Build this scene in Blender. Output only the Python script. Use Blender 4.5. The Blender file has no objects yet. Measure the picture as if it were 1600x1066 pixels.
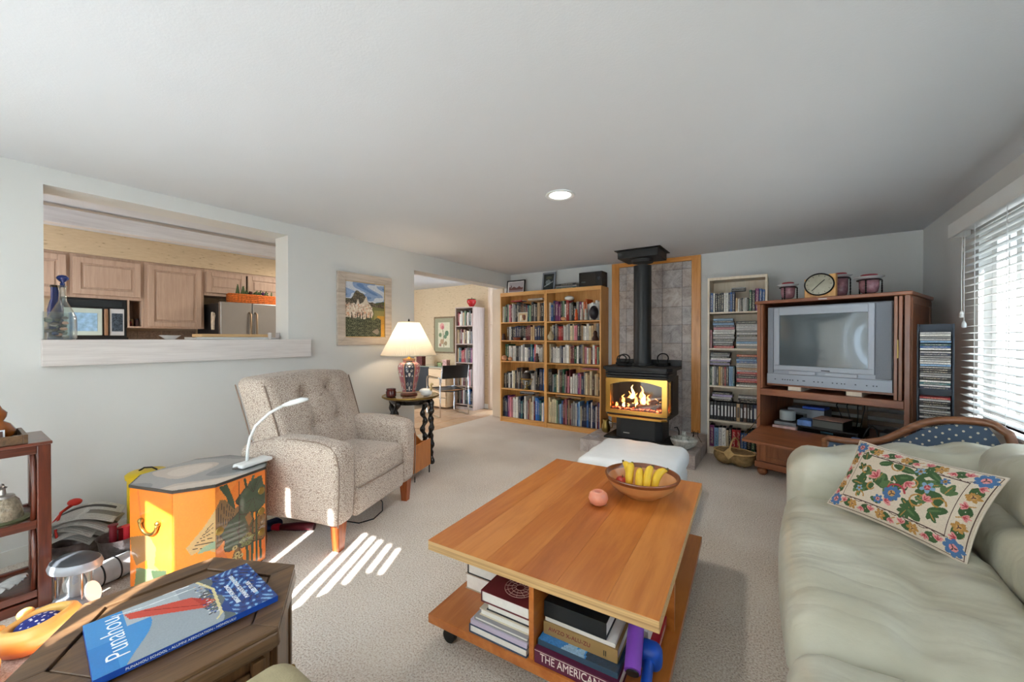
import bpy, bmesh, math, random
import numpy as np
from mathutils import Vector, Matrix, Euler
random.seed(7); RNG = np.random.default_rng(7)
SC = bpy.context.scene; COL = SC.collection
PI = math.pi
def S(r, g, b, a=1.0):
    f = lambda c: (c/255/12.92) if c/255 <= .04045 else ((c/255+.055)/1.055)**2.4
    return (f(r), f(g), f(b), a)
# ------------------------------------------------------------------ camera, sky, sun, exposure
cam = bpy.data.cameras.new('camera'); cam.sensor_width = 36.0; cam.lens = 36*615/1600; cam.clip_start = .02
cam_ob = bpy.data.objects.new('camera', cam); COL.objects.link(cam_ob)
cam_ob.location = (0, 0, 1.30); cam_ob.rotation_euler = (PI/2-math.atan(4/615), 0, math.radians(34.45))
SC.camera = cam_ob
W = bpy.data.worlds.new('sky'); SC.world = W; W.use_nodes = True
W.node_tree.nodes['Background'].inputs[0].default_value = (.67, .83, 1.0, 1)
W.node_tree.nodes['Background'].inputs[1].default_value = 6.2
sun = bpy.data.lights.new('sun', 'SUN'); sun.energy = 24; sun.angle = math.radians(.6); sun.color = (1, .98, .96)
sun_ob = bpy.data.objects.new('sun', sun); COL.objects.link(sun_ob)
_d = Vector((-.48*math.cos(math.radians(40)), .877*math.cos(math.radians(40)), -math.sin(math.radians(40))))
sun_ob.rotation_euler = _d.to_track_quat('-Z', 'Y').to_euler(); sun_ob.location = (3, -6, 5)
SC.view_settings.view_transform = 'Standard'; SC.view_settings.look = 'None'
SC.view_settings.exposure = 0.86; SC.view_settings.gamma = 1.0
SC.view_settings.use_curve_mapping = False
SC.cycles.max_bounces = 9; SC.cycles.caustics_reflective = False
# ------------------------------------------------------------------ materials
MATS = {}
def _new(name):
    m = bpy.data.materials.new(name); m.use_nodes = True; nt = m.node_tree
    return m, nt, nt.nodes['Principled BSDF']
def _n(nt, t, **kw):
    n = nt.nodes.new(t)
    for k, v in kw.items(): setattr(n, k, v)
    return n
def _coord(nt, scale=(1, 1, 1), kind='Object', rot=(0, 0, 0)):
    tc = _n(nt, 'ShaderNodeTexCoord'); mp = _n(nt, 'ShaderNodeMapping')
    mp.inputs['Scale'].default_value = scale; mp.inputs['Rotation'].default_value = rot
    nt.links.new(tc.outputs[kind], mp.inputs['Vector']); return mp.outputs[0]
def _ramp(nt, fac, stops):
    r = _n(nt, 'ShaderNodeValToRGB'); e = r.color_ramp.elements
    e[0].position, e[0].color = stops[0]; e[1].position, e[1].color = stops[-1]
    for p, c in stops[1:-1]:
        x = e.new(p); x.color = c
    nt.links.new(fac, r.inputs[0]); return r.outputs[0]
def _noise(nt, vec, scale, detail=3, rough=.5, dist=0):
    n = _n(nt, 'ShaderNodeTexNoise'); n.inputs['Scale'].default_value = scale; n.inputs['Detail'].default_value = detail
    n.inputs['Roughness'].default_value = rough; n.inputs['Distortion'].default_value = dist
    nt.links.new(vec, n.inputs['Vector']); return n.outputs['Fac']
def _bump(nt, p, h, strength, dist=.01):
    b = _n(nt, 'ShaderNodeBump'); b.inputs['Strength'].default_value = strength; b.inputs['Distance'].default_value = dist
    nt.links.new(h, b.inputs['Height']); nt.links.new(b.outputs[0], p.inputs['Normal'])
def dk(c, k): return (c[0]*k, c[1]*k, c[2]*k, 1)
def plain(name, col, rough=.5, metal=0, var=.08, scale=6, bump=0, bscale=40, coat=0, trans=0, ior=1.45, spec=None, sheen=0):
    if name in MATS: return MATS[name]
    m, nt, p = _new(name)
    v = _coord(nt); f = _noise(nt, v, scale, 4)
    nt.links.new(_ramp(nt, f, [(.3, dk(col, 1-var)), (.7, dk(col, 1+var))]), p.inputs['Base Color'])
    p.inputs['Roughness'].default_value = rough; p.inputs['Metallic'].default_value = metal
    p.inputs['Coat Weight'].default_value = coat; p.inputs['Transmission Weight'].default_value = trans; p.inputs['IOR'].default_value = ior
    if spec is not None: p.inputs['Specular IOR Level'].default_value = spec
    p.inputs['Sheen Weight'].default_value = sheen
    if bump: _bump(nt, p, _noise(nt, v, bscale, 4), bump)
    MATS[name] = m; return m
def wood(name, c1, c2, axis=0, scale=3.0, rough=.4, coat=.1, stretch=12, bump=.05, kind='Object', c3=None):
    if name in MATS: return MATS[name]
    m, nt, p = _new(name)
    s = [scale*stretch]*3; s[axis] = scale
    v = _coord(nt, tuple(s), kind); f = _noise(nt, v, 1.0, 6, .62, .6)
    s2 = [scale*stretch*5]*3; s2[axis] = scale*2
    g = _noise(nt, _coord(nt, tuple(s2), kind), 1.0, 3)
    mx = _n(nt, 'ShaderNodeMath', operation='MULTIPLY_ADD'); mx.inputs[1].default_value = .35
    nt.links.new(g, mx.inputs[0]); nt.links.new(f, mx.inputs[2])
    st = [(.42, c1), (.80, c2)]
    if c3: st = [(.40, c1), (.62, c3), (.82, c2)]
    nt.links.new(_ramp(nt, mx.outputs[0], st), p.inputs['Base Color'])
    p.inputs['Roughness'].default_value = rough; p.inputs['Coat Weight'].default_value = coat; p.inputs['Coat Roughness'].default_value = .25
    if bump: _bump(nt, p, mx.outputs[0], bump)
    MATS[name] = m; return m
def emis(name, col, k):
    if name in MATS: return MATS[name]
    m, nt, p = _new(name); p.inputs['Base Color'].default_value = col
    p.inputs['Emission Color'].default_value = col; p.inputs['Emission Strength'].default_value = k
    MATS[name] = m; return m
def glass(name, col=(1, 1, 1, 1), rough=.02, alpha=.25, frosted=False):
    # thin clear glass that lets light through, with a glossy (or frosted) face
    if name in MATS: return MATS[name]
    m, nt, p = _new(name); out = nt.nodes['Material Output']
    t = _n(nt, 'ShaderNodeBsdfTransparent'); t.inputs[0].default_value = col
    p.inputs['Base Color'].default_value = col; p.inputs['Roughness'].default_value = rough
    mx = _n(nt, 'ShaderNodeMixShader'); mx.inputs[0].default_value = alpha; face = p.outputs[0]
    if not frosted:
        g = _n(nt, 'ShaderNodeBsdfGlossy'); g.inputs['Roughness'].default_value = rough; face = g.outputs[0]
        lw = _n(nt, 'ShaderNodeLayerWeight'); lw.inputs[0].default_value = .25; k = _n(nt, 'ShaderNodeMath', operation='MULTIPLY_ADD'); k.inputs[1].default_value = .6; k.inputs[2].default_value = alpha*.35
        nt.links.new(lw.outputs['Facing'], k.inputs[0]); nt.links.new(k.outputs[0], mx.inputs[0])
    nt.links.new(t.outputs[0], mx.inputs[1]); nt.links.new(face, mx.inputs[2]); nt.links.new(mx.outputs[0], out.inputs[0])
    MATS[name] = m; return m
def cloth_light(name, col, k=.5):
    # thin cloth or vane that lets part of the light through
    if name in MATS: return MATS[name]
    m, nt, p = _new(name); out = nt.nodes['Material Output']
    t = _n(nt, 'ShaderNodeBsdfTranslucent'); t.inputs[0].default_value = col
    p.inputs['Base Color'].default_value = col; p.inputs['Roughness'].default_value = .8
    mx = _n(nt, 'ShaderNodeMixShader'); mx.inputs[0].default_value = k
    nt.links.new(p.outputs[0], mx.inputs[1]); nt.links.new(t.outputs[0], mx.inputs[2]); nt.links.new(mx.outputs[0], out.inputs[0])
    MATS[name] = m; return m
def painted(name, rough=.5, coat=0, bump=0, bscale=60):
    # surface whose print is stored face by face
    if name in MATS: return MATS[name]
    m, nt, p = _new(name); a = _n(nt, 'ShaderNodeVertexColor', layer_name='print')
    nt.links.new(a.outputs[0], p.inputs['Base Color']); p.inputs['Roughness'].default_value = rough; p.inputs['Coat Weight'].default_value = coat
    if bump: _bump(nt, p, _noise(nt, _coord(nt), bscale, 3), bump)
    MATS[name] = m; return m
def book_mat(name, rough=.45, letter=.75, zlo=.28, zhi=.86, sx=3.0, sz=26, thr=.52, ink=(.78, .70, .52, 1)):
    # binding in the colour of its own object, with lettering along the spine
    if name in MATS: return MATS[name]
    m, nt, p = _new(name); oi = _n(nt, 'ShaderNodeObjectInfo')
    tc = _n(nt, 'ShaderNodeTexCoord'); sp = _n(nt, 'ShaderNodeSeparateXYZ'); nt.links.new(tc.outputs['Generated'], sp.inputs[0])
    mp = _n(nt, 'ShaderNodeMapping'); mp.inputs['Scale'].default_value = (sx, 1, sz)
    ad = _n(nt, 'ShaderNodeVectorMath', operation='ADD'); cb = _n(nt, 'ShaderNodeCombineXYZ')
    rm = _n(nt, 'ShaderNodeMath', operation='MULTIPLY'); rm.inputs[1].default_value = 40
    nt.links.new(oi.outputs['Random'], rm.inputs[0]); nt.links.new(rm.outputs[0], cb.inputs[0]); nt.links.new(rm.outputs[0], cb.inputs[2])
    nt.links.new(tc.outputs['Generated'], mp.inputs[0]); nt.links.new(mp.outputs[0], ad.inputs[0]); nt.links.new(cb.outputs[0], ad.inputs[1])
    nz = _noise(nt, ad.outputs[0], 1.6, 2)
    def cmp(sock, op, val):
        q = _n(nt, 'ShaderNodeMath', operation=op); nt.links.new(sock, q.inputs[0]); q.inputs[1].default_value = val; return q.outputs[0]
    def mul(a, b):
        q = _n(nt, 'ShaderNodeMath', operation='MULTIPLY'); nt.links.new(a, q.inputs[0]); nt.links.new(b, q.inputs[1]); return q.outputs[0]
    band = mul(mul(cmp(sp.outputs[2], 'GREATER_THAN', zlo), cmp(sp.outputs[2], 'LESS_THAN', zhi)),
               mul(cmp(sp.outputs[0], 'GREATER_THAN', .25), cmp(sp.outputs[0], 'LESS_THAN', .75)))
    band = mul(mul(band, cmp(sp.outputs[1], 'LESS_THAN', .06)), cmp(nz, 'GREATER_THAN', thr))
    lum = _n(nt, 'ShaderNodeRGBToBW'); nt.links.new(oi.outputs['Color'], lum.inputs[0])
    lite = cmp(lum.outputs[0], 'GREATER_THAN', .22)
    lc = _n(nt, 'ShaderNodeMix', data_type='RGBA'); nt.links.new(lite, lc.inputs[0])
    lc.inputs[6].default_value = ink; lc.inputs[7].default_value = (.05, .04, .04, 1)
    mx = _n(nt, 'ShaderNodeMix', data_type='RGBA')
    k = _n(nt, 'ShaderNodeMath', operation='MULTIPLY'); k.inputs[1].default_value = letter; nt.links.new(band, k.inputs[0])
    nt.links.new(k.outputs[0], mx.inputs[0]); nt.links.new(oi.outputs['Color'], mx.inputs[6]); nt.links.new(lc.outputs[2], mx.inputs[7])
    nt.links.new(mx.outputs[2], p.inputs['Base Color']); p.inputs['Roughness'].default_value = rough
    MATS[name] = m; return m
# ------------------------------------------------------------------ mesh builder
class MB:
    def __init__(s): s.v = []; s.f = []; s.m = []; s.c = []
    def add(s, vs, fs, mi=0, cols=None):
        o = len(s.v); s.v.extend([tuple(map(float, p)) for p in vs])
        for i, f in enumerate(fs):
            s.f.append(tuple(o+k for k in f)); s.m.append(mi); s.c.append(cols[i] if cols is not None else (1, 1, 1, 1))
        return s
    def bx(s, x0, x1, y0, y1, z0, z1, mi=0, M=None):
        vs = [Vector((x, y, z)) for z in (z0, z1) for x, y in ((x0, y0), (x1, y0), (x1, y1), (x0, y1))]
        if M is not None: vs = [M @ p for p in vs]
        return s.add(vs, [(0, 3, 2, 1), (4, 5, 6, 7), (0, 1, 5, 4), (1, 2, 6, 5), (2, 3, 7, 6), (3, 0, 4, 7)], mi)
    def prism(s, poly, z0, z1, mi=0, M=None, top=None):
        n = len(poly); tp = top or poly
        vs = [Vector((x, y, z0)) for x, y in poly]+[Vector((x, y, z1)) for x, y in tp]
        if M is not None: vs = [M @ p for p in vs]
        return s.add(vs, [tuple(range(n-1, -1, -1)), tuple(range(n, 2*n))]+[(i, (i+1) % n, n+(i+1) % n, n+i) for i in range(n)], mi)
    def lathe(s, prof, n=24, c=(0, 0, 0), mi=0, M=None, sx=1, sy=1, cap=True):
        vs = []; fs = []; k = len(prof)
        for r, z in prof:
            for i in range(n):
                a = 2*PI*i/n; p = Vector((r*math.cos(a)*sx, r*math.sin(a)*sy, z))
                if M is not None: p = M @ p
                vs.append(p+Vector(c))
        for j in range(k-1):
            for i in range(n): fs.append((j*n+i, j*n+(i+1) % n, (j+1)*n+(i+1) % n, (j+1)*n+i))
        if cap: fs += [tuple(range(n-1, -1, -1)), tuple(range((k-1)*n, k*n))]
        return s.add(vs, fs, mi)
    def tube(s, pts, r, n=8, closed=False, mi=0, flat=None):
        pts = [Vector(p) for p in pts]; k = len(pts); rs = r if isinstance(r, (list, tuple)) else [r]*k
        vs = []; fs = []; up = None
        for i, p in enumerate(pts):
            a = pts[i-1] if (i or closed) else p; b = pts[(i+1) % k] if (i < k-1 or closed) else p
            t = (b-a); t = t.normalized() if t.length > 1e-9 else Vector((0, 0, 1))
            if up is None: up = t.orthogonal().normalized() if flat is None else Vector(flat)
            u = (up-t*up.dot(t)); u = u.normalized() if u.length > 1e-6 else t.orthogonal().normalized(); up = u; w = t.cross(u)
            for j in range(n):
                g = 2*PI*j/n; vs.append(p+(u*math.cos(g)+w*math.sin(g))*rs[i])
        for i in range(k if closed else k-1):
            for j in range(n): fs.append((i*n+j, i*n+(j+1) % n, ((i+1) % k)*n+(j+1) % n, ((i+1) % k)*n+j))
        if not closed: fs += [tuple(range(n-1, -1, -1)), tuple(range((k-1)*n, k*n))]
        return s.add(vs, fs, mi)
    def rbox(s, c, sz, r=.05, n=6, fn=None, mi=0, ns=None):
        # rounded block with n cuts a side; fn reshapes each point
        hx, hy, hz = sz[0]/2, sz[1]/2, sz[2]/2; r = min(r, hx, hy, hz); idx = {}; vs = []; fs = []
        nx, ny, nz = ns or (n, n, n)
        def lin(h, k):     # denser near the rounded rim
            e = [-h, -h+r*.3, -h+r*.7] + list(np.linspace(-h+r, h-r, max(2, k-4))) + [h-r*.7, h-r*.3, h]
            return e
        X, Y, Z = lin(hx, nx), lin(hy, ny), lin(hz, nz)
        def vid(i, j, k):
            if (i, j, k) in idx: return idx[(i, j, k)]
            p = Vector((X[i], Y[j], Z[k]))
            q = Vector((max(-hx+r, min(hx-r, p.x)), max(-hy+r, min(hy-r, p.y)), max(-hz+r, min(hz-r, p.z))))
            d = p-q
            if d.length > 1e-9: p = q+d.normalized()*r
            if fn: p = Vector(fn(p))
            idx[(i, j, k)] = len(vs); vs.append(p+Vector(c)); return idx[(i, j, k)]
        a, b, g = len(X)-1, len(Y)-1, len(Z)-1
        for i in range(a):
            for j in range(b):
                fs.append((vid(i, j, 0), vid(i, j+1, 0), vid(i+1, j+1, 0), vid(i+1, j, 0)))
                fs.append((vid(i, j, g), vid(i+1, j, g), vid(i+1, j+1, g), vid(i, j+1, g)))
            for k in range(g):
                fs.append((vid(i, 0, k), vid(i+1, 0, k), vid(i+1, 0, k+1), vid(i, 0, k+1)))
                fs.append((vid(i, b, k), vid(i, b, k+1), vid(i+1, b, k+1), vid(i+1, b, k)))
        for j in range(b):
            for k in range(g):
                fs.append((vid(0, j, k), vid(0, j, k+1), vid(0, j+1, k+1), vid(0, j+1, k)))
                fs.append((vid(a, j, k), vid(a, j+1, k), vid(a, j+1, k+1), vid(a, j, k+1)))
        return s.add(vs, fs, mi)
    def ball(s, c, r, n=16, m=10, mi=0, M=None, fn=None):
        rx, ry, rz = r if isinstance(r, (list, tuple)) else (r, r, r); vs = []; fs = []
        for j in range(m+1):
            th = PI*j/m
            for i in range(n):
                a = 2*PI*i/n; p = Vector((rx*math.sin(th)*math.cos(a), ry*math.sin(th)*math.sin(a), rz*math.cos(th)))
                if fn: p = Vector(fn(p))
                if M is not None: p = M @ p
                vs.append(p+Vector(c))
        for j in range(m):
            for i in range(n): fs.append((j*n+i, (j+1)*n+i, (j+1)*n+(i+1) % n, j*n+(i+1) % n))
        return s.add(vs, fs, mi)
    def grid(s, fn, nu, nv, mi=0, closed_u=False, cols=None):
        vs = [fn(i/nu, j/nv) for j in range(nv+1) for i in range(nu+1)]; w = nu+1
        fs = [(j*w+i, j*w+i+1, (j+1)*w+i+1, (j+1)*w+i) for j in range(nv) for i in range(nu)]
        cc = None if cols is None else [cols[j][i] for j in range(nv) for i in range(nu)]
        return s.add(vs, fs, mi, cc)
    def build(s, name, mats, parent=None, smooth=False, bevel=0, loc=None, rot=None, print_=False, weld=False):
        me = bpy.data.meshes.new(name); me.from_pydata(s.v, [], s.f)
        for m in (mats if isinstance(mats, (list, tuple)) else [mats]): me.materials.append(m)
        me.polygons.foreach_set('material_index', s.m)
        if smooth:
            me.polygons.foreach_set('use_smooth', [True]*len(s.f))
            if smooth == 'auto':
                try: me.set_sharp_from_angle(angle=math.radians(38))
                except Exception: pass
        if print_:
            at = me.color_attributes.new('print', 'FLOAT_COLOR', 'CORNER'); buf = []
            for f, c in zip(s.f, s.c): buf += list(c)*len(f)
            at.data.foreach_set('color', np.array(buf, dtype=np.float32))
        me.update()
        if weld:
            b = bmesh.new(); b.from_mesh(me); bmesh.ops.remove_doubles(b, verts=b.verts, dist=1e-5); b.to_mesh(me); b.free()
        o = bpy.data.objects.new(name, me); COL.objects.link(o)
        if parent is not None: o.parent = parent
        if loc is not None: o.location = loc
        if rot is not None: o.rotation_euler = rot
        if bevel:
            q = o.modifiers.new('edge', 'BEVEL'); q.width = bevel; q.segments = 2; q.limit_method = 'ANGLE'
        return o
def tag(o, label, cat, group=None, kind=None):
    o['label'] = label; o['category'] = cat
    if group: o['group'] = group
    if kind: o['kind'] = kind
    return o
def struct(o): o['kind'] = 'structure'; return o
def thing(name, label, cat, loc=(0, 0, 0), rz=0, group=None, rot=None):
    o = bpy.data.objects.new(name, None); COL.objects.link(o); o.empty_display_size = .05
    o.location = loc; o.rotation_euler = rot if rot else (0, 0, rz)
    return tag(o, label, cat, group)
def copy_tree(o, parent=None):
    c = o.copy(); COL.objects.link(c); c.parent = parent
    for ch in [x for x in bpy.data.objects if x.parent is o]: copy_tree(ch, c)
    return c
def box(name, x0, x1, y0, y1, z0, z1, mat, parent=None, bevel=0, **k): return MB().bx(x0, x1, y0, y1, z0, z1).build(name, mat, parent, bevel=bevel, **k)
def text(name, body, size, mat, parent, loc, rot=(0, 0, 0), extrude=.0004, sx=1.0, align='LEFT', shear=0, off=0):
    cu = bpy.data.curves.new(name, 'FONT'); cu.body = body; cu.size = size; cu.extrude = extrude; cu.align_x = align; cu.align_y = 'CENTER'; cu.shear = shear; cu.offset = off
    cu.resolution_u = 3; tmp = bpy.data.objects.new(name, cu); COL.objects.link(tmp)
    me = bpy.data.meshes.new_from_object(tmp.evaluated_get(bpy.context.evaluated_depsgraph_get())); bpy.data.objects.remove(tmp); me.materials.clear(); me.materials.append(mat)
    o = bpy.data.objects.new(name, me); COL.objects.link(o)
    o.parent = parent; o.location = loc; o.rotation_euler = rot; o.scale = (sx, 1, 1); return o
# ------------------------------------------------------------------ flat prints, drawn cell by cell
class Canvas:
    def __init__(s, w, h, col): s.w, s.h = w, h; s.a = np.empty((h, w, 4)); s.a[:] = col; s.yy, s.xx = np.mgrid[0:h, 0:w]; s.x = (s.xx+.5)/w; s.y = (s.yy+.5)/h
    def put(s, mask, col, k=1.0): s.a[mask] = s.a[mask]*(1-k)+np.array(col)*k
    def ell(s, x, y, rx, ry, col, ang=0, k=1.0):
        dx, dy = s.x-x, s.y-y; c, n = math.cos(ang), math.sin(ang); u = (dx*c+dy*n)/rx; v = (-dx*n+dy*c)/ry
        s.put(u*u+v*v < 1, col, k)
    def poly(s, pts, col, k=1.0):
        inside = np.zeros((s.h, s.w), bool); n = len(pts)
        for i in range(n):
            x0, y0 = pts[i]; x1, y1 = pts[(i+1) % n]
            if y0 == y1: continue
            c = ((y0 > s.y) != (y1 > s.y)) & (s.x < (x1-x0)*(s.y-y0)/(y1-y0)+x0); inside ^= c
        s.put(inside, col, k)
    def line(s, pts, wd, col, asp=1.0, k=1.0):
        for (x0, y0), (x1, y1) in zip(pts[:-1], pts[1:]):
            dx, dy = (x1-x0)*asp, y1-y0; L = dx*dx+dy*dy+1e-12
            t = np.clip(((s.x-x0)*asp*dx+(s.y-y0)*dy)/L, 0, 1)
            d = np.hypot((s.x-x0)*asp-t*dx, s.y-y0-t*dy); s.put(d < wd, col, k)
    def noise(s, amt, scale=1):
        z = RNG.normal(0, 1, (s.h//scale+1, s.w//scale+1)).repeat(scale, 0).repeat(scale, 1)[:s.h, :s.w]
        s.a[..., :3] = np.clip(s.a[..., :3]*(1+amt*z[..., None]), 0, 1)
    def rows(s): return s.a
def print_panel(name, w, h, cv, mat, parent, loc, rot, thick=0):
    # flat picture in its own x-z plane, y pointing at the viewer's side being -y
    o = MB().grid(lambda u, v: (u*w, 0, v*h), cv.w, cv.h, cols=cv.rows()).build(name, mat, parent, loc=loc, rot=rot, print_=True); return o
P_MATTE = painted('printed matte', .6); P_GLOSS = painted('printed gloss', .22, .4); P_LACQ = painted('lacquer painting', .28, .6); P_CLOTH = painted('embroidered cloth', .9, 0, .25, 400)
# ------------------------------------------------------------------ palette
WALL = plain('wall paint', S(219, 220, 219), .85, var=.015, scale=2, bump=.03, bscale=180)
CEILM = plain('ceiling paint', S(215, 217, 221), .9, var=.015, scale=1.5, bump=.08, bscale=120)
OAK = wood('oak veneer', S(206, 140, 70), S(232, 176, 104), 2, 2.2, .4, .15)
OAKX = wood('oak veneer across', S(206, 140, 70), S(232, 176, 104), 0, 2.2, .4, .15)
TRIMOAK = wood('oak trim', S(196, 122, 46), S(228, 160, 82), 2, 2.5, .35, .25, c3=S(214, 142, 62))
TRIMOAKX = wood('oak trim across', S(196, 122, 46), S(228, 160, 82), 0, 2.5, .35, .25, c3=S(214, 142, 62))
BIRCH = wood('pale birch', S(226, 206, 180), S(240, 226, 206), 2, 2, .5, .05)
WHITEWASH = wood('whitewashed oak', S(206, 198, 196), S(228, 222, 220), 1, 2.2, .6, 0, stretch=16)
PICKLED = wood('pickled oak cabinet', S(176, 146, 124), S(196, 166, 144), 2, 2.6, .5, .1, stretch=16)
CHERRY = wood('cherry cabinet', S(118, 68, 44), S(158, 98, 64), 2, 2.4, .32, .35, stretch=9)
CHERRYX = wood('cherry cabinet across', S(118, 66, 42), S(158, 96, 62), 0, 2.4, .32, .35, stretch=9)
TABLEW = wood('cherry table veneer', S(166, 88, 32), S(200, 124, 58), 1, 1.6, .3, .35, stretch=7, c3=S(184, 106, 44))
TABLED = wood('cherry table darker board', S(150, 74, 27), S(186, 108, 48), 1, 1.7, .3, .35, stretch=8)
TABLEL = wood('cherry table lighter board', S(178, 100, 40), S(206, 132, 66), 1, 1.7, .3, .35, stretch=8)
PLYEDGE = wood('ply edge', S(150, 110, 66), S(214, 176, 122), 0, 1.5, .5, .05, stretch=90)
PLYEDGEY = wood('ply edge long side', S(150, 110, 66), S(214, 176, 122), 1, 1.5, .5, .05, stretch=90)
DARKW = wood('worn walnut', S(58, 40, 26), S(108, 80, 54), 0, 3, .42, .15, stretch=10)
DARKWV = wood('worn walnut upright', S(54, 36, 22), S(112, 78, 46), 2, 3, .45, .1, stretch=10)
ROSEW = wood('rosewood', S(54, 22, 14), S(102, 48, 31), 2, 3, .3, .4, stretch=10)
ROSEWY = wood('rosewood lengthwise', S(54, 22, 14), S(102, 48, 31), 1, 3, .3, .4, stretch=10)
LEGW = wood('mahogany leg', S(128, 58, 26), S(176, 92, 44), 2, 4, .3, .4)
BLACKM = plain('black enamel', S(30, 31, 33), .5, 0, .1, 8, .05, 90)
BLACKG = plain('black gloss', S(14, 14, 15), .18, coat=.5)
BLACKP = plain('black plastic', S(24, 24, 26), .45)
DARKG = plain('dark grey plastic', S(58, 62, 68), .5)
IRON = plain('black iron', S(26, 25, 24), .55, .6)
CHROME = plain('chrome', S(220, 220, 222), .12, 1, .02)
STEEL = plain('brushed steel', S(176, 172, 168), .32, .9, .05, 3)
BRASS = plain('polished brass', S(226, 182, 96), .2, 1, .04)
BRASSD = plain('old brass', S(150, 126, 72), .35, 1, .12)
SILVERP = plain('silver plastic', S(148, 155, 166), .35, .35, .03)
SILVERL = plain('light silver plastic', S(160, 166, 176), .38, .3, .03)
WHITEP = plain('white plastic', S(232, 234, 234), .4, var=.02)
WHITEC = plain('white ceramic', S(238, 238, 236), .2, var=.02, coat=.3)
PAPER = plain('book pages', S(226, 216, 198), .85, var=.06, scale=60)
PAPERW = plain('white pages', S(236, 232, 226), .8, var=.04, scale=60)
CLEAR = glass('clear glass', (.93, .96, .96, 1), .02, .22)
CLEARD = glass('smoked stove glass', (.86, .87, .88, 1), .03, .12)
BOOKM = book_mat('book binding'); CASEM = book_mat('case spine', .3, .7, .12, .9, 2.2, 18); TAPEM = book_mat('tape spine', .35, .95, .22, .80, .2, 2.0, .36, (.72, .72, .70, 1))
LOWG = plain('grout', S(150, 132, 112), .9)
def carpet_mat():
    m, nt, p = _new('carpet'); v = _coord(nt)
    f = _noise(nt, v, 125, 3, .75); g = _noise(nt, v, 1.6, 3)
    mx = _n(nt, 'ShaderNodeMath', operation='MULTIPLY_ADD'); mx.inputs[1].default_value = .22
    nt.links.new(g, mx.inputs[0]); nt.links.new(f, mx.inputs[2])
    nt.links.new(_ramp(nt, mx.outputs[0], [(.40, S(150, 134, 121)), (.55, S(226, 210, 195)), (.70, S(250, 243, 234))]), p.inputs['Base Color'])
    p.inputs['Roughness'].default_value = 1; p.inputs['Specular IOR Level'].default_value = .05; p.inputs['Sheen Weight'].default_value = .15
    _bump(nt, p, f, .9, .012); return m
CARPET = carpet_mat()
def paper_mat():
    m, nt, p = _new('tan wallpaper'); v = _coord(nt, (4, 4, 16), rot=(.6, .6, 0))
    f = _noise(nt, v, 4, 2); g = _noise(nt, _coord(nt), 3, 3)
    nt.links.new(_ramp(nt, f, [(.26, S(158, 134, 104)), (.34, S(203, 178, 144)), (.7, S(210, 186, 152))]), p.inputs['Base Color'])
    p.inputs['Roughness'].default_value = .8; return m
WPAPER = paper_mat()
# ------------------------------------------------------------------ the room
XL, XR, YB, YF, ZC = -3.65, 1.10, 5.28, -.62, 2.33
struct(box('floor', -4.05, XR+.2, YF-.1, YB+.1, -.1, 0, CARPET))
fl = struct(box('floor_dining', -7.3, -4.05, -2, 5.9, -.1, -.012, LOWG))
TILEF = [plain('floor tile %d' % i, S(*c), .35, var=.06, scale=9, coat=.15) for i, c in enumerate([(206, 170, 134), (198, 160, 124), (212, 178, 144)])]
_tm = []
for t in TILEF:
    o = MB().bx(-.144, .144, -.144, .144, -.012, 0).build('floor_tile', t, fl, bevel=.003); _tm.append(o)
_used = set()
for i in range(5):
    for j in range(9):
        k = (i*7+j*5) % 3
        o = _tm[k] if k not in _used else _tm[k].copy()
        if k in _used: COL.objects.link(o)
        _used.add(k); o.parent = fl; o.location = (-4.2-.3*i, 5.55-.3*j, 0)
w = MB()
w.bx(XL-.23, XL, YF-.04, .36, 0, ZC); w.bx(XL-.23, XL, .36, 1.776, 0, 1.25); w.bx(XL-.23, XL, .36, 1.776, 2.224, ZC)
w.bx(XL-.23, XL, 1.776, 3.24, 0, ZC); w.bx(XL-.23, XL, 3.24, YB, 2.12, ZC)
struct(w.build('wall_left', WALL))
struct(box('wall_back', -3.98, XR+.2, YB, YB+.14, 0, ZC, WALL))
POST = plain('beige painted post', S(214, 196, 174), .7, var=.03)
struct(box('trim_1', -4.0, -3.78, YB-.03, YB-.001, 0, 2.12, POST, bevel=.004))
w = MB()
w.bx(XR, XR+.18, YF-.04, 1.0, 0, ZC); w.bx(XR, XR+.18, 1.0, 4.0, 0, .76); w.bx(XR, XR+.18, 1.0, 4.0, 2.04, ZC); w.bx(XR, XR+.18, 4.0, YB, 0, ZC)
struct(w.build('wall_right', WALL))
w = MB()
w.bx(-3.9, -3.42, YF-.04, YF, 0, ZC); w.bx(-3.42, .92, YF-.04, YF, 2.2, ZC); w.bx(.92, XR+.2, YF-.04, YF, 0, ZC)
struct(w.build('wall_front', WALL))
w = MB(); w.bx(-7.3, -3.9, -1.8, 5.95, ZC, ZC+.1); w.bx(-3.9, XR+.3, YF-.05, 5.95, ZC, ZC+.1)
struct(w.build('ceiling', CEILM))
struct(box('wall_dining', -7.3, -3.9, 5.75, 5.9, 0, ZC, WPAPER))
struct(box('wall_kitchen', -6.0, -5.85, -1.6, 3.0, 0, ZC, WPAPER))
struct(box('wall_far', -7.4, -7.25, 2.9, 5.9, 0, ZC, WPAPER))
struct(box('wall_kitchen_end', -6.0, -3.9, -1.75, -1.6, 0, ZC, WPAPER))
struct(box('wall_soffit', -5.85, -5.48, -1.5, 2.9, 2.105, 2.329, WPAPER))
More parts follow.
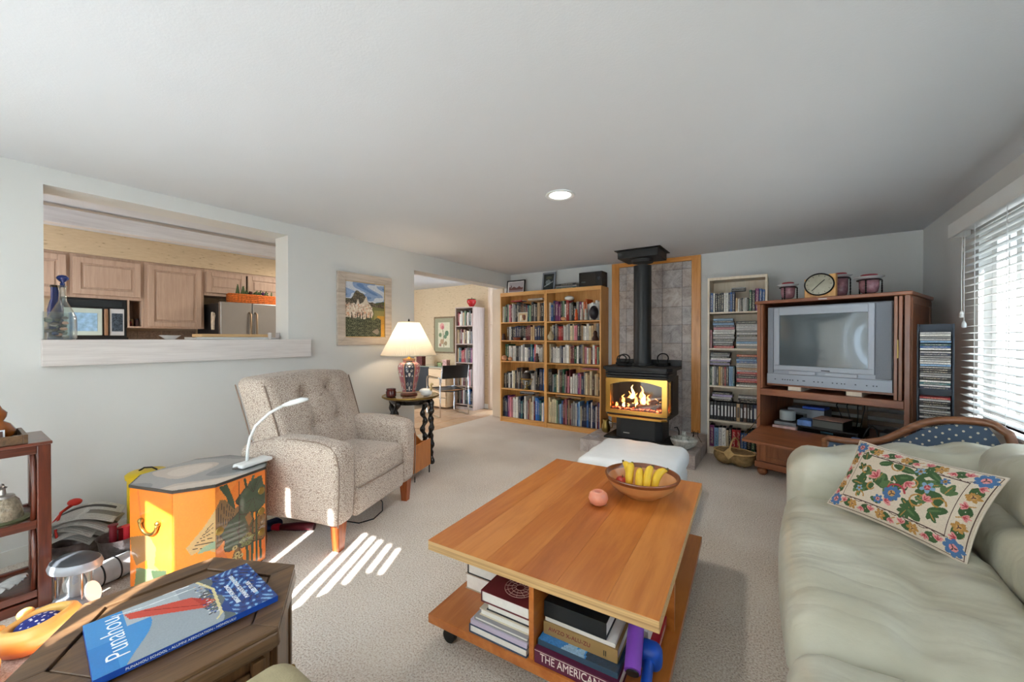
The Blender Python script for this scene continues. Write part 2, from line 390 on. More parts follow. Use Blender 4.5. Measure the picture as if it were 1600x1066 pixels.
# bar ledge of the pass-through, whitewashed apron in front
tr = struct(box('trim_2', -4.2, XL+.05, .362, 1.774, 1.25, 1.292, WHITEWASH))
MB().bx(XL+.001, XL+.055, .346, 1.957, 1.132, 1.292).build('apron', WHITEWASH, tr, bevel=.003)
for y0, y1 in ((-1.0, 3.05),): struct(box('trim_3', -4.62, -4.55, y0, y1, 2.18, 2.30, WHITEWASH, bevel=.003))
bb = plain('white baseboard paint', S(226, 226, 222), .5, var=.02)
struct(box('baseboard_left', XL, XL+.014, YF, 3.24, 0, .085, bb)); struct(box('baseboard_right', XR-.014, XR, YF, YB, 0, .085, bb))
struct(box('baseboard_back', -3.7, XR, YB-.014, YB, 0, .085, bb)); struct(box('baseboard_dining', -7, -4.46, 5.736, 5.75, 0, .085, bb))
# side window
WINW = plain('white window frame', S(236, 237, 236), .4, var=.02)
PANE = glass('window pane', (.99, 1, 1, 1), .02, .05)
wn = struct(bpy.data.objects.new('window_1', None)); COL.objects.link(wn)
def bars(rects, name, parent, mat):
    for r in rects: MB().bx(*r).build(name, mat, parent, bevel=.003)
xa, xb = XR+.06, XR+.11
bars([(xa, xb, 1.0, 4.0, .76, .83), (xa, xb, 1.0, 4.0, 1.97, 2.04)]+[(xa, xb, y, y+.07, .83, 1.97) for y in (1.0, 1.965, 2.93, 3.60, 3.93)], 'frame_bar', wn, WINW)
bars([(xa+.01, xb-.01, y, y+.025, .83, 1.97) for y in (3.32, 3.78, 2.6)], 'glazing_bar', wn, WINW)
for y0, y1 in ((1.07, 1.965), (2.035, 2.93), (3.0, 3.6), (3.67, 3.93)): box('pane', xa+.02, xa+.026, y0, y1, .83, 1.97, PANE, wn)
MB().bx(XR-.02, XR+.06, .96, 4.04, .735, .76).build('window_sill', WINW, wn, bevel=.004)
# glazed door wall behind the camera, its head lets in the low sun
w2 = struct(bpy.data.objects.new('window_2', None)); COL.objects.link(w2)
bars([(-3.42, .92, YF-.038, YF-.005, 2.2, 2.235), (-3.42, -3.38, YF-.038, YF-.005, 0, 2.2), (.88, .92, YF-.038, YF-.005, 0, 2.2), (-3.38, .88, YF-.038, YF-.005, 0, .05)], 'frame_bar', w2, WINW)
for x0, x1 in ((-3.38, -1.1), (-1.1, .88)): box('pane', x0, x1, YF-.028, YF-.022, .05, 2.2, PANE, w2)
VANE = cloth_light('vane fabric', S(238, 236, 230), .45)
vb = thing('vertical_blind', 'white vertical blind of slim vanes across the glass door behind the viewer', 'blind')
box('headrail', -3.4, .9, YF+.012, YF+.05, 2.112, 2.19, WINW, vb)
# gaps between vanes: centre, width, and the height above which the gap stands open
slits = [(-1.52, .03, 1.2), (-1.17, .03, 1.25), (-1.083, .034, 1.25), (-1.0, .034, 1.59), (-.925, .03, 1.72), (-.834, .027, 1.85), (-.75, .025, 1.875), (-1.90, .21, .5), (-2.28, .03, .4), (-2.37, .03, .4)]
edges = sorted((c-g/2, c+g/2, zl) for c, g, zl in slits)
x = -3.38; spans = []
for a, b, zl in edges:
    spans.append((x, a)); x = b
    if b-a > .1: MB().bx(a-.004, b+.004, YF+.0345, YF+.0355, 1.60, 2.115).build('vane', VANE, vb)  # filler added over the wide gap to keep sun off the chest lid
    MB().bx(a-.004, b+.004, YF+.0345, YF+.0355, .04, zl).build('vane', VANE, vb)  # filler strip added below each gap to cut its sun stripe short
spans.append((x, .9))
for a, b in spans:
    n = max(1, round((b-a)/.088)); s_ = (b-a)/n
    for i in range(n):
        x0 = a+i*s_; MB().bx(x0-(.002 if i else 0), x0+s_, YF+.03+(.002 if i % 2 else 0), YF+.0312+(.002 if i % 2 else 0), .04, 2.115).build('vane', VANE, vb)
# outside the side window: paved ground, and a grey wall added to dim the view
gd = struct(box('ground_outside', 1.32, 14, -14, 14, -.5, -.3, plain('outdoor paving', S(150, 147, 141), .9, var=.1)))
nb = thing('window_dimming_wall', 'grey house-like wall added outside to dim the view through the side window', 'house', (4.6, 1.5, -.3)); HSE = plain('grey siding', S(112, 113, 112), .8, var=.04)
box('wall', 0, .2, -6, 7, 0, 2.9, HSE, nb)
for i in range(14): MB().bx(-.018, 0, -6, 7, .1+.2*i, .29+.2*i).build('siding_board', HSE, nb)
MB().bx(-.35, .5, -6.2, 7.2, 2.9, 3.0).build('eave', WINW, nb)
# recessed ceiling light
rl = thing('recessed_ceiling_light', 'round white recessed downlight glowing in the ceiling', 'light', (-1.315, 2.525, ZC))
MB().lathe([(.10, -.001), (.105, -.006), (.098, -.010), (.078, -.007), (.074, -.003)], 40, cap=False).build('trim_ring', WHITEP, rl, smooth=True)
MB().lathe([(.001, -.0035), (.075, -.0035)], 40, cap=False).build('lens', emis('lamp lens', (1, .97, .9, 1), 9), rl)
L = bpy.data.lights.new('downlight', 'SPOT'); L.energy = 25; L.spot_size = 2.0; L.spot_blend = .8; L.shadow_soft_size = .07; L.color = (1, .9, .78)
lo = bpy.data.objects.new('downlight', L); COL.objects.link(lo); lo.location = (-1.315, 2.525, ZC-.03)
# fill lights added for kitchen and dining corner, kept out of view
for y_, lab_ in ((-.75, 'added ceiling light panel at the near end of the kitchen, out of view'), (2.82, 'added ceiling light panel at the refrigerator end of the kitchen, out of view')):
    kl = thing('kitchen_fill_panel', lab_, 'light', (-4.75, y_, 0))
    box('housing', -.30, .30, -.32, .32, 2.27, 2.329, WHITEP, kl); box('diffuser', -.28, .28, -.30, .30, 2.262, 2.27, emis('kitchen diffuser', (1, .92, .80, 1), 9), kl)
dl = thing('dining_fill_light', 'added round flush ceiling light of the dining corner, out of view', 'light', (-5.35, 4.2, 2.25))
MB().lathe([(.001, -.05), (.10, -.045), (.17, -.01), (.18, .02)], 28, cap=False).build('bowl', emis('dining diffuser', (1, .87, .68, 1), 20), dl, smooth=True)
MB().lathe([(.19, .02), (.19, .079), (.001, .079)], 28, cap=False).build('base', BRASS, dl)
# blind over the side window: every slat its own
bl = thing('venetian_blind', 'white wooden venetian blind lowered over the side window', 'blind')
SLAT = cloth_light('blind slat', S(220, 220, 216), .05)
MB().bx(.985, 1.0, 1.05, 4.13, 2.02, 2.115).bx(1.0, 1.095, 4.115, 4.13, 2.02, 2.115).build('valance', WINW, bl, bevel=.003)
box('headrail', 1.03, 1.08, 1.1, 4.0, 2.045, 2.09, WINW, bl)
sl = None
for i in range(27):
    z = 1.99-i*.0468
    if sl is None: sl = MB().bx(-.026, .026, -1.52, 1.52, -.0015, .0015).build('slat', SLAT, bl)
    else:
        q = sl.copy(); COL.objects.link(q); q.parent = bl; sl2 = q
    (sl if i == 0 else sl2).location = (1.055, 2.53, z); (sl if i == 0 else sl2).rotation_euler = (0, math.radians(-8), 0)
box('bottom_rail', 1.03, 1.08, 1.09, 3.97, .745, .765, WINW, bl, bevel=.003)
for y in (3.80, 3.36, 2.6, 1.8): MB().tube([(1.028, y, .76), (1.028, y, 2.05)], .0018, 5).build('ladder_cord', WINW, bl)
for y, zb in ((3.985, 1.47), (3.94, 1.40)):
    cd = MB().tube([(1.02, y, 2.03), (1.018, y+.004, 1.7), (1.018, y, zb)], .0022, 5).build('pull_cord', WINW, bl)
    MB().lathe([(.004, .03), (.012, .012), (.013, -.014), (.006, -.018)], 12, (1.018, y, zb-.01)).build('cord_weight', WINW, cd, smooth=True)
# ------------------------------------------------------------------ coffee table
ct = thing('coffee_table', 'low square cherry coffee table with open book shelves and plywood edges', 'table', (-.806, 1.848, 0), math.radians(3.6))
MB().bx(-.465, .465, -.655, .655, .408, .4465).build('table_top_core', PLYEDGE, ct, bevel=.002)
xs = [-.465, -.33, -.17, -.02, .12, .30, .465]
for i in range(6): MB().bx(xs[i]+.0004, xs[i+1]-.0004, -.655, .655, .4466, .4492+(i % 2)*.0002).build('top_board', [TABLEW, TABLEL, TABLEW, TABLED, TABLEW, TABLEL][i], ct)
MB().bx(-.465, .465, -.655, .655, .10, .136).build('lower_shelf', TABLEW, ct, bevel=.002)
for x0, x1, y0, y1 in ((.01, .03, -.64, -.235), (.01, .445, -.235, -.215), (-.03, -.01, .235, .64), (-.445, -.01, .215, .235), (-.01, .01, -.215, .215)):
    MB().bx(x0, x1, y0, y1, .136, .408).build('divider', TABLEW, ct, bevel=.001)
for x, y in ((-.40, -.59), (.40, -.59), (-.40, .59), (.40, .59)):
    cs = MB().lathe([(.018, .0), (.03, .0), (.03, .022), (.018, .022)], 16, M=Matrix.Rotation(PI/2, 4, 'X')).build('caster', BLACKP, ct, loc=(x, y+.011, .031), smooth='auto')
    box('fork', -.012, .012, -.03, .008, .03, .069, DARKG, cs)
# ------------------------------------------------------------------ leather sofa
def leather_mat():
    m, nt, p = _new('pale sage leather'); v = _coord(nt); f = _noise(nt, v, 4, 4)
    nt.links.new(_ramp(nt, f, [(.3, S(186, 182, 162)), (.7, S(208, 206, 190))]), p.inputs['Base Color'])
    p.inputs['Roughness'].default_value = .34; p.inputs['Coat Weight'].default_value = .12; p.inputs['Coat Roughness'].default_value = .3
    a = _noise(nt, _coord(nt, (1.5, 7, 5), rot=(0, 0, .35)), 1.4, 2, .45, .3); s1 = _n(nt, 'ShaderNodeMath', operation='SUBTRACT'); s1.inputs[1].default_value = .5; nt.links.new(a, s1.inputs[0])
    ab = _n(nt, 'ShaderNodeMath', operation='ABSOLUTE'); nt.links.new(s1.outputs[0], ab.inputs[0]); g = _noise(nt, v, 60, 3)
    mx = _n(nt, 'ShaderNodeMath', operation='MULTIPLY_ADD'); mx.inputs[1].default_value = .05; nt.links.new(g, mx.inputs[0]); nt.links.new(ab.outputs[0], mx.inputs[2])
    _bump(nt, p, mx.outputs[0], .30, .05); return m
LEATHER = leather_mat()
OTTO = plain('white leather', S(230, 233, 234), .45, var=.03, scale=5, bump=.2, bscale=30)
sf = thing('sofa', 'pale sage leather sofa along the window wall with plump cushions', 'sofa', (.55, 1.3, 0))
def wrk(p, a=.006, f=1.0):
    return a*(math.sin(p.y*17*f+p.x*23*f)+.7*math.sin(p.y*31*f-p.x*11*f+1.3)+.5*math.sin(p.y*53*f+p.x*7+.4))
def sofa_seat(L, kf):
    def fn(p):
        t = max(0, p.z/.11); u = p.y/(L/2)
        z = p.z+t*(.03*(1-u*u)+wrk(p, .0055*kf)-.018*math.exp(-((p.x-.10-p.y*.25)/.05)**2))
        x = p.x-(.03*(1-u*u) if p.x < -.2 else 0); return (x, p.y, z)
    return fn
off = lambda x, y, z: (x-.55, y-1.3, z)
MB().rbox(off(.52, 1.15, .17), (.90, 3.2, .24), .04, 6).build('base', LEATHER, sf, smooth=True)
for y0, y1 in ((1.37, 2.60), (.14, 1.36)): MB().rbox(off(.335, (y0+y1)/2, .355), (.63, y1-y0, .25), .10, ns=(26, 30, 8), fn=sofa_seat(y1-y0, 1)).build('seat_cushion', LEATHER, sf, smooth=True)
def bkf(p):
    u = p.y/.6; return (p.x-.02*(1-u*u)+wrk(p, .004)+.05*p.z, p.y, p.z+.012*math.sin(p.y*24)*(p.z > 0))
for y0, y1 in ((1.37, 2.64), (.14, 1.36)):
    MB().rbox(off(.81, (y0+y1)/2, .53), (.34, y1-y0, .22), .08, ns=(10, 24, 8), fn=bkf).build('lumbar_cushion', LEATHER, sf, smooth=True)
    MB().rbox(off(.83, (y0+y1)/2, .725), (.25, y1-y0, .25), .10, ns=(10, 24, 10), fn=bkf).build('back_cushion', LEATHER, sf, smooth=True)
def armf(p):
    k = (p.x+.485)/.97; return (p.x, p.y-.02*math.sin(k*9), p.z+(p.z+.3)/.6*.17*k+(.010*math.sin(p.x*30+p.y*6)+wrk(p, .003))*(p.z > .1))
for yc in (2.79, -.02): MB().rbox(off(.495, yc, .38), (.94, .38, .54), .10, ns=(30, 12, 12), fn=armf).build('arm', LEATHER, sf, smooth=True)
for x, y in ((.14, 2.7), (.9, 2.7), (.14, -.1), (.9, -.1)): MB().lathe([(.025, 0), (.03, .06)], 14, off(x, y, 0)).build('foot', BLACKP, sf)
# ottoman
ot = thing('ottoman', 'white leather ottoman cube between coffee table and stove hearth', 'ottoman', (-.965, 3.14, 0), math.radians(3))
def ottf(p): return (p.x, p.y, p.z+(.012*(1-(p.x/.36)**2)*(1-(p.y/.38)**2)+.0035*math.sin(p.x*30+p.y*20)+.003*math.sin(p.y*40-p.x*12) if p.z > 0 else 0))
MB().rbox((0, 0, .315), (.72, .76, .17), .07, ns=(16, 16, 8), fn=ottf).build('top_cushion', OTTO, ot, smooth=True)
MB().rbox((0, 0, .14), (.69, .73, .22), .05, 6).build('body', OTTO, ot, smooth=True)
for x in (-.27, .27):
    for y in (-.29, .29): MB().lathe([(.02, 0), (.024, .04)], 12, (x, y, 0)).build('foot', BLACKP, ot)
# ------------------------------------------------------------------ recliner
def fabric_mat():
    m, nt, p = _new('speckled chair fabric'); v = _coord(nt)
    vo = _n(nt, 'ShaderNodeTexVoronoi'); vo.inputs['Scale'].default_value = 98; vo.feature = 'DISTANCE_TO_EDGE'; nt.links.new(v, vo.inputs['Vector'])
    f = _noise(nt, v, 160, 2)
    mx = _n(nt, 'ShaderNodeMath', operation='MULTIPLY_ADD'); mx.inputs[1].default_value = .25; nt.links.new(f, mx.inputs[0]); nt.links.new(vo.outputs['Distance'], mx.inputs[2])
    nt.links.new(_ramp(nt, mx.outputs[0], [(.14, S(152, 131, 118)), (.20, S(172, 152, 139)), (.27, S(216, 202, 188)), (.55, S(224, 212, 199))]), p.inputs['Base Color'])
    p.inputs['Roughness'].default_value = .95; p.inputs['Sheen Weight'].default_value = .2; _bump(nt, p, mx.outputs[0], .25, .004); return m
FAB = fabric_mat(); PIPE = plain('chair piping', S(150, 130, 116), .9)
rc = thing('recliner', 'beige speckled fabric recliner with tufted back and tapered wooden legs', 'armchair', (-2.717, 1.63, 0), math.radians(19.1))
btn = [(-.13, .16), (.13, .18), (-.11, -.06), (.14, -.04)]; REC = .18
def bump_(y, z):
    d = .05*max(0, 1-(y/.43)**2)*max(0, 1-((z+.0)/.36)**2)
    for by, bz in btn: d -= .05*math.exp(-((y-by)**2+(z-bz)**2)/.0030)
    for a, b in ((0, 1), (2, 3), (0, 2), (1, 3)):
        (y0, z0), (y1, z1) = btn[a], btn[b]; L2 = (y1-y0)**2+(z1-z0)**2; t = max(0, min(1, ((y-y0)*(y1-y0)+(z-z0)*(z1-z0))/L2))
        d -= .010*math.exp(-((y-y0-t*(y1-y0))**2+(z-z0-t*(z1-z0))**2)/.0008)
    return d
def backf(p):
    # tall cushion leaning back, dented at the buttons
    k = (p.z+.31)/.62; x = p.x+(bump_(p.y, p.z) if p.x > 0 else 0)
    return (x-REC*k-.02*k*k, p.y*(.97+.03*k), p.z-.02*(p.y/.4)**2*k)
MB().rbox((-.12, .01, .745), (.26, .84, .62), .06, ns=(8, 48, 40), fn=backf).build('backrest', FAB, rc, smooth=True)
for by, bz in btn:
    k = (bz+.31)/.62; MB().ball((-.12+.13+bump_(by, bz)-REC*k-.02*k*k+.004, .01+by*(.97+.03*k), .745+bz-.02*(by/.4)**2*k), (.016, .027, .027), 14, 8).build('button', FAB, rc, smooth=True)
    MB().tube([(-.12+.13+bump_(by, bz)-REC*k-.02*k*k+.004, .01+by+.029*math.cos(a), .745+bz+.029*math.sin(a)) for a in np.linspace(0, 2*PI, 21)[:-1]], .0028, 5, True).build('button_seam', PIPE, rc)
for s in (-1, 1):
    for xo in (.118, -.122): MB().tube([(-.12+xo-REC*k-.02*k*k, .01+s*.411*(.97+.03*k), .435+.62*k-.019*k) for k in (.08, .3, .5, .7, .93)], .0045, 6).build('piping', PIPE, rc, smooth=True)
MB().rbox((-.27, .005, .37), (.22, .80, .44), .05, 6).build('back_base', FAB, rc, smooth=True)
def seatf(p):
    z = p.z+(.028*(1-(p.y/.32)**2)*max(0, 1-(p.x/.42)**2) if p.z > 0 else 0); return (p.x+.02*(1-(p.y/.3)**2)*(p.x > .2), p.y, z)
MB().rbox((.10, 0, .41), (.64, .57, .17), .05, ns=(14, 14, 8), fn=seatf).build('seat_cushion', FAB, rc, smooth=True)
MB().rbox((.36, 0, .255), (.13, .57, .19), .03, 6).build('footrest', FAB, rc, smooth=True)
MB().rbox((-.02, 0, .26), (.68, .60, .17), .03, 5).build('seat_base', FAB, rc, smooth=True)
def armr(p):
    top = p.z > 0; u = (p.x+.42)/.84
    dz = (-.09*(max(0, .45-u)/.45)**1.6-.045*(max(0, u-.62)/.38)**1.5) if top else .02*math.sin(u*3.1)
    return (p.x+(.012*math.sin((p.z+.25)*5)), p.y*(1+.06*u), p.z+dz)
for s in (-1, 1):
    MB().rbox((.035, s*.375, .415), (.77, .17, .53), .055, ns=(20, 8, 14), fn=armr).build('arm', FAB, rc, smooth=True)
    o = s*.375+s*.078
    MB().tube([(.418, o, .17), (.424, o, .35), (.427, o, .52), (.405, o, .605), (.36, o-s*.006, .645), (.26, o-s*.012, .668), (.1, o-s*.016, .672), (-.1, o-s*.02, .66), (-.25, o-s*.02, .625)], .004, 6).build('piping', PIPE, rc, smooth=True)
MB().tube([(.425, -.27, .345), (.445, 0, .35), (.425, .27, .345)], .004, 6).build('piping', PIPE, rc, smooth=True)
for x, y in ((.37, -.39), (.37, .39), (-.36, -.37), (-.36, .37)):
    t_ = .035; b_ = .024
    MB().prism([(x-b_, y-b_), (x+b_, y-b_), (x+b_, y+b_), (x-b_, y+b_)], 0, .18, top=[(x-t_, y-t_), (x+t_, y-t_), (x+t_, y+t_), (x-t_, y+t_)]).build('leg', LEGW, rc, bevel=.002)
# ------------------------------------------------------------------ bookcases
def bookcase(name, label, x0, x1, yf, yb, top, shelves, mat, matx, t=.02, rail=.055, plinth=.07, back=None):
    b = thing(name, label, 'bookcase', ((x0+x1)/2, yf, 0)); hw = (x1-x0)/2; d = yb-yf
    for s in (-1, 1): MB().bx(min(s*hw, s*(hw-t)), max(s*hw, s*(hw-t)), 0, d, 0, top).build('side_panel', mat, b, bevel=.0015)
    MB().bx(-hw+t, hw-t, 0, d, top-t, top).build('top_panel', matx, b)
    if rail: MB().bx(-hw+t, hw-t, 0, .018, top-rail, top-t).build('top_rail', matx, b)
    MB().bx(-hw+t, hw-t, .012, .03, 0, plinth-.018).build('plinth', matx, b)
    for z in shelves: MB().bx(-hw+t, hw-t, .004, d-.008, z-.018, z).build('shelf', matx, b, bevel=.001)
    MB().bx(-hw+t, hw-t, d-.008, d, 0, top).build('back_panel', back or mat, b)
    return b
Z1 = [.075, .524, .950, 1.272, 1.552]
bookcase('bookcase', 'golden oak bookcase full of books beside the dining doorway', -3.655, -2.841, 5.0, 5.272, 2.008, Z1, OAK, OAKX)
bookcase('bookcase', 'golden oak bookcase full of books beside the black stove', -2.839, -1.99, 5.0, 5.272, 2.008, [z-.006 for z in Z1], OAK, OAKX)
Z3 = [.075, .385, .770, 1.19, 1.595]
bookcase('media_bookcase', 'narrow pale birch bookcase crammed with films between stove and television', -.697, -.127, 4.93, 5.272, 1.98, Z3, BIRCH, BIRCH, rail=.03)
Z4 = [.10, .435, .862, 1.205, 1.535]
GREYW = wood('grey washed wood', S(168, 146, 136), S(192, 172, 160), 2, 2.4, .55)
bookcase('bookcase', 'tall narrow grey-brown bookcase against the dining wall', -4.995, -4.56, 5.42, 5.745, 1.872, Z4, GREYW, GREYW, rail=0)
# ------------------------------------------------------------------ books
PAL = {'k': (30, 30, 34), 'n': (32, 42, 76), 'b': (40, 92, 160), 'l': (130, 168, 204), 'w': (226, 222, 214), 'c': (222, 206, 170), 't': (184, 152, 112), 'd': (84, 54, 38),
       'r': (170, 36, 40), 'm': (104, 34, 44), 'p': (206, 130, 140), 'u': (120, 44, 104), 'y': (136, 134, 132), 'g': (132, 160, 130), 'f': (28, 78, 52), 'e': (36, 96, 104), 'o': (206, 96, 40), 's': (190, 188, 186), 'v': (168, 156, 190), 'a': (204, 160, 60)}
CN = {'k': 'black', 'n': 'navy', 'b': 'blue', 'l': 'pale blue', 'w': 'white', 'c': 'cream', 't': 'tan', 'd': 'brown', 'r': 'red', 'm': 'maroon', 'p': 'pink', 'u': 'purple', 'y': 'grey', 'g': 'sage green', 'f': 'green', 'e': 'teal', 'o': 'orange', 's': 'silver grey', 'v': 'lavender', 'a': 'mustard'}
bm = MB()
def _bookmesh(name, mats, inset=.03):
    q = MB()
    # binding: back strip with two boards, rounded at the joints
    pr = [(0, 1), (0, .03), (.12, 0), (.88, 0), (1, .03), (1, 1), (.92, 1), (.92, .05), (.08, .05), (.08, 1)]
    vs = [(x, y, z) for z in (0, 1) for x, y in pr]; n = len(pr)
    q.add(vs, [tuple(reversed((0, 1, 8, 9))), tuple(reversed((1, 2, 3, 4, 7, 8))), tuple(reversed((4, 5, 6, 7))), (n+0, n+1, n+8, n+9), (n+1, n+2, n+3, n+4, n+7, n+8), (n+4, n+5, n+6, n+7)]+[(i, (i+1) % n, n+(i+1) % n, n+i) for i in range(n)], 0)
    q.bx(.08, .92, .05, 1-inset, inset*.6, 1-inset*.6, 1)
    o = q.build(name, mats); me = o.data; bpy.data.objects.remove(o); return me
BOOKME = _bookmesh('book', [BOOKM, PAPER]); CASEME = _bookmesh('case', [CASEM, BLACKP], .004); TAPEME = _bookmesh('tape', [TAPEM, BLACKP], .004)
def volume(name, me, loc, size, code, label, cat, group=None, rot=(0, 0, 0), jit=.12):
    o = bpy.data.objects.new(name, me); COL.objects.link(o); o.location = loc; o.scale = size; o.rotation_euler = rot
    r, g, b = PAL[code]; k = 1+random.uniform(-jit, jit); c = S(min(255, r*k), min(255, g*k), min(255, b*k)); o.color = c
    return tag(o, label, cat, group)
def nth(i): return '%d%s' % (i, 'th' if 10 <= i % 100 <= 20 else {1: 'st', 2: 'nd', 3: 'rd'}.get(i % 10, 'th'))
ROW = ['bottom', 'fourth', 'third', 'second', 'top']
def fill(x0, x1, y, z, hmax, codes, where, group, me=BOOKME, name='book', word='book', hr=(.62, .94), dr=(.15, .20), lean=True, kind='book', yj=.012):
    n = len(codes); th = [random.uniform(.7, 1.35)*(1.5 if c.isupper() else 1) for c in codes]; k = (x1-x0-.0012*n)/sum(th); x = x0
    for i, c in enumerate(codes):
        t = th[i]*k; c = c.lower(); hh = hmax*random.uniform(*hr)
        volume(name, me, (x, y+random.uniform(0, yj), z+.0005), (t, random.uniform(*dr), hh), c, '%s %s, %s from left, %s' % (CN[c], word, nth(i+1), where), kind, group); x += t+.0012
def pile(x0, y, z, codes, wd, where, group, me=BOOKME, name='book', word='book', tr=(.018, .032), dep=.15, kind='book', jx=.012):
    for i, c in enumerate(codes):
        t = random.uniform(*tr); wv = wd*random.uniform(.9, 1.0)
        volume(name, me, (x0+random.uniform(0, jx), y+random.uniform(0, .015), z+t), (t-.0008, dep, wv), c, '%s %s, %s up in pile %s' % (CN[c], word, nth(i+1), where), kind, group, rot=(0, PI/2, 0)); z += t
    return z
A = 'row of bookcase by the doorway'; B_ = 'row of bookcase by the stove'
XA0, XA1 = -3.632, -2.864; XB0, XB1 = -2.815, -2.013
g5 = ['books on the doorway bookcase, %s row' % r for r in ROW]; h5 = ['books on the stove bookcase, %s row' % r for r in ROW]
fill(XA0, XA1, 5.03, Z1[4], .33, 'wgkgpmwykKkddkmegkyktdkw', 'top '+A, g5[4], hr=(.72, .93))
fill(XA0+.07, XA1, 5.05, Z1[3], .24, 'dwkknnnkkkmmmttnnkke', 'second '+A, g5[3], hr=(.82, .95))
fill(XA0+.04, XA1, 5.045, Z1[2], .29, 'ffwwwwkkywywwnebrwwwwtc', 'third '+A, g5[2], hr=(.68, .92))
fill(XA0, XA1, 5.06, Z1[1], .38, 'kykwkwckdykdkywkkwwykknnbn', 'fourth '+A, g5[1], hr=(.55, .9))
fill(XA0, XA1, 5.03, Z1[0], .40, 'knnnuppwwwynekwymtcwmBbewb', 'bottom '+A, g5[0], hr=(.66, .90))
fill(XB0, XB1, 5.055, Z1[4], .33, 'wbnUukgwrykkyuwooywwsws', 'top '+B_, h5[4], hr=(.6, .9))
fill(XB0+.02, XB1, 5.045, Z1[3], .25, 'cwnymrrwwwyccppkdtwwwcttyd', 'second '+B_, h5[3], hr=(.78, .95))
fill(XB0+.02, XB1, 5.035, Z1[2], .29, 'cywwwwynwwwtmmfwknytpwtmwrgk', 'third '+B_, h5[2], hr=(.72, .93))
fill(XB0, XB1, 5.03, Z1[1], .38, 'kkyefcwdkfympmwwwwupnyctcdctk', 'fourth '+B_, h5[1], hr=(.62, .88))
fill(XB0, XB1, 5.03, Z1[0], .40, 'cccccgylbmmpktmyywblcnnnbnwnnwmb', 'bottom '+B_, h5[0], hr=(.68, .92))
def over(x0, z, codes, wd, where, grp): pile(x0, 5.05, z, codes, wd, where, grp, tr=(.014, .026))
over(-3.50, Z1[4]+.318, 'r', .22, 'over the top row by the doorway', g5[4]); over(-3.18, Z1[4]+.312, 'ts', .26, 'over the upper row of the doorway bookcase', g5[4])
over(-3.32, Z1[0]+.372, 'ks', .27, 'over the bottom row of the doorway bookcase', g5[0]); over(-2.70, Z1[0]+.378, 't', .40, 'over the bottom row by the stove', h5[0])
over(-2.30, Z1[1]+.345, 'p', .24, 'over the fourth row by the stove', h5[1])
D = 'row of grey-brown dining bookcase'
for i, cs in enumerate(('kynmwykebkn', 'yktwmdykpsm', 'tekrRmydkup', 'ctdmwtdcwdyn', 'mrwwytgdwkwr')):
    fill(-4.972, -4.583, 5.45, Z4[i], [.30, .38, .30, .29, .30][i], cs, ROW[i]+' '+D, 'books on the dining bookcase, %s row' % ROW[i], hr=(.7, .92))
# films and discs on the pale birch bookcase
Mx0, Mx1 = -.675, -.151; MW = 'row of pale birch bookcase'; gm = 'film cases on the birch bookcase'
kw = dict(me=CASEME, name='film_case', word='film case', kind='film case', dr=(.12, .14), yj=.006)
fill(Mx0, -.43, 4.97, Z3[4], .27, 'bwkkkkwwnbn', 'top '+MW, gm, hr=(.76, .84), **kw)
fill(-.425, -.30, 4.975, Z3[4], .27, 'twykwsk', 'top row of birch bookcase beside discs', gm, hr=(.5, .56), **kw)
fill(-.295, Mx1, 4.975, Z3[4], .27, 'fkubb', 'far end, top row of birch bookcase', gm, hr=(.82, .95), **kw)
pk = dict(me=CASEME, name='film_case', word='film case', kind='film case')
pile(-.47, 4.98, Z3[4]+.228, 'yks', .14, 'on the discs of the birch bookcase', gm, tr=(.011, .014), dep=.12, **pk)
fill(Mx0, -.655, 4.97, Z3[3], .26, 'p', 'second '+MW, gm, hr=(.74, .8), **kw)
pile(-.648, 4.965, Z3[3], 'rksksywwpnlkl', .215, 'on second birch shelf by pink case', gm, tr=(.021, .029), dep=.14, jx=.008, **pk)
pile(-.418, 4.965, Z3[3], 'ywlysksysswk', .215, 'on second birch shelf by television', gm, tr=(.021, .029), dep=.14, jx=.008, **pk)
fill(Mx0, -.43, 4.97, Z3[2], .26, 'fwykatdrklle', 'third '+MW, gm, hr=(.8, .86), **kw)
pile(-.68, 4.965, Z3[2]+.231, 'vkvwkyk', .21, 'over third birch row, stove side', gm, tr=(.018, .022), dep=.14, jx=.02, **pk)
pile(-.418, 4.965, Z3[2], 'wkrpkmrwtswblno', .21, 'on third birch shelf by television', gm, tr=(.021, .025), dep=.14, jx=.012, **pk)
fill(Mx0, Mx1, 4.97, Z3[1], .24, 'kkkkkkkktkdkknkk', 'fourth '+MW, gm, hr=(.80, .86), **{**kw, 'me': TAPEME})
pile(-.66, 4.97, Z3[1]+.21, 'ksvk', .20, 'over fourth birch row, stove side', gm, tr=(.022, .028), dep=.12, **pk)
pile(-.40, 4.97, Z3[1]+.21, 'kks', .20, 'over fourth birch row by television', gm, tr=(.022, .028), dep=.12, **pk)
fill(Mx0, Mx1, 4.97, Z3[0], .26, 'uLswckrrbbkfkw', 'bottom '+MW, gm, hr=(.7, .95), **kw)
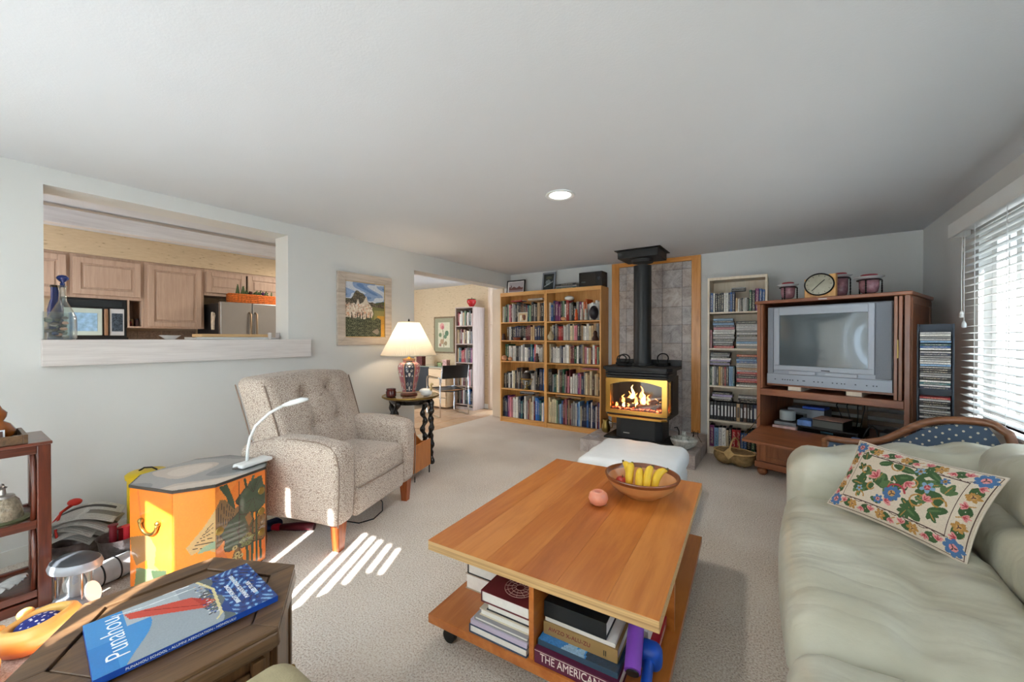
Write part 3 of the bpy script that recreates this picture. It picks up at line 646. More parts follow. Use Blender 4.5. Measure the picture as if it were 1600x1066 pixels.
# ------------------------------------------------------------------ tiled surround, hearth, stove
def stone_mat(name, a, b, c):
    m, nt, p = _new(name); v = _coord(nt); f = _noise(nt, v, 7, 8, .65, 1.2); g = _noise(nt, v, 26, 4, .6, 2.5)
    mx = _n(nt, 'ShaderNodeMath', operation='MULTIPLY_ADD'); mx.inputs[1].default_value = .5; nt.links.new(g, mx.inputs[0]); nt.links.new(f, mx.inputs[2])
    nt.links.new(_ramp(nt, mx.outputs[0], [(.55, a), (.72, b), (.9, c)]), p.inputs['Base Color']); p.inputs['Roughness'].default_value = .45
    _bump(nt, p, mx.outputs[0], .15); return m
STONE = [stone_mat('stone tile %d' % i, S(*a), S(*b), S(*c)) for i, (a, b, c) in enumerate([((142, 128, 122), (176, 164, 158), (198, 188, 182)), ((150, 134, 124), (182, 168, 160), (202, 194, 188)), ((140, 130, 128), (170, 162, 160), (196, 190, 188))])]
GROUT2 = plain('dark grout', S(112, 100, 94), .9)
ts = thing('tile_surround', 'grey stone tile panel in an oak frame behind the stove', 'surround', (-1.375, 5.262, 0))
o_ = 1.375
box('backing', -1.835+o_, -.918+o_, .004, .017, .142, 2.262, GROUT2, ts)
cx_ = [-1.832, -1.732, -1.50, -1.267, -1.029, -.921]; rz_ = [.143, .32, .55, .78, 1.01, 1.24, 1.47, 1.70, 1.94, 2.168, 2.26]
for i in range(5):
    for j in range(10): MB().bx(cx_[i]+.002+o_, cx_[i+1]-.002+o_, -.006, .006, rz_[j]+.002, rz_[j+1]-.002).build('tile', STONE[(i*2+j) % 3], ts, bevel=.0015)
for x0, x1 in ((-1.935, -1.832), (-.921, -.818)): MB().bx(x0+o_, x1+o_, -.014, .017, .143, 2.32).build('frame_side', TRIMOAK, ts, bevel=.003)
MB().bx(-1.832+o_, -.921+o_, -.014, .017, 2.262, 2.32).build('frame_top', TRIMOAKX, ts, bevel=.003)
he = thing('hearth', 'low grey stone tiled hearth slab under the stove', 'hearth', (0, 0, 0))
box('core', -1.92, -.71, 4.21, 5.24, 0, .134, GROUT2, he)
for i in range(4):
    x0 = -1.928+i*.307; MB().bx(x0+.002, x0+.304, 4.202, 4.212, .002, .132).build('tile', STONE[i % 3], he, bevel=.001)
    for j in range(3): MB().bx(x0+.002, x0+.304, 4.202+j*.345+.002, 4.202+j*.345+.343, .133, .142).build('tile', STONE[(i+j) % 3], he, bevel=.001)
for j in range(3): MB().bx(-.712, -.702, 4.202+j*.345+.002, 4.202+j*.345+.343, .002, .132).build('tile', STONE[(j+1) % 3], he, bevel=.001)
st = thing('gas_stove', 'black free-standing stove with brass bay door and burning logs', 'stove', (-1.34, 4.62, .142))
MB().prism([(-.38, -.21), (.38, -.21), (.38, .2), (-.38, .2)], .0005, .022).build('base_plate', BLACKM, st, bevel=.003)
MB().prism([(-.26, -.12), (-.19, -.17), (.19, -.17), (.26, -.12), (.26, .18), (-.26, .18)], .022, .28).build('pedestal', BLACKM, st, bevel=.003)
box('badge', -.16, -.09, -.174, -.1702, .075, .085, STEEL, st)
bd = MB()   # firebox: floor, roof, back and side shells so that the fire can be seen
bd.bx(-.35, .35, -.20, .24, .28, .315); bd.bx(-.35, .35, -.20, .24, .69, .73); bd.bx(-.35, .35, .20, .24, .315, .69); bd.bx(-.35, -.33, -.06, .20, .315, .69); bd.bx(.33, .35, -.06, .20, .315, .69)
bd.build('firebox', BLACKM, st)
box('brick_lining', -.328, .328, .165, .199, .317, .688, plain('fire brick', S(44, 40, 40), .9, var=.3, scale=14), st)
fr = MB(); arch = [(-.285+.57*i/16, .635+.045*(1-((i-8)/8)**2)) for i in range(17)]
fr.bx(-.338, -.285, -.255, -.235, .31, .708); fr.bx(.285, .338, -.255, -.235, .31, .708); fr.bx(-.285, .285, -.255, -.235, .31, .352)
for (xa_, za_), (xb_, zb_) in zip(arch[:-1], arch[1:]):
    fr.add([(xa_, -.255, za_), (xb_, -.255, zb_), (xb_, -.255, .708), (xa_, -.255, .708), (xa_, -.235, za_), (xb_, -.235, zb_), (xb_, -.235, .708), (xa_, -.235, .708)], [(0, 1, 2, 3), (7, 6, 5, 4), (0, 4, 5, 1), (3, 2, 6, 7)])
fr.build('door_frame', BRASS, st, weld=True)
for s in (-1, 1):
    a, b = sorted((s*.338, s*.32)); sd = MB(); sd.bx(a, b, -.235, -.06, .31, .35); sd.bx(a, b, -.235, -.06, .668, .708); sd.bx(a, b, -.235, -.205, .35, .668); sd.bx(a, b, -.09, -.06, .35, .668)
    sd.build('side_frame', BRASS, st, weld=True); box('side_glass', s*.329-.002, s*.329+.002, -.205, -.09, .35, .668, CLEARD, st)
box('door_glass', -.284, .284, -.243, -.239, .352, .682, CLEARD, st)
MB().prism([(-.33, -.22), (-.28, -.265), (.28, -.265), (.33, -.22), (.33, -.2), (-.33, -.2)], .262, .288).build('ash_lip', BRASS, st, bevel=.003)
for z, d in ((.722, .262), (.752, .268), (.782, .272)): MB().prism([(-.35, -d+.03), (-.33, -d), (.33, -d), (.35, -d+.03), (.35, 0), (-.35, 0)], z, z+.018).build('louver', BLACKM, st, bevel=.002)
box('upper_box', -.335, .335, -.19, .23, .73, .80, BLACKM, st)
MB().prism([(-.385, -.22), (-.34, -.285), (.34, -.285), (.385, -.22), (.385, .25), (-.385, .25)], .802, .838).build('top_plate', BLACKM, st, bevel=.004)
MB().bx(-.385, .385, .222, .248, .838, .905).build('back_rail', BLACKM, st, bevel=.003)
MB().lathe([(.115, .838), (.115, .86), (.101, .862), (.101, 2.02)], 32, (-.03, .12, 0)).build('flue_pipe', plain('flue black', S(34, 36, 38), .42, var=.05), st, smooth='auto')
cb = MB().prism([(-.26, -.09), (.20, -.09), (.20, .31), (-.26, .31)], 2.09, 2.177).build('ceiling_collar', BLACKM, st, bevel=.004)
box('collar_flange', -.29, .23, -.12, .34, 2.178, 2.186, BLACKM, cb); MB().lathe([(.12, 2.055), (.13, 2.09)], 28, (-.03, .12, 0)).build('collar_ring', BLACKM, cb)
BARK = plain('burning log', S(120, 82, 62), .95, var=.45, scale=18, bump=.6, bscale=30); CHAR = plain('charred log', S(52, 46, 44), .95, var=.5, scale=22, bump=.6, bscale=30)
for a, b, r, m in (((-.27, .03, .40), (.03, .09, .43), .045, BARK), ((-.05, .07, .42), (.27, -.01, .41), .048, CHAR), ((-.27, -.10, .38), (.20, -.12, .378), .032, CHAR), ((.10, -.04, .40), (.27, .08, .49), .04, BARK), ((-.18, -.04, .42), (.10, .03, .47), .032, CHAR), ((-.02, -.15, .375), (.26, -.10, .40), .028, BARK)):
    MB().tube([Vector(a).lerp(Vector(b), t) for t in (0, .3, .6, 1)], [r, r*1.1, r*.95, r], 10).build('log', m, st, smooth='auto')
def ember_mat():
    m, nt, p = _new('glowing embers'); f = _noise(nt, _coord(nt), 38, 3)
    p.inputs['Base Color'].default_value = S(40, 34, 32); nt.links.new(_ramp(nt, f, [(.5, (0, 0, 0, 1)), (.62, (1, .12, .03, 1)), (.8, (1, .5, .2, 1))]), p.inputs['Emission Color']); p.inputs['Emission Strength'].default_value = 4; return m
MB().grid(lambda u, v: (-.31+.62*u, -.20+.30*v, .35+.035*abs(math.sin(u*31+v*7)*math.sin(v*23+u*11))), 30, 16).build('embers', ember_mat(), st)
FL1 = emis('flame yellow', (1, .62, .18, 1), 7); FL2 = emis('flame orange', (1, .30, .06, 1), 5)
for x, y, h, r, m in ((-.10, -.02, .22, .030, FL1), (-.14, .01, .14, .026, FL2), (.0, .0, .21, .030, FL2), (.03, -.03, .15, .026, FL1), (-.22, .0, .10, .02, FL2), (.08, -.02, .12, .02, FL2), (-.17, -.13, .06, .018, FL1), (.17, -.02, .08, .018, FL2), (-.02, -.13, .07, .018, FL1), (.07, -.13, .06, .016, FL2), (-.25, -.13, .05, .016, FL2), (-.06, -.03, .13, .022, FL2), (.12, -.13, .05, .014, FL1), (-.11, -.13, .05, .016, FL2), (.22, -.03, .05, .016, FL2)):
    MB().tube([(x+(.018*i/7)*math.sin(i*1.5+x*40), y, .395+h*i/7-(.03 if y < -.1 else 0)) for i in range(8)], [r*k for k in (.4, .9, 1, .8, .55, .36, .2, .03)], 8).build('flame', m, st, smooth=True)
L = bpy.data.lights.new('fire', 'POINT'); L.energy = 1.3; L.color = (1, .45, .15); L.shadow_soft_size = .06
lo = bpy.data.objects.new('fire', L); COL.objects.link(lo); lo.location = (-1.38, 4.46, .66)
# three old flat irons with loop handles on the stove
def flat_iron(x, y, rz, k, label):
    t = thing('flat_iron', label, 'flat iron', (x, y, .981), rz, 'flat irons on the stove')
    MB().prism([(-.07*k, -.035), (.03*k, -.04), (.08*k, 0), (.03*k, .04), (-.07*k, .035)], .0005, .028*k).build('sole', IRON, t, bevel=.003)
    MB().tube([(-.045*k, 0, .025)]+[(.055*k*math.cos(a)*1.05, 0, .075*k+.045*k*math.sin(a)) for a in np.linspace(3.6, -.5, 12)]+[(.04*k, 0, .025)], .007, 8).build('handle', IRON, t, smooth=True)
flat_iron(-1.63, 4.77, .1, .95, 'small black flat iron beside the back corner of the stove top')
flat_iron(-1.53, 4.57, 0, 1.1, 'larger black flat iron just before the flue pipe')
flat_iron(-1.135, 4.74, .8, 1.2, 'black flat iron standing alone beyond the flue pipe')
# things on the hearth
SPK = stone_mat('speckled stoneware', S(92, 96, 94), S(176, 178, 170), S(206, 206, 200))
t = thing('stone_bowl', 'speckled grey stone bowl standing on the hearth corner', 'bowl', (-.845, 4.42, .142))
MB().lathe([(.05, .0005), (.06, .004), (.115, .05), (.135, .10), (.12, .115), (.10, .112), (.085, .06), (.02, .04)], 24).build('bowl_body', SPK, t, smooth='auto')
t = thing('cat_figurine', 'small grey carved animal figurine sitting in the stone bowl', 'figurine', (-.845, 4.42, .185))
MB().lathe([(.03, .0), (.036, .03), (.028, .07), (.018, .09)], 14).build('body', SPK, t, smooth=True); MB().ball((.005, -.01, .11), (.024, .03, .022), 12, 8).build('head', SPK, t, smooth=True)
for s in (-1, 1): MB().lathe([(.007, 0), (.001, .02)], 8, (s*.012, 0, .125)).build('ear', SPK, t)
MB().lathe([(.055, .0005), (.06, .006), (.058, .014), (.04, .018), (.001, .019)], 24).build('stone_disc', STONE[2], loc=(-1.83, 4.40, .142), smooth='auto')
tag(bpy.data.objects['stone_disc'], 'flat dark grey stone disc on the hearth edge', 'stone')
t = thing('brass_jug', 'small brass jug on the hearth beside the oak bookcase', 'jug', (-1.79, 4.66, .142))
MB().lathe([(.03, .0005), (.05, .02), (.055, .07), (.035, .12), (.04, .16), (.036, .16), (.03, .12)], 20).build('body', BRASSD, t, smooth=True); MB().tube([(.04, 0, .15), (.085, 0, .13), (.08, 0, .07), (.05, 0, .05)], .006, 8).build('handle', BRASSD, t, smooth=True)
t = thing('wire_stand', 'thin black wire stand on the hearth beneath the oak frame', 'stand', (-.80, 4.78, .142))
for k in range(3):
    a = k*2.1; MB().tube([(.07*math.cos(a), .07*math.sin(a), .003), (.03*math.cos(a), .03*math.sin(a), .07), (.035*math.cos(a+.5), .035*math.sin(a+.5), .13)], .003, 6).build('leg', IRON, t)
MB().tube([(.036*math.cos(a), .036*math.sin(a), .10) for a in np.linspace(0, 2*PI, 17)[:-1]], .003, 6, True).build('ring', IRON, t)
t = thing('fire_poker', 'black curved fire poker hook leaning on the stove side', 'poker', (-.93, 4.60, .142))
MB().tube([(0, 0, .003), (.0, 0, .14), (-.02, .0, .18), (-.05, 0, .17)], .006, 8).build('rod', IRON, t, smooth=True)
# egg basket before the birch bookcase
WICK = plain('willow wicker', S(158, 130, 88), .8, var=.3, scale=30, bump=.5, bscale=90); WICKL = plain('pale willow', S(206, 174, 120), .8, var=.15, scale=30)
t = thing('egg_basket', 'round woven willow basket with hoop handle before the birch bookcase', 'basket', (-.40, 4.62, 0), math.radians(-15))
for s in (-1, 1):
    MB().ball((s*.075, 0, .098), (.12, .13, .097), 20, 12, fn=lambda p: (p.x, p.y, min(p.z, .045)+.004*math.sin(p.x*130))).build('belly', WICK, t, smooth=True)
MB().tube([(.003, .135*math.cos(a), .11+.165*max(0, math.sin(a))**.8) for a in np.linspace(0, PI, 20)], .009, 8).build('handle', WICKL, t, smooth=True)
MB().tube([(.19*math.cos(a), .135*math.sin(a), .142) for a in np.linspace(0, 2*PI, 29)[:-1]], .008, 8, True).build('rim', WICKL, t, smooth=True)
MB().add([(0, -.145, .20), (.055, -.14, .145), (0, -.152, .085), (-.055, -.14, .145), (0, -.135, .145)], [(0, 3, 2, 1), (0, 1, 4), (1, 2, 4), (2, 3, 4), (3, 0, 4)]).build('eye_weave', WICKL, t)
# ------------------------------------------------------------------ television cabinet
tc_ = thing('tv_cabinet', 'cherry wood television cabinet with drop front angled across the corner', 'cabinet', (-.198, 4.449, 0), math.radians(-20))
Wc, Dc, Hc = 1.047, .80, 1.655
for x in (0, Wc-.03): MB().bx(x, x+.03, 0, Dc, .07, Hc-.03).build('side_panel', CHERRY, tc_, bevel=.002)
MB().bx(Wc+.0005, Wc+.006, .05, .09, .13, Hc-.05).bx(Wc+.0005, Wc+.006, Dc-.08, Dc-.03, .13, Hc-.05).bx(Wc+.0005, Wc+.006, .09, Dc-.08, Hc-.09, Hc-.05).bx(Wc+.0005, Wc+.006, .09, Dc-.08, .13, .19).build('side_moulding', CHERRY, tc_)
MB().bx(-.015, Wc+.015, -.02, Dc, Hc-.03, Hc).build('top_panel', CHERRYX, tc_, bevel=.006)
MB().bx(.03, Wc-.03, .04, Dc-.02, .805, .825).build('tv_shelf', CHERRYX, tc_); MB().bx(.03, Wc-.03, .0, .04, .765, .825).build('middle_rail', CHERRYX, tc_, bevel=.004)
MB().bx(.03, Wc-.03, .02, Dc-.02, .43, .45).build('gear_shelf', CHERRYX, tc_)
MB().bx(.03, Wc-.03, .02, Dc-.02, .11, .13).build('bottom_panel', CHERRYX, tc_)
bp = MB().bx(.03, Wc-.03, Dc-.02, Dc-.005, .07, .45).bx(.03, Wc-.03, Dc-.02, Dc-.005, .80, Hc-.03).build('back_panel', CHERRY, tc_)
for z in (.49, .57, .65, .73): MB().bx(.03, Wc-.03, Dc-.018, Dc-.006, z, z+.045).build('back_slat', DARKW, tc_)
MB().bx(.60, .64, Dc-.03, Dc-.018, .45, .80).build('back_upright', DARKW, tc_)
MB().bx(.03, Wc-.03, .0, .02, .40, .46).build('lower_rail', CHERRYX, tc_, bevel=.003)
for x0, x1 in ((.03, .52), (.527, Wc-.03)):
    dr = MB().bx(x0+.003, x1-.003, .004, .022, .135, .397).build('door', CHERRY, tc_, bevel=.002)
    for r in ((x0+.003, x0+.055, -.006, .004, .135, .397), (x1-.055, x1-.003, -.006, .004, .135, .397), (x0+.055, x1-.055, -.006, .004, .345, .397), (x0+.055, x1-.055, -.006, .004, .135, .185)): MB().bx(*r).build('door_frame', CHERRY, dr, bevel=.003)
MB().bx(-.012, Wc+.012, -.02, Dc, .07, .13).build('base_moulding', CHERRYX, tc_, bevel=.008)
for x in (.04, Wc-.04):
    for y in (.03, Dc-.06): MB().lathe([(.028, 0), (.042, .02), (.044, .045), (.03, .07)], 16, (x, y, 0)).build('bun_foot', CHERRY, tc_, smooth=True)
flap = MB().add([(.035, 0, .478), (Wc-.035, 0, .478), (Wc-.035, -.385, .40), (.035, -.385, .40), (.035, .004, .458), (Wc-.035, .004, .458), (Wc-.035, -.381, .378), (.035, -.381, .378)], [(0, 3, 2, 1), (4, 5, 6, 7), (3, 7, 6, 2), (0, 4, 7, 3), (1, 2, 6, 5), (0, 1, 5, 4)]).build('drop_front', CHERRYX, tc_, bevel=.004)
MB().add([(.035, -.355, .4075), (Wc-.035, -.355, .4075), (Wc-.035, -.36, .4065), (.035, -.36, .4065)], [(0, 3, 2, 1)]).build('inlay_line', DARKW, flap)
MB().tube([(.033, .02, .60), (.033, -.14, .50), (.034, -.36, .41)], .003, 6).build('stay', BRASSD, tc_)
MB().bx(.034, .052, -.004, .30, .83, Hc-.035).build('pocket_door', CHERRY, tc_, bevel=.002)
for x in (.962, .988): MB().bx(x, x+.02, -.018, .34, .83, Hc-.035).build('pocket_door', CHERRY, tc_, bevel=.003)
for z in (1.22,): MB().bx(.982, .988, -.024, -.008, z-.07, z+.07).build('hinge', BRASSD, tc_)
box('catch', .49, .55, -.022, -.0205, Hc-.022, Hc-.014, STEEL, tc_)
# blocks the set stands on
cab = lambda x, y, z: tuple(Matrix.Translation((-.198, 4.449, 0)) @ Matrix.Rotation(math.radians(-20), 4, 'Z') @ Vector((x, y, z)))
CR = math.radians(-20)
t = thing('tv_riser', 'wooden riser board on blocks under the silver television', 'riser', cab(.51, .05, .825), CR)
MB().bx(-.44, .44, 0, .5, .035, .052).build('board', CHERRYX, t); [MB().bx(x-.05, x+.05, .01, .48, .0005, .035).build('block', BIRCH, t) for x in (-.22, .2)]
tv = thing('television', 'silver tube television with grey screen inside the cherry cabinet', 'television', cab(.078, .02, .878), CR)
tw, th_ = .87, .715
MB().bx(0, tw, .02, .09, 0, th_).build('front_shell', SILVERP, tv, bevel=.006)
MB().prism([(.05, .09), (tw-.05, .09), (tw-.18, .55), (.18, .55)], .03, th_-.05).build('tube_housing', BLACKP, tv)
sx0, sx1, sz0, sz1 = .10, .725, .175, .635
for r in ((.055, sx0, .175, .705), (sx1, .765, .175, .705), (sx0, sx1, sz1, .705), (.055, .765, .132, sz0)): MB().bx(r[0], r[1], .004, .02, r[2], r[3]).build('screen_bezel', SILVERL, tv, bevel=.003)
for x0, x1 in ((.004, .052), (.77, tw-.004)): MB().bx(x0, x1, .006, .02, .10, .708).build('speaker_grille', DARKG if False else plain('speaker mesh', S(132, 138, 148), .55, .2, .06, 200), tv, bevel=.004)
MB().grid(lambda u, v: (sx0-.004+(sx1-sx0+.008)*u, .0155-.012*(1-(2*u-1)**2)*(1-(2*v-1)**2*.6), sz0-.004+(sz1-sz0+.008)*v), 20, 14).build('screen', plain('dark screen glass', S(74, 86, 92), .12, var=.03, coat=.4, spec=.7), tv, smooth=True)
MB().bx(.0, tw, .004, .02, .0, .095).build('control_panel', SILVERP, tv, bevel=.003)
for x0, x1, nm in ((.18, .38, 'tape_slot'), (.45, .66, 'disc_tray')): MB().bx(x0, x1, .001, .004, .098, .126).build(nm, SILVERL, tv, bevel=.001)
for x in (.07, .13, .15, .17, .19, .21, .25, .29, .30, .37, .40, .43, .50, .53, .56, .58, .65, .72, .76, .78): MB().bx(x-.004, x+.004, .0, .004, .04, .048).build('button', DARKG, tv)
MB().bx(.45-.03, .45+.03, .0005, .004, .14, .148).build('name_plate', DARKG, tv)
# gear inside the cabinet
def gear(name, label, cat, x0, x1, y0, y1, z0, h, mat, rz=0):
    t = thing(name, label, cat, cab((x0+x1)/2, (y0+y1)/2, z0), CR+rz); hx, hy = (x1-x0)/2, (y1-y0)/2
    MB().bx(-hx, hx, -hy, hy, .0005, h).build('body', mat, t, bevel=.003); return t
t = gear('video_recorder', 'flat black video recorder on the cabinet shelf', 'recorder', .30, .73, .10, .42, .45, .06, BLACKP)
box('front_strip', -.2, .2, -.163, -.1605, .012, .05, BLACKG, t); box('display', -.04, .05, -.165, -.163, .02, .036, plain('display', S(40, 70, 84), .2), t)
t = gear('cassette_box', 'black box with pink patterned lid resting on the video recorder', 'box', .42, .64, .09, .30, .5105, .075, BLACKP, -.05)
box('lid', -.112, .112, -.107, .107, .076, .08, plain('pink patterned lid', S(190, 150, 136), .6, var=.35, scale=24), t); box('edge_label', -.105, .105, -.1075, -.1055, .01, .066, plain('label card', S(88, 92, 88), .6), t)
t = gear('disc_spindle', 'round clear tub of blank discs stacked on flat cases', 'disc tub', .11, .25, .15, .29, .52, .004, BLACKP)
MB().lathe([(.062, .005), (.064, .01), (.064, .085), (.055, .094), (.01, .096)], 24).build('tub', plain('milky plastic tub', S(176, 186, 188), .3, var=.06), t, smooth='auto')
gear('flat_case', 'pink and white flat film case lying at the cabinet corner', 'film case', .10, .29, .09, .24, .45, .03, plain('pale pink case', S(206, 176, 172), .4, var=.25, scale=20))
gear('flat_case', 'grey flat film case under the tub of discs', 'film case', .10, .28, .13, .30, .482, .03, plain('grey case', S(120, 124, 128), .4, var=.2, scale=20))
gear('blue_box', 'blue and white cardboard box beside the video recorder', 'box', .295, .40, .09, .25, .5105, .05, plain('blue white carton', S(96, 132, 190), .5, var=.4, scale=14), .1)
t = gear('tape_machine', 'silver player box with bright blue case on top at cabinet back', 'player', .10, .40, .45, .66, .45, .16, SILVERP)
gear('blue_case', 'bright blue disc case on the silver player', 'disc case', .22, .40, .46, .60, .6115, .025, plain('bright blue', S(40, 84, 190), .35))
gear('black_box', 'black glossy box beside the tub of discs', 'box', .11, .27, .33, .43, .45, .12, BLACKG)
gear('game_console', 'dark grey plastic box at the far end of the cabinet shelf', 'console', .86, 1.0, .10, .30, .45, .10, DARKG)
t = thing('camera_strap', 'black looped strap lying on the cabinet shelf', 'strap', cab(.795, .16, .45), CR)
MB().tube([(-.05, 0, .006), (-.03, .03, .09), (0, .04, .13), (.03, .03, .10), (.055, 0, .006)], .008, 6).build('loop', BLACKP, t, smooth=True)
for i, (x, c) in enumerate(((.70, 'blue'), (.79, 'pale blue'))):
    t = gear('small_packet', 'small %s packet near the shelf edge of the cabinet' % c, 'packet', x, x+.05, .03, .07, .45, .035, plain('packet %d' % i, S(*((60, 120, 190), (150, 190, 210))[i]), .5, var=.3, scale=40), .3*i)
for i, x in enumerate((.46, .52, .58, .61)):
    t = thing('cable', 'black hanging cable, %s from the left behind the player' % nth(i+1), 'cable', cab(x, .68, .45), CR, 'cables in the cabinet')
    MB().tube([(0, 0, .004), (.02, -.03, .10), (-.03+.02*i, .0, .2), (.01, .03, .345)], .005, 6).build('wire', BLACKP, t, smooth=True)
# candle holders and clock on top
PURPG = plain('crackled mauve glass', S(158, 112, 122), .25, var=.25, scale=40, bump=.4, bscale=60, coat=.3); CANDLE = plain('red candle wax', S(150, 44, 56), .5, var=.1)
FROST = glass('frosted rim glass', (.85, .85, .87, 1), .25, .55, True)
def holder(x, y, label, k=1.0, h=.12):
    t = thing('candle_holder', label, 'candle holder', cab(x, y, Hc), CR, 'candle holders on the cabinet')
    MB().lathe([(.035*k, .02), (.05*k, .03), (.058*k, .07), (.060*k, h+.02), (.056*k, h+.02), (.05*k, .05), (.01, .035)], 24).build('cup', PURPG, t, smooth=True)
    MB().lathe([(.062*k, h+.018), (.088*k, h+.032), (.09*k, h+.036), (.062*k, h+.024)], 24, cap=False).build('glass_rim', FROST, t, smooth=True)
    MB().lathe([(.05*k, .055), (.05*k, h+.052), (.044*k, h+.056), (.01, h+.052)], 20).build('candle', CANDLE, t, smooth='auto')
    MB().tube([(.07*k*math.cos(a), .07*k*math.sin(a), h+.008) for a in np.linspace(0, 2*PI, 25)[:-1]], .005, 6, True).build('wire_ring', IRON, t, smooth=True)
    for j in range(3):
        a = j*2*PI/3+.5; MB().tube([(.075*k*math.cos(a), .075*k*math.sin(a), z+.0005) for z in np.linspace(0, h+.006, 14)], [.0045 if i % 2 else .0065 for i in range(14)], 6).build('wire_leg', IRON, t)
holder(.20, .16, 'smaller mauve glass candle holder at the birch bookcase end', .95, .115)
holder(.77, .20, 'mauve glass candle holder at the window end of the cabinet', 1.1, .12)
holder(.55, .30, 'tall red candle holder half hidden behind the mantel clock', 1.0, .17)
ck = thing('mantel_clock', 'wooden mantel clock with oval silver dial on the television cabinet', 'clock', cab(.475, .10, Hc), CR+.06)
MB().bx(-.115, .105, -.03, .03, .0005, .13).build('block', OAK, ck, bevel=.003); MB().bx(.06, .105, -.034, .034, .13, .2).build('upright', OAK, ck, bevel=.002); MB().bx(-.115, -.09, -.03, .03, .13, .17).build('upright', OAK, ck, bevel=.002)
dial = MB().lathe([(.001, .0), (.085, 0), (.092, .004), (.095, .012), (.092, .018), (.05, .02)], 36, (0, 0, 0), M=Matrix.Translation((-.005, -.032, .115)) @ Matrix.Rotation(PI/2, 4, 'X') @ Matrix.Scale(1.12, 4, (1, 0, 0))).build('dial', plain('clock dial', S(150, 146, 130), .3, .3, .1, 20), ck, smooth='auto')
MB().tube([(-.005+.103*math.cos(a), -.05, .115+.092*math.sin(a)) for a in np.linspace(0, 2*PI, 37)[:-1]], .006, 6, True).build('dial_rim', IRON, dial, smooth=True)
for a, l in ((.75, .055), (3.95, .075)): MB().tube([(-.005, -.054, .115), (-.005+l*math.cos(a), -.054, .115+l*math.sin(a))], .003, 6).build('hand', IRON, dial)
for k in range(12):
    a = k*PI/6; MB().tube([(-.005+.078*math.cos(a), -.0535, .115+.07*math.sin(a)), (-.005+.09*math.cos(a), -.0535, .115+.081*math.sin(a))], .002, 4).build('hour_mark', IRON, dial)
# ------------------------------------------------------------------ disc tower
cdt = thing('disc_tower', 'tall dark slotted disc tower in the corner by the window', 'rack', (.865, 3.86, 0), math.radians(-14))
NAVYM = plain('dark blue metal', S(52, 60, 72), .4, .3)
MB().bx(-.085, .085, .075, .09, 0, 1.40).build('back_plate', NAVYM, cdt); [MB().bx(min(s*.078, s*.088), max(s*.078, s*.088), .0, .09, 0, 1.40).build('upright', NAVYM, cdt, bevel=.002) for s in (-1, 1)]
MB().bx(-.11, .11, -.08, .12, 0, .03).build('foot_plate', NAVYM, cdt, bevel=.004)
for z in (.58, .945): MB().bx(-.078, .078, -.02, .075, z, z+.012).build('shelf', NAVYM, cdt)
cdm = _bookmesh('disc', [CASEM, WHITEP], .004)
cols = 'ksksknskkskskyskskksr' + 'nsewksykkylwsyynswbelsyws'
Mt = Matrix.Translation((.865, 3.86, 0)) @ Matrix.Rotation(math.radians(-14), 4, 'Z')
z = .592; n_ = 0
for i, c in enumerate(cols):
    if i == 21: z = .957
    if c not in PAL: c = 'y'
    p_ = Mt @ Vector((-.0715+random.uniform(0, .003), -.05+random.uniform(0, .006), z+.0128))
    volume('disc_case', cdm, p_, (.0125, .122, .142), c, '%s disc case, %s up in the disc tower' % (CN[c], nth(i+1)), 'disc case', 'disc cases in the tower', rot=(0, PI/2, math.radians(-14))); z += .0148+(.006 if i in (24, 37, 40) else 0)
for o in [x for x in bpy.data.objects if x.name.startswith('disc_case')]: o.rotation_euler = (Matrix.Rotation(math.radians(-14), 3, 'Z') @ Matrix.Rotation(PI/2, 3, 'Y')).to_euler()
# ------------------------------------------------------------------ blue dotted settee behind the sofa
def dots_mat():
    m, nt, p = _new('blue dotted upholstery'); vo = _n(nt, 'ShaderNodeTexVoronoi'); vo.inputs['Scale'].default_value = 1; vo.inputs['Randomness'].default_value = 0
    nt.links.new(_coord(nt, (27, .2, 27), rot=(0, math.radians(45), 0)), vo.inputs['Vector'])
    nt.links.new(_ramp(nt, vo.outputs['Distance'], [(.0, S(214, 206, 186)), (.13, S(214, 206, 186)), (.17, S(70, 88, 110)), (1, S(70, 88, 110))]), p.inputs['Base Color']); p.inputs['Roughness'].default_value = .8; return m
DOTS = dots_mat()
ch = thing('settee', 'blue dotted settee with carved scroll back behind the leather sofa', 'settee', (.25, 3.45, 0), math.atan2(-.30, .75))
Ls = .735
def zt(s): return .615+.235*(1/(1+math.exp(-(s-.52)*11)))-.10*max(0, s-.9)*8*max(0, s-.9)
prof = [(Ls*s*1.055, zt(s)-.12*max(0, s-.93)/.07) for s in np.linspace(0, 1, 26)]
q = MB(); n = len(prof)
for i in range(n-1):
    (xa, za), (xb, zb) = prof[i], prof[i+1]
    q.grid(lambda u, v, xa=xa, xb=xb, za=za, zb=zb: (xa+(xb-xa)*u, -.035*math.sin(PI*min(1, v*1.0)), .33+(za+(zb-za)*u-.35)*v), 1, 8)
q.build('back_padding', DOTS, ch, smooth=True, weld=True)
MB().bx(0, Ls, .002, .02, .30, .56).build('back_board', CHERRYX, ch)
rail = [(0, 0, .30), (0, 0, zt(0)-.01)]+[(Ls*s, 0, zt(s)) for s in np.linspace(.02, 1, 22)]+[(Ls+.05, 0, zt(1)-.04), (Ls+.065, 0, zt(1)-.10), (Ls+.045, 0, zt(1)-.16), (Ls-.0, 0, zt(1)-.19)]
MB().tube(rail, .022, 10).build('carved_rail', wood('walnut rail', S(104, 62, 38), S(146, 96, 64), 0, 3, .32, .35), ch, smooth=True)
MB().rbox((Ls/2, .135, .33), (Ls-.02, .22, .16), .05, 6).build('seat', DOTS, ch, smooth=True)
MB().bx(0, Ls, .0, .24, .20, .26).build('seat_rail', CHERRYX, ch)
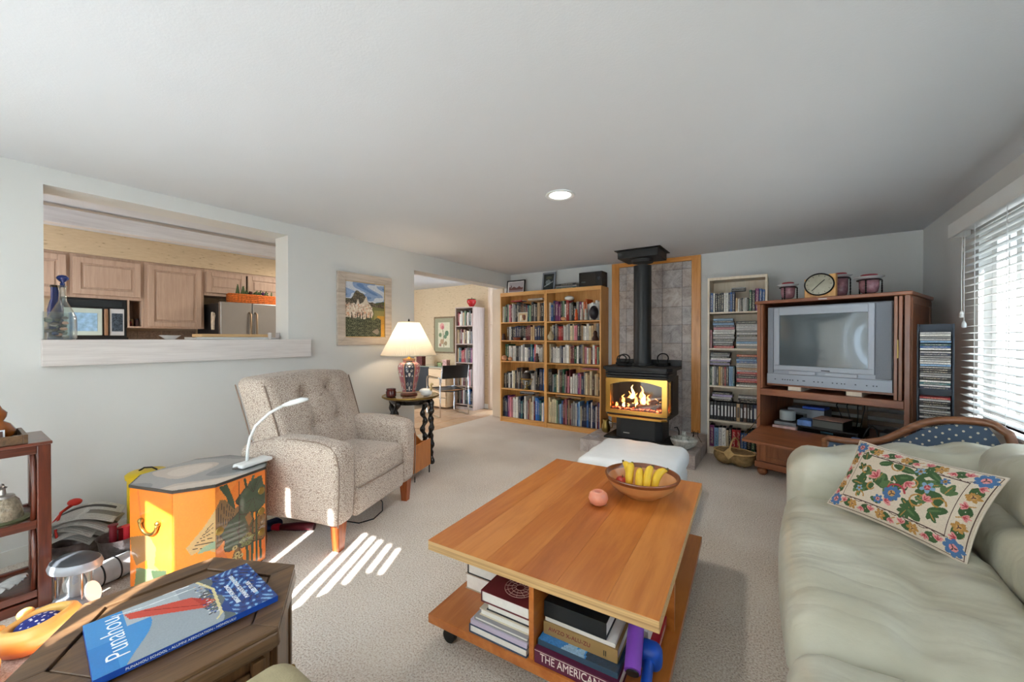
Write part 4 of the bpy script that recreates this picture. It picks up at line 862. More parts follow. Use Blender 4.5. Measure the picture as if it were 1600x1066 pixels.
for x in (.03, Ls-.03):
    for y in (.02, .22): MB().lathe([(.016, 0), (.026, .1), (.022, .2)], 12, (x, y, 0)).build('leg', CHERRY, ch)
# ------------------------------------------------------------------ embroidered cushion
cv = Canvas(228, 150, S(212, 198, 180)); ASP = .52/.345
CO = dict(g=S(62, 92, 54), g2=S(84, 112, 70), r=S(176, 66, 74), p=S(216, 140, 140), b=S(74, 112, 158), b2=S(126, 160, 190), o=S(178, 132, 70), d=S(84, 62, 56), a=S(198, 152, 92))
def leaf(x, y, L, w_, an, col='g'): cv.ell(x+L/2*math.cos(an)/ASP, y+L/2*math.sin(an), L/2, w_, CO[col], 0) if False else _ell(x+L/2*math.cos(an)/ASP, y+L/2*math.sin(an), L/2, w_, CO[col], an)
def _ell(x, y, rx, ry, col, an=0):
    dx, dy = (cv.x-x)*ASP, cv.y-y; c, n = math.cos(an), math.sin(an); u = (dx*c+dy*n)/rx; v = (-dx*n+dy*c)/ry; cv.put(u*u+v*v < 1, col)
def flower(x, y, r, c1, c2, n=7, a0=0):
    for k in range(n): a = a0+2*PI*k/n; _ell(x+r*.6*math.cos(a)/ASP, y+r*.6*math.sin(a), r*.45, r*.3, CO[c1], a)
    _ell(x, y, r*.42, r*.42, CO[c2]); 
    for k in range(3): a = a0+2*PI*k/3; _ell(x+r*.2*math.cos(a)/ASP, y+r*.2*math.sin(a), r*.2, r*.08, CO['d' if c2 != 'r' else 'p'], a)
def rose(x, y, r, an=0):
    for k in (-1, 0, 1): _ell(x+r*.5*math.cos(an+k*.8)/ASP, y+r*.5*math.sin(an+k*.8), r*.6, r*.3, CO['p'], an+k*.8)
    for k in (-1, 0, 1): _ell(x+r*.4*math.cos(an+k*.7)/ASP, y+r*.4*math.sin(an+k*.7), r*.42, r*.09, CO['r'], an+k*.7)
def curl(x, y, r, a0, a1, col='o', w_=.009): cv.line([(x+r*math.cos(a)/ASP*(1-.4*i/14), y+r*math.sin(a)*(1-.4*i/14)) for i, a in enumerate(np.linspace(a0, a1, 15))], w_, CO[col], ASP)
for s_, w_ in ((.018, .005), (.175, .006)):
    fx = s_/ASP; cv.line([(fx, s_), (1-fx, s_), (1-fx, 1-s_), (fx, 1-s_), (fx, s_)], w_, CO['d'], ASP)
def border(pts, an):
    for i, (x, y) in enumerate(pts):
        k = i % 3
        cv.line([(x-.03, y-.03), (x+.03, y+.03)], .006, CO['o'], ASP)
        for s_ in (-1, 1): leaf(x, y, .085, .024, an+s_*.5+PI*(i % 2), 'g')
        if k == 0: rose(x, y, .055, an+PI/2)
        elif k == 1: flower(x, y, .06, 'o', 'a', 6)
        else: rose(x, y, .05, an-PI/2)
border([(.15+.70*i/9, .095) for i in range(10)], 0); border([(.15+.70*i/9, .905) for i in range(10)], 0)
border([(.06, .2+.6*i/5) for i in range(6)], PI/2); border([(.94, .2+.6*i/5) for i in range(6)], PI/2)
for x in (.065, .935):
    for y in (.095, .905): flower(x, y, .085, 'b', 'p', 8)
for y in (.16, .84): cv.line([(.1+.8*i/40, y+.012*math.sin(i*1.3)) for i in range(41)], .004, CO['d'], ASP)
for x, y, L, w_, an in ((.25, .3, .2, .05, .8), (.3, .55, .25, .06, -.4), (.42, .42, .22, .06, 1.9), (.47, .62, .2, .055, .3), (.62, .3, .2, .05, -.5), (.7, .55, .22, .055, 2.2), (.76, .35, .18, .045, .5), (.58, .75, .26, .045, 3.0), (.3, .74, .16, .04, .4), (.75, .74, .2, .04, 2.6), (.2, .45, .15, .04, 1.2), (.82, .6, .14, .035, 1.5), (.36, .26, .14, .035, -.2), (.53, .5, .16, .05, 1.0), (.22, .68, .14, .035, -1.0), (.66, .68, .17, .035, .2)): leaf(x, y, L, w_, an, 'g'); leaf(x, y, L*.7, w_*.25, an, 'g2')
_r2 = np.random.default_rng(3)
for k in range(26):
    x, y = _r2.uniform(.17, .83), _r2.uniform(.24, .76); an = _r2.uniform(0, 6.3); L_ = _r2.uniform(.10, .19)
    for j in range(3): leaf(x, y, L_*(1 if j == 1 else .75), L_*.2, an+(j-1)*.7, 'g' if k % 3 else 'g2')
    leaf(x, y, L_*.8, L_*.04, an, 'o')
for x, y, r, a0, a1 in ((.22, .6, .07, 0, 5), (.68, .42, .09, 1, 6), (.45, .78, .08, 3, 7), (.8, .48, .07, 0, 5), (.33, .4, .06, 2, 6), (.6, .62, .07, 4, 8), (.26, .24, .06, 0, 4)): curl(x, y, r, a0, a1)
rose(.34, .55, .10, 2.6); rose(.47, .28, .08, .4); rose(.56, .60, .08, -.6); flower(.50, .40, .10, 'b', 'a', 9); flower(.70, .62, .075, 'b2', 'r', 5); flower(.42, .27, .06, 'b', 'p', 6); rose(.72, .46, .07, 1.1); flower(.24, .33, .045, 'b2', 'o', 5); flower(.60, .80, .05, 'b2', 'o', 5); curl(.50, .43, .13, .2, 2.6, 'r', .012); flower(.77, .76, .045, 'b', 'o', 6)
cv.noise(.05)
_e = Vector((.35, -.39, 0)).normalized(); _b = Vector((.39, .35, 0)).normalized(); al = math.radians(59); _up = _b*math.cos(al)+Vector((0, 0, math.sin(al))); _nm = _e.cross(_up)
cu_ = thing('cushion', 'cream cushion embroidered with flowers and leaves on the leather sofa', 'cushion', (.185, 2.425, .505))
Mc = Matrix((_e, _up, _nm)).transposed().to_4x4()
def pil(u, v, s):
    e = (1-abs(2*u-1)**2.6)*(1-abs(2*v-1)**2.6); sh = .02*(1-abs(2*u-1)**2); sv = .02*(1-abs(2*v-1)**2)
    x = .525*u+(.018 if u < .5 else -.018)*(1-abs(2*v-1)**2)*abs(2*u-1); y = .345*v+(.014 if v < .5 else -.014)*(1-abs(2*u-1)**2)*abs(2*v-1)
    return Mc @ Vector((x, y, s*(.055*e**.6+.001)))
MB().grid(lambda u, v: pil(u, v, 1), 228, 150, cols=cv.rows()).build('front_cover', P_CLOTH, cu_, smooth=True, print_=True)
LINEN = plain('cream linen', S(214, 202, 186), .9, bump=.2, bscale=300)
MB().grid(lambda u, v: pil(1-u, v, -1), 40, 26).build('back_cover', LINEN, cu_, smooth=True)
rim = [pil(t, 0, 0) for t in np.linspace(0, 1, 20)[:-1]]+[pil(1, t, 0) for t in np.linspace(0, 1, 14)[:-1]]+[pil(1-t, 1, 0) for t in np.linspace(0, 1, 20)[:-1]]+[pil(0, 1-t, 0) for t in np.linspace(0, 1, 14)[:-1]]
MB().tube(rim, .0035, 6, True).build('cord_edge', LINEN, cu_, smooth=True)
# ------------------------------------------------------------------ on and in the coffee table
TM = Matrix.Translation((-.806, 1.848, 0)) @ Matrix.Rotation(math.radians(3.6), 4, 'Z'); TR = math.radians(3.6)
def tp(x, y, z): return tuple(TM @ Vector((x, y, z)))
bw = thing('fruit_bowl', 'turned wooden salad bowl with dark rim holding bananas', 'bowl', (-.625, 2.155, .4497))
LAM = wood('laminated bowl wood', S(188, 124, 70), S(222, 166, 108), 2, 4, .3, .4, stretch=.4)
MB().lathe([(.085, .0005), (.09, .006), (.13, .03), (.165, .06), (.186, .095), (.176, .095), (.155, .062), (.12, .034), (.08, .018), (.001, .014)], 48).build('bowl_body', LAM, bw, smooth='auto')
MB().lathe([(.186, .0952), (.195, .112), (.193, .117), (.186, .117), (.176, .0952)], 48, cap=False).build('bowl_rim', wood('dark bowl rim', S(104, 52, 24), S(140, 76, 38), 2, 4, .28, .45, stretch=.4), bw, smooth='auto')
BAN = plain('banana skin', S(232, 190, 50), .45, var=.08, scale=14); BTIP = plain('banana tip', S(92, 80, 40), .7)
for i, (x, y, an, sc, lab) in enumerate(((-.055, -.02, .1, 1.0, 'foremost yellow banana on the apple side of the bowl'), (.0, -.035, .15, .85, 'shorter yellow banana between the two front bananas'), (.045, -.02, -.1, 1.02, 'large upright yellow banana near the bowl middle'), (.095, .0, -.45, .95, 'outermost yellow banana curving toward the window'), (-.10, .06, .6, .8, 'greenish banana lying at the back of the bowl'))):
    t = thing('banana', lab, 'banana', (-.625+x, 2.155+y, .4497+.045), TR+an, 'bananas in the bowl')
    pts = [(0, -.055+.11*u-.02*math.sin(PI*u), .0+.105*math.sin(u*PI*.62)*sc) for u in np.linspace(0, 1, 12)]
    MB().tube(pts, [r*.021 for r in (.3, .7, .92, 1, 1.02, 1.02, 1, .98, .92, .8, .55, .35)], 8).build('skin', BAN, t, smooth=True)
    MB().tube([pts[-1], (0, pts[-1][1]+.014, pts[-1][2]+.012)], [.008, .006], 7).build('stem', BTIP, t)
t = thing('apple', 'red apple in the wooden bowl beside the bananas', 'apple', (-.72, 2.115, .4497+.065))
MB().ball((0, 0, 0), (.036, .036, .033), 18, 12, fn=lambda p: (p.x, p.y, p.z-.009*math.exp(-(p.x**2+p.y**2)/.0003)*(1 if p.z > 0 else -1))).build('flesh', plain('apple skin', S(176, 52, 40), .3, var=.25, scale=20, coat=.3), t, smooth=True); MB().tube([(0, 0, .02), (.004, 0, .04)], .002, 6).build('stem', BTIP, t)
t = thing('votive_holder', 'small round salmon pink stone candle holder on the coffee table', 'candle holder', (-.772, 1.905, .4497))
MB().lathe([(.026, .0005), (.042, .012), (.050, .034), (.044, .058), (.03, .07), (.022, .07), (.02, .05), (.018, .035), (.001, .033)], 28).build('body', plain('salmon stone', S(226, 146, 118), .3, var=.1, scale=24, coat=.3), t, smooth=True)
def tbook(label, x0, x1, y0, y1, z, h, col, spine='y-', group=None, pages=PAPERW, rz=0, name='book', rough=.4):
    # lying book: spine on the named side
    t = thing(name, label, 'book', tp((x0+x1)/2, (y0+y1)/2, z), TR+rz, group); hx, hy = (x1-x0)/2, (y1-y0)/2; c = .003
    m = plain('cover '+label[:24], S(*col), rough, var=.06); q = MB(); q.bx(-hx, hx, -hy, hy, .0004, c); q.bx(-hx, hx, -hy, hy, h-c, h)
    sp = {'y-': (-hx, hx, -hy, -hy+c), 'x-': (-hx, -hx+c, -hy, hy), 'x+': (hx-c, hx, -hy, hy), 'y+': (-hx, hx, hy-c, hy)}[spine]; q.bx(*sp, c, h-c); q.build('cover', m, t)
    i = .005; a = [-hx+i, hx-i, -hy+i, hy-i]
    if spine == 'y-': a[2] = -hy+c
    if spine == 'x-': a[0] = -hx+c
    if spine == 'x+': a[1] = hx-c
    if spine == 'y+': a[3] = hy-c
    box('pages', *a, c, h-c, pages, t); return t, hx, hy, h
gl = 'books in the near left table bay'; gr = 'books in the near right table bay'
z0 = .1365
tbook('white book with dark blue cover at the bottom of the table corner pile', -.255, .005, -.648, -.45, z0, .032, (70, 84, 110), 'x-', gl)
tbook('lavender book second up in the table corner pile', -.25, .005, -.645, -.45, z0+.0325, .018, (196, 184, 206), 'y-', gl)
tbook('grey striped book third up in the table corner pile', -.235, .005, -.64, -.45, z0+.051, .016, (156, 154, 158), 'x-', gl)
tbook('cream paperback fourth up in the table corner pile', -.22, .005, -.625, -.45, z0+.0675, .026, (218, 206, 186), 'y+', gl)
tbook('slim black edged book just under the maroon book', -.19, .005, -.62, -.45, z0+.094, .032, (44, 44, 52), 'y+', gl)
t, hx, hy, h = tbook('maroon book with round ornament on top of the corner pile', -.21, .005, -.63, -.447, z0+.1265, .045, (106, 34, 42), 'x-', gl)
MAUVE = plain('stamped ornament', S(196, 160, 150), .5)
for r_ in (.062, .05, .034, .018): MB().tube([(.02+r_*math.cos(a), .0+r_*math.sin(a), h+.0003) for a in np.linspace(0, 2*PI, 33)[:-1]], .0012, 4, True).build('ornament_ring', MAUVE, t)
for k in range(12): MB().tube([(.02+.02*math.cos(k*PI/6), .02*math.sin(k*PI/6), h+.0003), (.02+.06*math.cos(k*PI/6+.26), .06*math.sin(k*PI/6+.26), h+.0003)], .0011, 4).build('ornament_ray', MAUVE, t)
tbook('thick white book with tan cover behind the corner pile, lower one', -.436, -.12, -.436, -.23, z0, .070, (190, 170, 150), 'y+', gl)
tbook('thick white book with black cover behind the corner pile, upper one', -.425, -.11, -.434, -.23, z0+.0705, .07, (34, 34, 38), 'x-', gl)
GOLDT = plain('gilt lettering', S(222, 200, 160), .35, .3); IVT = plain('ivory lettering', S(232, 222, 214), .5)
t, hx, hy, h = tbook('thick maroon volume lettered in white at the table edge', .036, .336, -.645, -.42, z0, .052, (92, 30, 58), 'y-', gr)
text('spine_title', 'THE AMERICAN PAST', .040, IVT, t, (-hx+.022, -hy-.0006, h/2), (PI/2, 0, 0), sx=.78); box('spine_rule', -hx, hx, -hy-.0008, -hy-.0002, h-.007, h-.0055, IVT, t)
t, hx, hy, h = tbook('blue picture book lying on the maroon volume', .04, .33, -.625, -.42, z0+.0525, .02, (52, 76, 96), 'y-', gr)
c2 = Canvas(58, 40, S(38, 62, 84)); c2.poly([(0, 0), (.62, 0), (.50, 1), (0, 1)], S(58, 136, 206)); c2.poly([(.3, 0), (.42, .3), (.5, .1), (.55, .4), (.6, .0)], S(150, 190, 220)); c2.poly([(.62, .2), (.8, .3), (.78, .6), (.66, .5)], S(170, 70, 60)); c2.noise(.08)
MB().grid(lambda u, v: (-hx+2*hx*u, -hy+2*hy*v, h+.0006), 58, 40, cols=c2.rows()).build('cover_print', P_GLOSS, t, print_=True)
for i, (wd_, yy) in enumerate((('THE', -.03), ('LAND', -.055))): text('cover_title', wd_, .02, BLACKP, t, (-.115, yy+.035, h+.0016), (0, 0, 0))
t, hx, hy, h = tbook('gilded brown volume lettered II in the table bay', .045, .32, -.59, -.40, z0+.073, .046, (150, 120, 76), 'y-', gr, rough=.3)
text('spine_title', 'AWZO X-ALU-ZU', .02, plain('dark red print', S(120, 28, 36), .5), t, (-hx+.02, -hy-.0006, h*.52), (PI/2, 0, 0)); text('volume_number', 'II', .026, BLACKP, t, (hx-.05, -hy-.0006, h*.4), (PI/2, 0, 0))
tbook('white dust-jacketed book between gilded and black volumes', .05, .31, -.585, -.40, z0+.1195, .014, (214, 208, 204), 'y-', gr)
tbook('thick black book on top of the pile by the dumbbell', .045, .28, -.585, -.40, z0+.134, .058, (24, 28, 32), 'y-', gr)
PURP = plain('purple foam', S(120, 62, 170), .6, var=.05)
t = thing('exercise_band', 'purple foam grip with purple strap beside the black book', 'exercise band', tp(.358, -.53, z0+.06), TR+.2)
MB().tube([(.0, -.09, .033), (.005, .0, .075), (.01, .08, .108)], [.026, .027, .026], 14).build('grip', PURP, t, smooth='auto')
MB().tube([(.0, -.092, .0322), (.0, -.096, .030)], .021, 12).build('grip_end', BLACKP, t)
MB().grid(lambda u, v: (-.10+.10*u+.02*v, .09-.01*u, .112+.03*v+.02*math.sin(u*3)), 10, 2).build('strap', PURP, t)
BLUEV = plain('blue vinyl', S(16, 70, 170), .45, var=.05)
t = thing('dumbbell', 'blue vinyl dumbbell at the corner of the coffee table shelf', 'dumbbell', tp(.412, -.58, z0+.043), TR+.1)
MB().tube([(0, -.055, 0), (0, .055, .03)], .017, 14).build('bar', BLUEV, t, smooth='auto')
for s, zz in ((-1, 0), (1, .034)): MB().rbox((0, s*.082, zz), (.086, .07, .086), .03, 6).build('weight', BLUEV, t, smooth=True)
def lean_book(label, x, y, z, L_, hgt, thk, col, tilt, txt=None):
    t = thing('book', label, 'book', tp(x, y, z), TR, 'books along the window side of the table'); t.rotation_euler = (Matrix.Rotation(TR, 3, 'Z') @ Matrix.Rotation(tilt, 3, 'Y')).to_euler()
    q = MB(); q.bx(0, .003, 0, L_, 0, hgt); q.bx(thk-.003, thk, 0, L_, 0, hgt); q.bx(.003, thk-.003, 0, L_, hgt-.003, hgt); q.build('cover', plain('cover '+label[:22], S(*col), .4), t); box('pages', .003, thk-.003, .004, L_-.004, .004, hgt-.003, PAPERW, t)
    if txt: text('spine_title', txt, .016, IVT, t, (thk+.0006, .03, hgt*.5), (PI/2, 0, PI/2))
    return t
tbook('white paperback lying flat at the window side of the shelf', .20, .40, -.44, -.25, z0, .03, (224, 220, 214), 'x+', 'books along the window side of the table')
t, hx, hy, h = tbook('red book with white lettering at the window side of the shelf', .19, .42, -.47, -.255, z0+.0305, .036, (168, 24, 44), 'x+', 'books along the window side of the table')
text('spine_title', 'LIFE WORLD LIBRARY', .017, IVT, t, (hx+.0006, -hy+.012, h*.5), (PI/2, 0, PI/2))
tbook('tall white catalogue on the red book', .20, .39, -.45, -.26, z0+.067, .05, (226, 224, 220), 'x+', 'books along the window side of the table')
for i, (c, n_, hh) in enumerate((((222, 222, 220), 'white', .05), ((196, 202, 206), 'pale grey', .03), ((44, 74, 160), 'blue', .035), ((50, 60, 130), 'navy', .03), ((214, 210, 206), 'small white', .03))):
    tbook('%s book, %s up in the pile beyond the side divider' % (n_, nth(i+1)), .16, .40-.012*i, -.19, .06, z0+sum((.05, .03, .035, .03, .03)[:i])+.0004*i, hh, c, 'x+', 'books beyond the side divider')
# ------------------------------------------------------------------ six-sided walnut cabinet with yearbook
hx_ = thing('hexagonal_cabinet', 'worn dark walnut six-sided cabinet table by the near edge', 'cabinet', (-1.35, .362, 0), math.radians(86))
hexp = lambda r: [(r*math.cos(k*PI/3), r*math.sin(k*PI/3)) for k in range(6)]
MB().prism(hexp(.277), .03, .50).build('body', DARKWV, hx_, bevel=.004)
MB().prism(hexp(.286), .0, .05).build('plinth', DARKW, hx_, bevel=.006); MB().prism(hexp(.29), .488, .502).build('neck_moulding', DARKW, hx_, bevel=.004)
MB().prism(hexp(.31), .502, .54, top=hexp(.304)).build('table_top', DARKW, hx_, bevel=.006)
hp = hexp(.304); hi = hexp(.231)
for k in range(6):
    a, b, c_, d_ = hp[k], hp[(k+1) % 6], hi[(k+1) % 6], hi[k]; MB().prism([a, b, c_, d_], .54, .551).build('top_border', DARKW, hx_, bevel=.002)
MB().prism(hexp(.225), .54, .547).build('top_panel', DARKW, hx_, bevel=.003)
for k in range(6):
    am = k*PI/3+PI/6; Mx = Matrix.Rotation(am, 4, 'Z') @ Matrix.Translation((.277*math.cos(PI/6), 0, 0)); pn = MB().bx(.0, .012, -.095, .095, .085, .46, M=Mx).build('side_panel', DARKWV, hx_, bevel=.004)
    for r in ((-.125, -.095), (.095, .125)): MB().bx(.0, .018, r[0], r[1], .055, .485, M=Mx).build('side_stile', DARKWV, hx_, bevel=.003)
    MB().ball(Mx @ Vector((.022, .08, .26)), .012, 12, 8).build('knob', BRASSD, hx_, smooth=True) if k % 2 else None
mgz = thing('yearbook', 'large glossy blue yearbook with red sail cover on the walnut cabinet', 'book', (-1.466, .204, .5515)); e1 = Vector((.030, .36, 0)); Lm = e1.length; e2 = Vector((.29, -.03, 0))
mgz.rotation_euler = (0, 0, math.atan2(e1.y, e1.x)-PI/2)
wm, hm = .255, .362
c3 = Canvas(114, 162, S(70, 150, 206))       # x across (0 left edge far from spine), y along the long side
c3.a[:] = S(150, 160, 168); yy = c3.y; xx = c3.x
c3.put((yy < .22+.10*np.sin(xx*4)), S(58, 140, 205)); c3.put((yy < .12) & (xx > .5), S(40, 124, 196)); c3.put((yy > .2) & (xx < .35) & (yy < .5), S(170, 180, 186))
c3.put((yy > .62+.05*np.sin(xx*9)), S(92, 104, 108)); c3.put(yy > .70+.03*np.sin(xx*14), S(22, 62, 130))
wv = np.sin(xx*38+np.sin(yy*30)*2.2+yy*16)*np.sin(yy*70+np.sin(xx*17)*2); c3.put((yy > .72) & (wv > .55), S(120, 170, 216)); c3.put((yy > .72) & (wv < -.6), S(14, 40, 100))
c3.poly([(.10, .20), (.30, .56), (.62, .60), (.24, .22)], S(200, 70, 56)); c3.poly([(.30, .56), (.55, .68), (.62, .60)], S(178, 52, 44)); c3.line([(.18, .30), (.55, .60)], .004, S(140, 40, 36), wm/hm); c3.line([(-.05, .14), (.02, .58)], .006, S(230, 236, 238), wm/hm); c3.line([(.05, .14), (.10, .3), (.12, .62)], .005, S(220, 226, 230), wm/hm)
c3.line([(.02, .64), (.30, .70), (.85, .66)], .010, S(214, 200, 150), wm/hm); c3.line([(.85, .66), (.92, .62)], .006, S(214, 200, 150), wm/hm)
for k in range(90):
    x_, y_ = RNG.uniform(.1, .8), RNG.uniform(.60, .67); c3.ell(x_, y_, .008, .008, S(*[(30, 40, 80), (190, 150, 120), (30, 30, 34), (220, 220, 220), (40, 80, 160)][k % 5]))
c3.noise(.03)
box('block', .0, wm, 0, hm, .0004, .016, plain('yearbook blue', S(26, 70, 160), .35), mgz); 
MB().grid(lambda u, v: (u*wm, v*hm, .0165), c3.w, c3.h, cols=c3.rows()).build('front_cover', P_GLOSS, mgz, print_=True)
WT = emis('white cover lettering', S(236, 242, 246), 0.0)
text('cover_title', 'Punahou', .061, WT, mgz, (wm-.04, .046, .0172), (0, 0, PI), sx=.92, off=-.0006)
for i, s_ in enumerate(('BRIGHT HORIZONS', "PUNAHOU'S WINDWARD", 'ISLES TO SEA')): text('cover_caption', s_, .0145, WT, mgz, (wm-.05-.007*i, .282+.023*i, .0172), (0, 0, PI), sx=.9)
text('spine_caption', 'PUNAHOU SCHOOL - ALUMNI ASSOCIATION - HONOLULU', .0078, WT, mgz, (wm+.0006, .05, .008), (PI/2, 0, PI/2))
# ------------------------------------------------------------------ orange lacquer chest
ax = math.atan2(.947, -.32)
oc = thing('lacquer_chest', 'orange lacquer chest painted with lotus leaves and grey top', 'chest', (-2.70, .852, 0), ax)
hl, hd, cf = .265, .27, .12         # local x along the wall, local y towards the wall (back)
op = [(-hl+cf, -hd), (hl-cf, -hd), (hl, -hd+cf), (hl, hd-cf), (hl-cf, hd), (-hl+cf, hd), (-hl, hd-cf), (-hl, -hd+cf)]
MB().prism(op, .012, .535).build('carcass', plain('orange lacquer', S(232, 126, 34), .3, coat=.5), oc)
MB().prism([(x*.96, y*.96) for x, y in op], 0, .012).build('plinth', BLACKP, oc)
G1, G2, BRN, INK = S(60, 76, 54), S(104, 120, 88), S(132, 98, 58), S(56, 42, 32)
OR1, OR2 = S(236, 120, 28), S(246, 166, 66)
def facet(i, w_, draw, px=150):
    # side panel i of the octagon, painted; runs from vertex i to i+1
    a, b = Vector(op[i]+(0,)), Vector(op[(i+1) % 8]+(0,)); L_ = (b-a).length; n_ = max(24, int(L_/.0042)); m_ = 116
    cvx = Canvas(n_, m_, OR1); k = np.clip(1-abs(cvx.y-.4)*1.4, 0, 1)[..., None]; cvx.a = np.array(OR1)*(1-.35*k)+np.array(OR2)*.35*k
    draw(cvx, L_/.50); cvx.noise(.03)
    nrm = (b-a).normalized().cross(Vector((0, 0, 1))).normalized()*.0015
    MB().grid(lambda u, v: a.lerp(b, u)+nrm+Vector((0, 0, .03+.50*v)), n_, m_, cols=cvx.rows()).build('painted_panel', P_LACQ, oc, print_=True)
def lotus(c, asp, x, y, r, col, sp=1.0, a0=0, a1=2*PI):
    pts = [(x+(r*(1+.14*math.sin(a*7))*math.cos(a))/asp, y+r*sp*(1+.10*math.sin(a*5+1))*math.sin(a)) for a in np.linspace(a0, a1, 40)]
    c.poly(pts, col); c.line(pts+[pts[0]], .005, INK, asp)
    for k in range(9): a = a0+(a1-a0)*k/9; c.line([(x, y), (x+r*.9*math.cos(a)/asp, y+r*.9*sp*math.sin(a))], .0025, INK, asp)
def d_front(c, asp):
    c.line([(.18, .99), (.3, .80), (.36, .62)], .022, G1, asp); c.line([(.62, .0), (.58, .4), (.60, .7), (.74, .98)], .016, G1, asp); c.line([(.70, .0), (.72, .5), (.68, .8)], .016, G1, asp); c.line([(.80, .0), (.80, .7)], .014, G1, asp); c.line([(.52, .0), (.44, .22)], .02, G1, asp)
    c.poly([(0, .36), (0, .78), (.08, .86), (.18, .84), (.34, .70), (.44, .72), (.50, .80), (.46, .62), (.30, .58), (.22, .50), (.12, .40)], BRN)
    for k in range(7): c.line([(.06+.05*k, .84-.02*k), (.03+.045*k, .42+.03*k)], .003, INK, asp)
    lotus(c, asp, .42, .44, .17, G1, 1.15); lotus(c, asp, .74, .74, .19, G1, .9); c.poly([(.56, .56), (.66, .60), (.72, .50), (.64, .44)], BRN); c.ell(.40, .14, .10, .13, BRN); c.line([(.44, .02), (.44, .98)], .003, INK, asp)
    for x_, y_ in ((.34, .16), (.40, .2), (.47, .16), (.40, .08), (.36, .28)): c.ell(x_, y_, .025/asp*1.2, .025, S(196, 176, 120)); c.ell(x_, y_, .010/asp, .010, INK)
_df0 = d_front
def d_front(c, asp):
    c.put((np.sin(c.x*7+c.y*5) > .55) & (c.y < .45), S(222, 110, 60), .6); c.put((np.sin(c.x*5-c.y*7+1) > .7), S(244, 150, 60), .5)
    c.line([(.10, .99), (.24, .86), (.30, .60), (.40, .45)], .02, G1, asp); c.line([(.90, .0), (.86, .55), (.80, .75)], .016, G1, asp); c.line([(.56, .98), (.60, .86), (.72, .80)], .014, G1, asp); c.line([(.64, .0), (.66, .3), (.62, .55)], .012, S(190, 120, 60), asp)
    lotus(c, asp, .88, .36, .12, BRN, 1.2); _df0(c, asp); lotus(c, asp, .60, .30, .09, S(120, 126, 80), .8); c.poly([(.50, .78), (.66, .94), (.92, .96), (.98, .80), (.80, .72)], G1)
    for k in range(5): c.line([(.74, .80), (.56+.09*k, .96-.02*abs(k-2))], .003, INK, asp)
def d_left(c, asp): c.put(c.y > -1, OR2, .45); c.poly([(1, .34), (1, .78), (.72, .62), (.30, .44), (.42, .36), (.7, .40)], S(206, 170, 118)); [c.line([(.95, .40+.05*k), (.45+.06*k, .42+.03*k)], .003, INK, asp) for k in range(6)]; c.poly([(.55, .36), (1, .38), (1, .46), (.7, .42)], S(150, 170, 140))  # whole facet lightened: sun glow put into the lacquer colour
def d_end(c, asp):
    c.poly([(.0, .50), (.45, .56), (.62, .44), (.58, .26), (.80, .20), (.72, .06), (.45, .14), (.40, .30), (.15, .22), (.05, .32)], S(150, 112, 70)); c.poly([(.1, .0), (.15, .2), (.6, .22), (.85, .0)], G2); c.poly([(.5, .20), (.86, .24), (.84, .06), (.6, .05)], G1); c.line([(.2, .99), (.3, .6)], .012, S(210, 110, 40), asp)
def d_plain(c, asp): c.poly([(.1, .0), (.3, .5), (.2, .9), (.5, .6), (.6, .1)], G1); c.line([(.7, .0), (.75, .95)], .02, BRN, asp); c.ell(.5, .35, .2, .12, G2)
dr = {0: d_front, 7: d_left, 6: d_end, 1: d_plain, 2: d_plain}
for i in range(8):
    f_ = dr.get(i, d_plain); facet(i, 0, f_)
ct2 = Canvas(110, 90, S(150, 144, 142)); z_ = np.sin(ct2.x*5+1.2*np.sin(ct2.y*6))+.6*np.sin(ct2.y*9+ct2.x*4); ct2.put(z_ > .55, S(196, 176, 160)); ct2.put(z_ > .95, S(214, 196, 180)); ct2.put(z_ < -.5, S(116, 116, 116)); ct2.put(z_ < -1.0, S(98, 102, 104)); ct2.noise(.02, 2)
MB().prism([(x*1.02, y*1.02) for x, y in op], .535, .549).build('lid', plain('lid edge', S(60, 54, 50), .4), oc, bevel=.001)
q = MB(); pts = [(-hl+2*hl*i/110, -hd+2*hd*j/90) for j in range(90) for i in range(110)]
for j in range(90):
    for i in range(110):
        x0, x1 = -hl+2*hl*i/110, -hl+2*hl*(i+1)/110; y0, y1 = -hd+2*hd*j/90, -hd+2*hd*(j+1)/90; xm, ym = (x0+x1)/2, (y0+y1)/2
        if abs(xm)+abs(ym) < hl+hd-cf-.003: q.add([(x0, y0, .5496), (x1, y0, .5496), (x1, y1, .5496), (x0, y1, .5496)], [(0, 1, 2, 3)], 0, [ct2.a[j][i]])
q.build('painted_lid', P_LACQ, oc, print_=True, weld=True)
hb = MB().tube([(-hl-.012, .06*math.cos(a)*1.0, .375-.055*math.sin(a)) for a in np.linspace(0, PI, 12)], .008, 8).build('bail_handle', BRASSD, oc, smooth=True)
for s in (-1, 1): MB().ball((-hl-.008, s*.06, .378), .014, 10, 6).build('handle_rosette', BRASSD, oc, smooth=True)
for x_, z_ in ((-.125, .30), (-.125, .14), (.12, .30), (.12, .42), (.12, .18)): MB().lathe([(.022, 0), (.02, .004), (.001, .006)], 12, M=Matrix.Translation((x_, -hd-.002, z_)) @ Matrix.Rotation(PI/2, 4, 'X')).build('hinge_plate', BRASSD, oc)
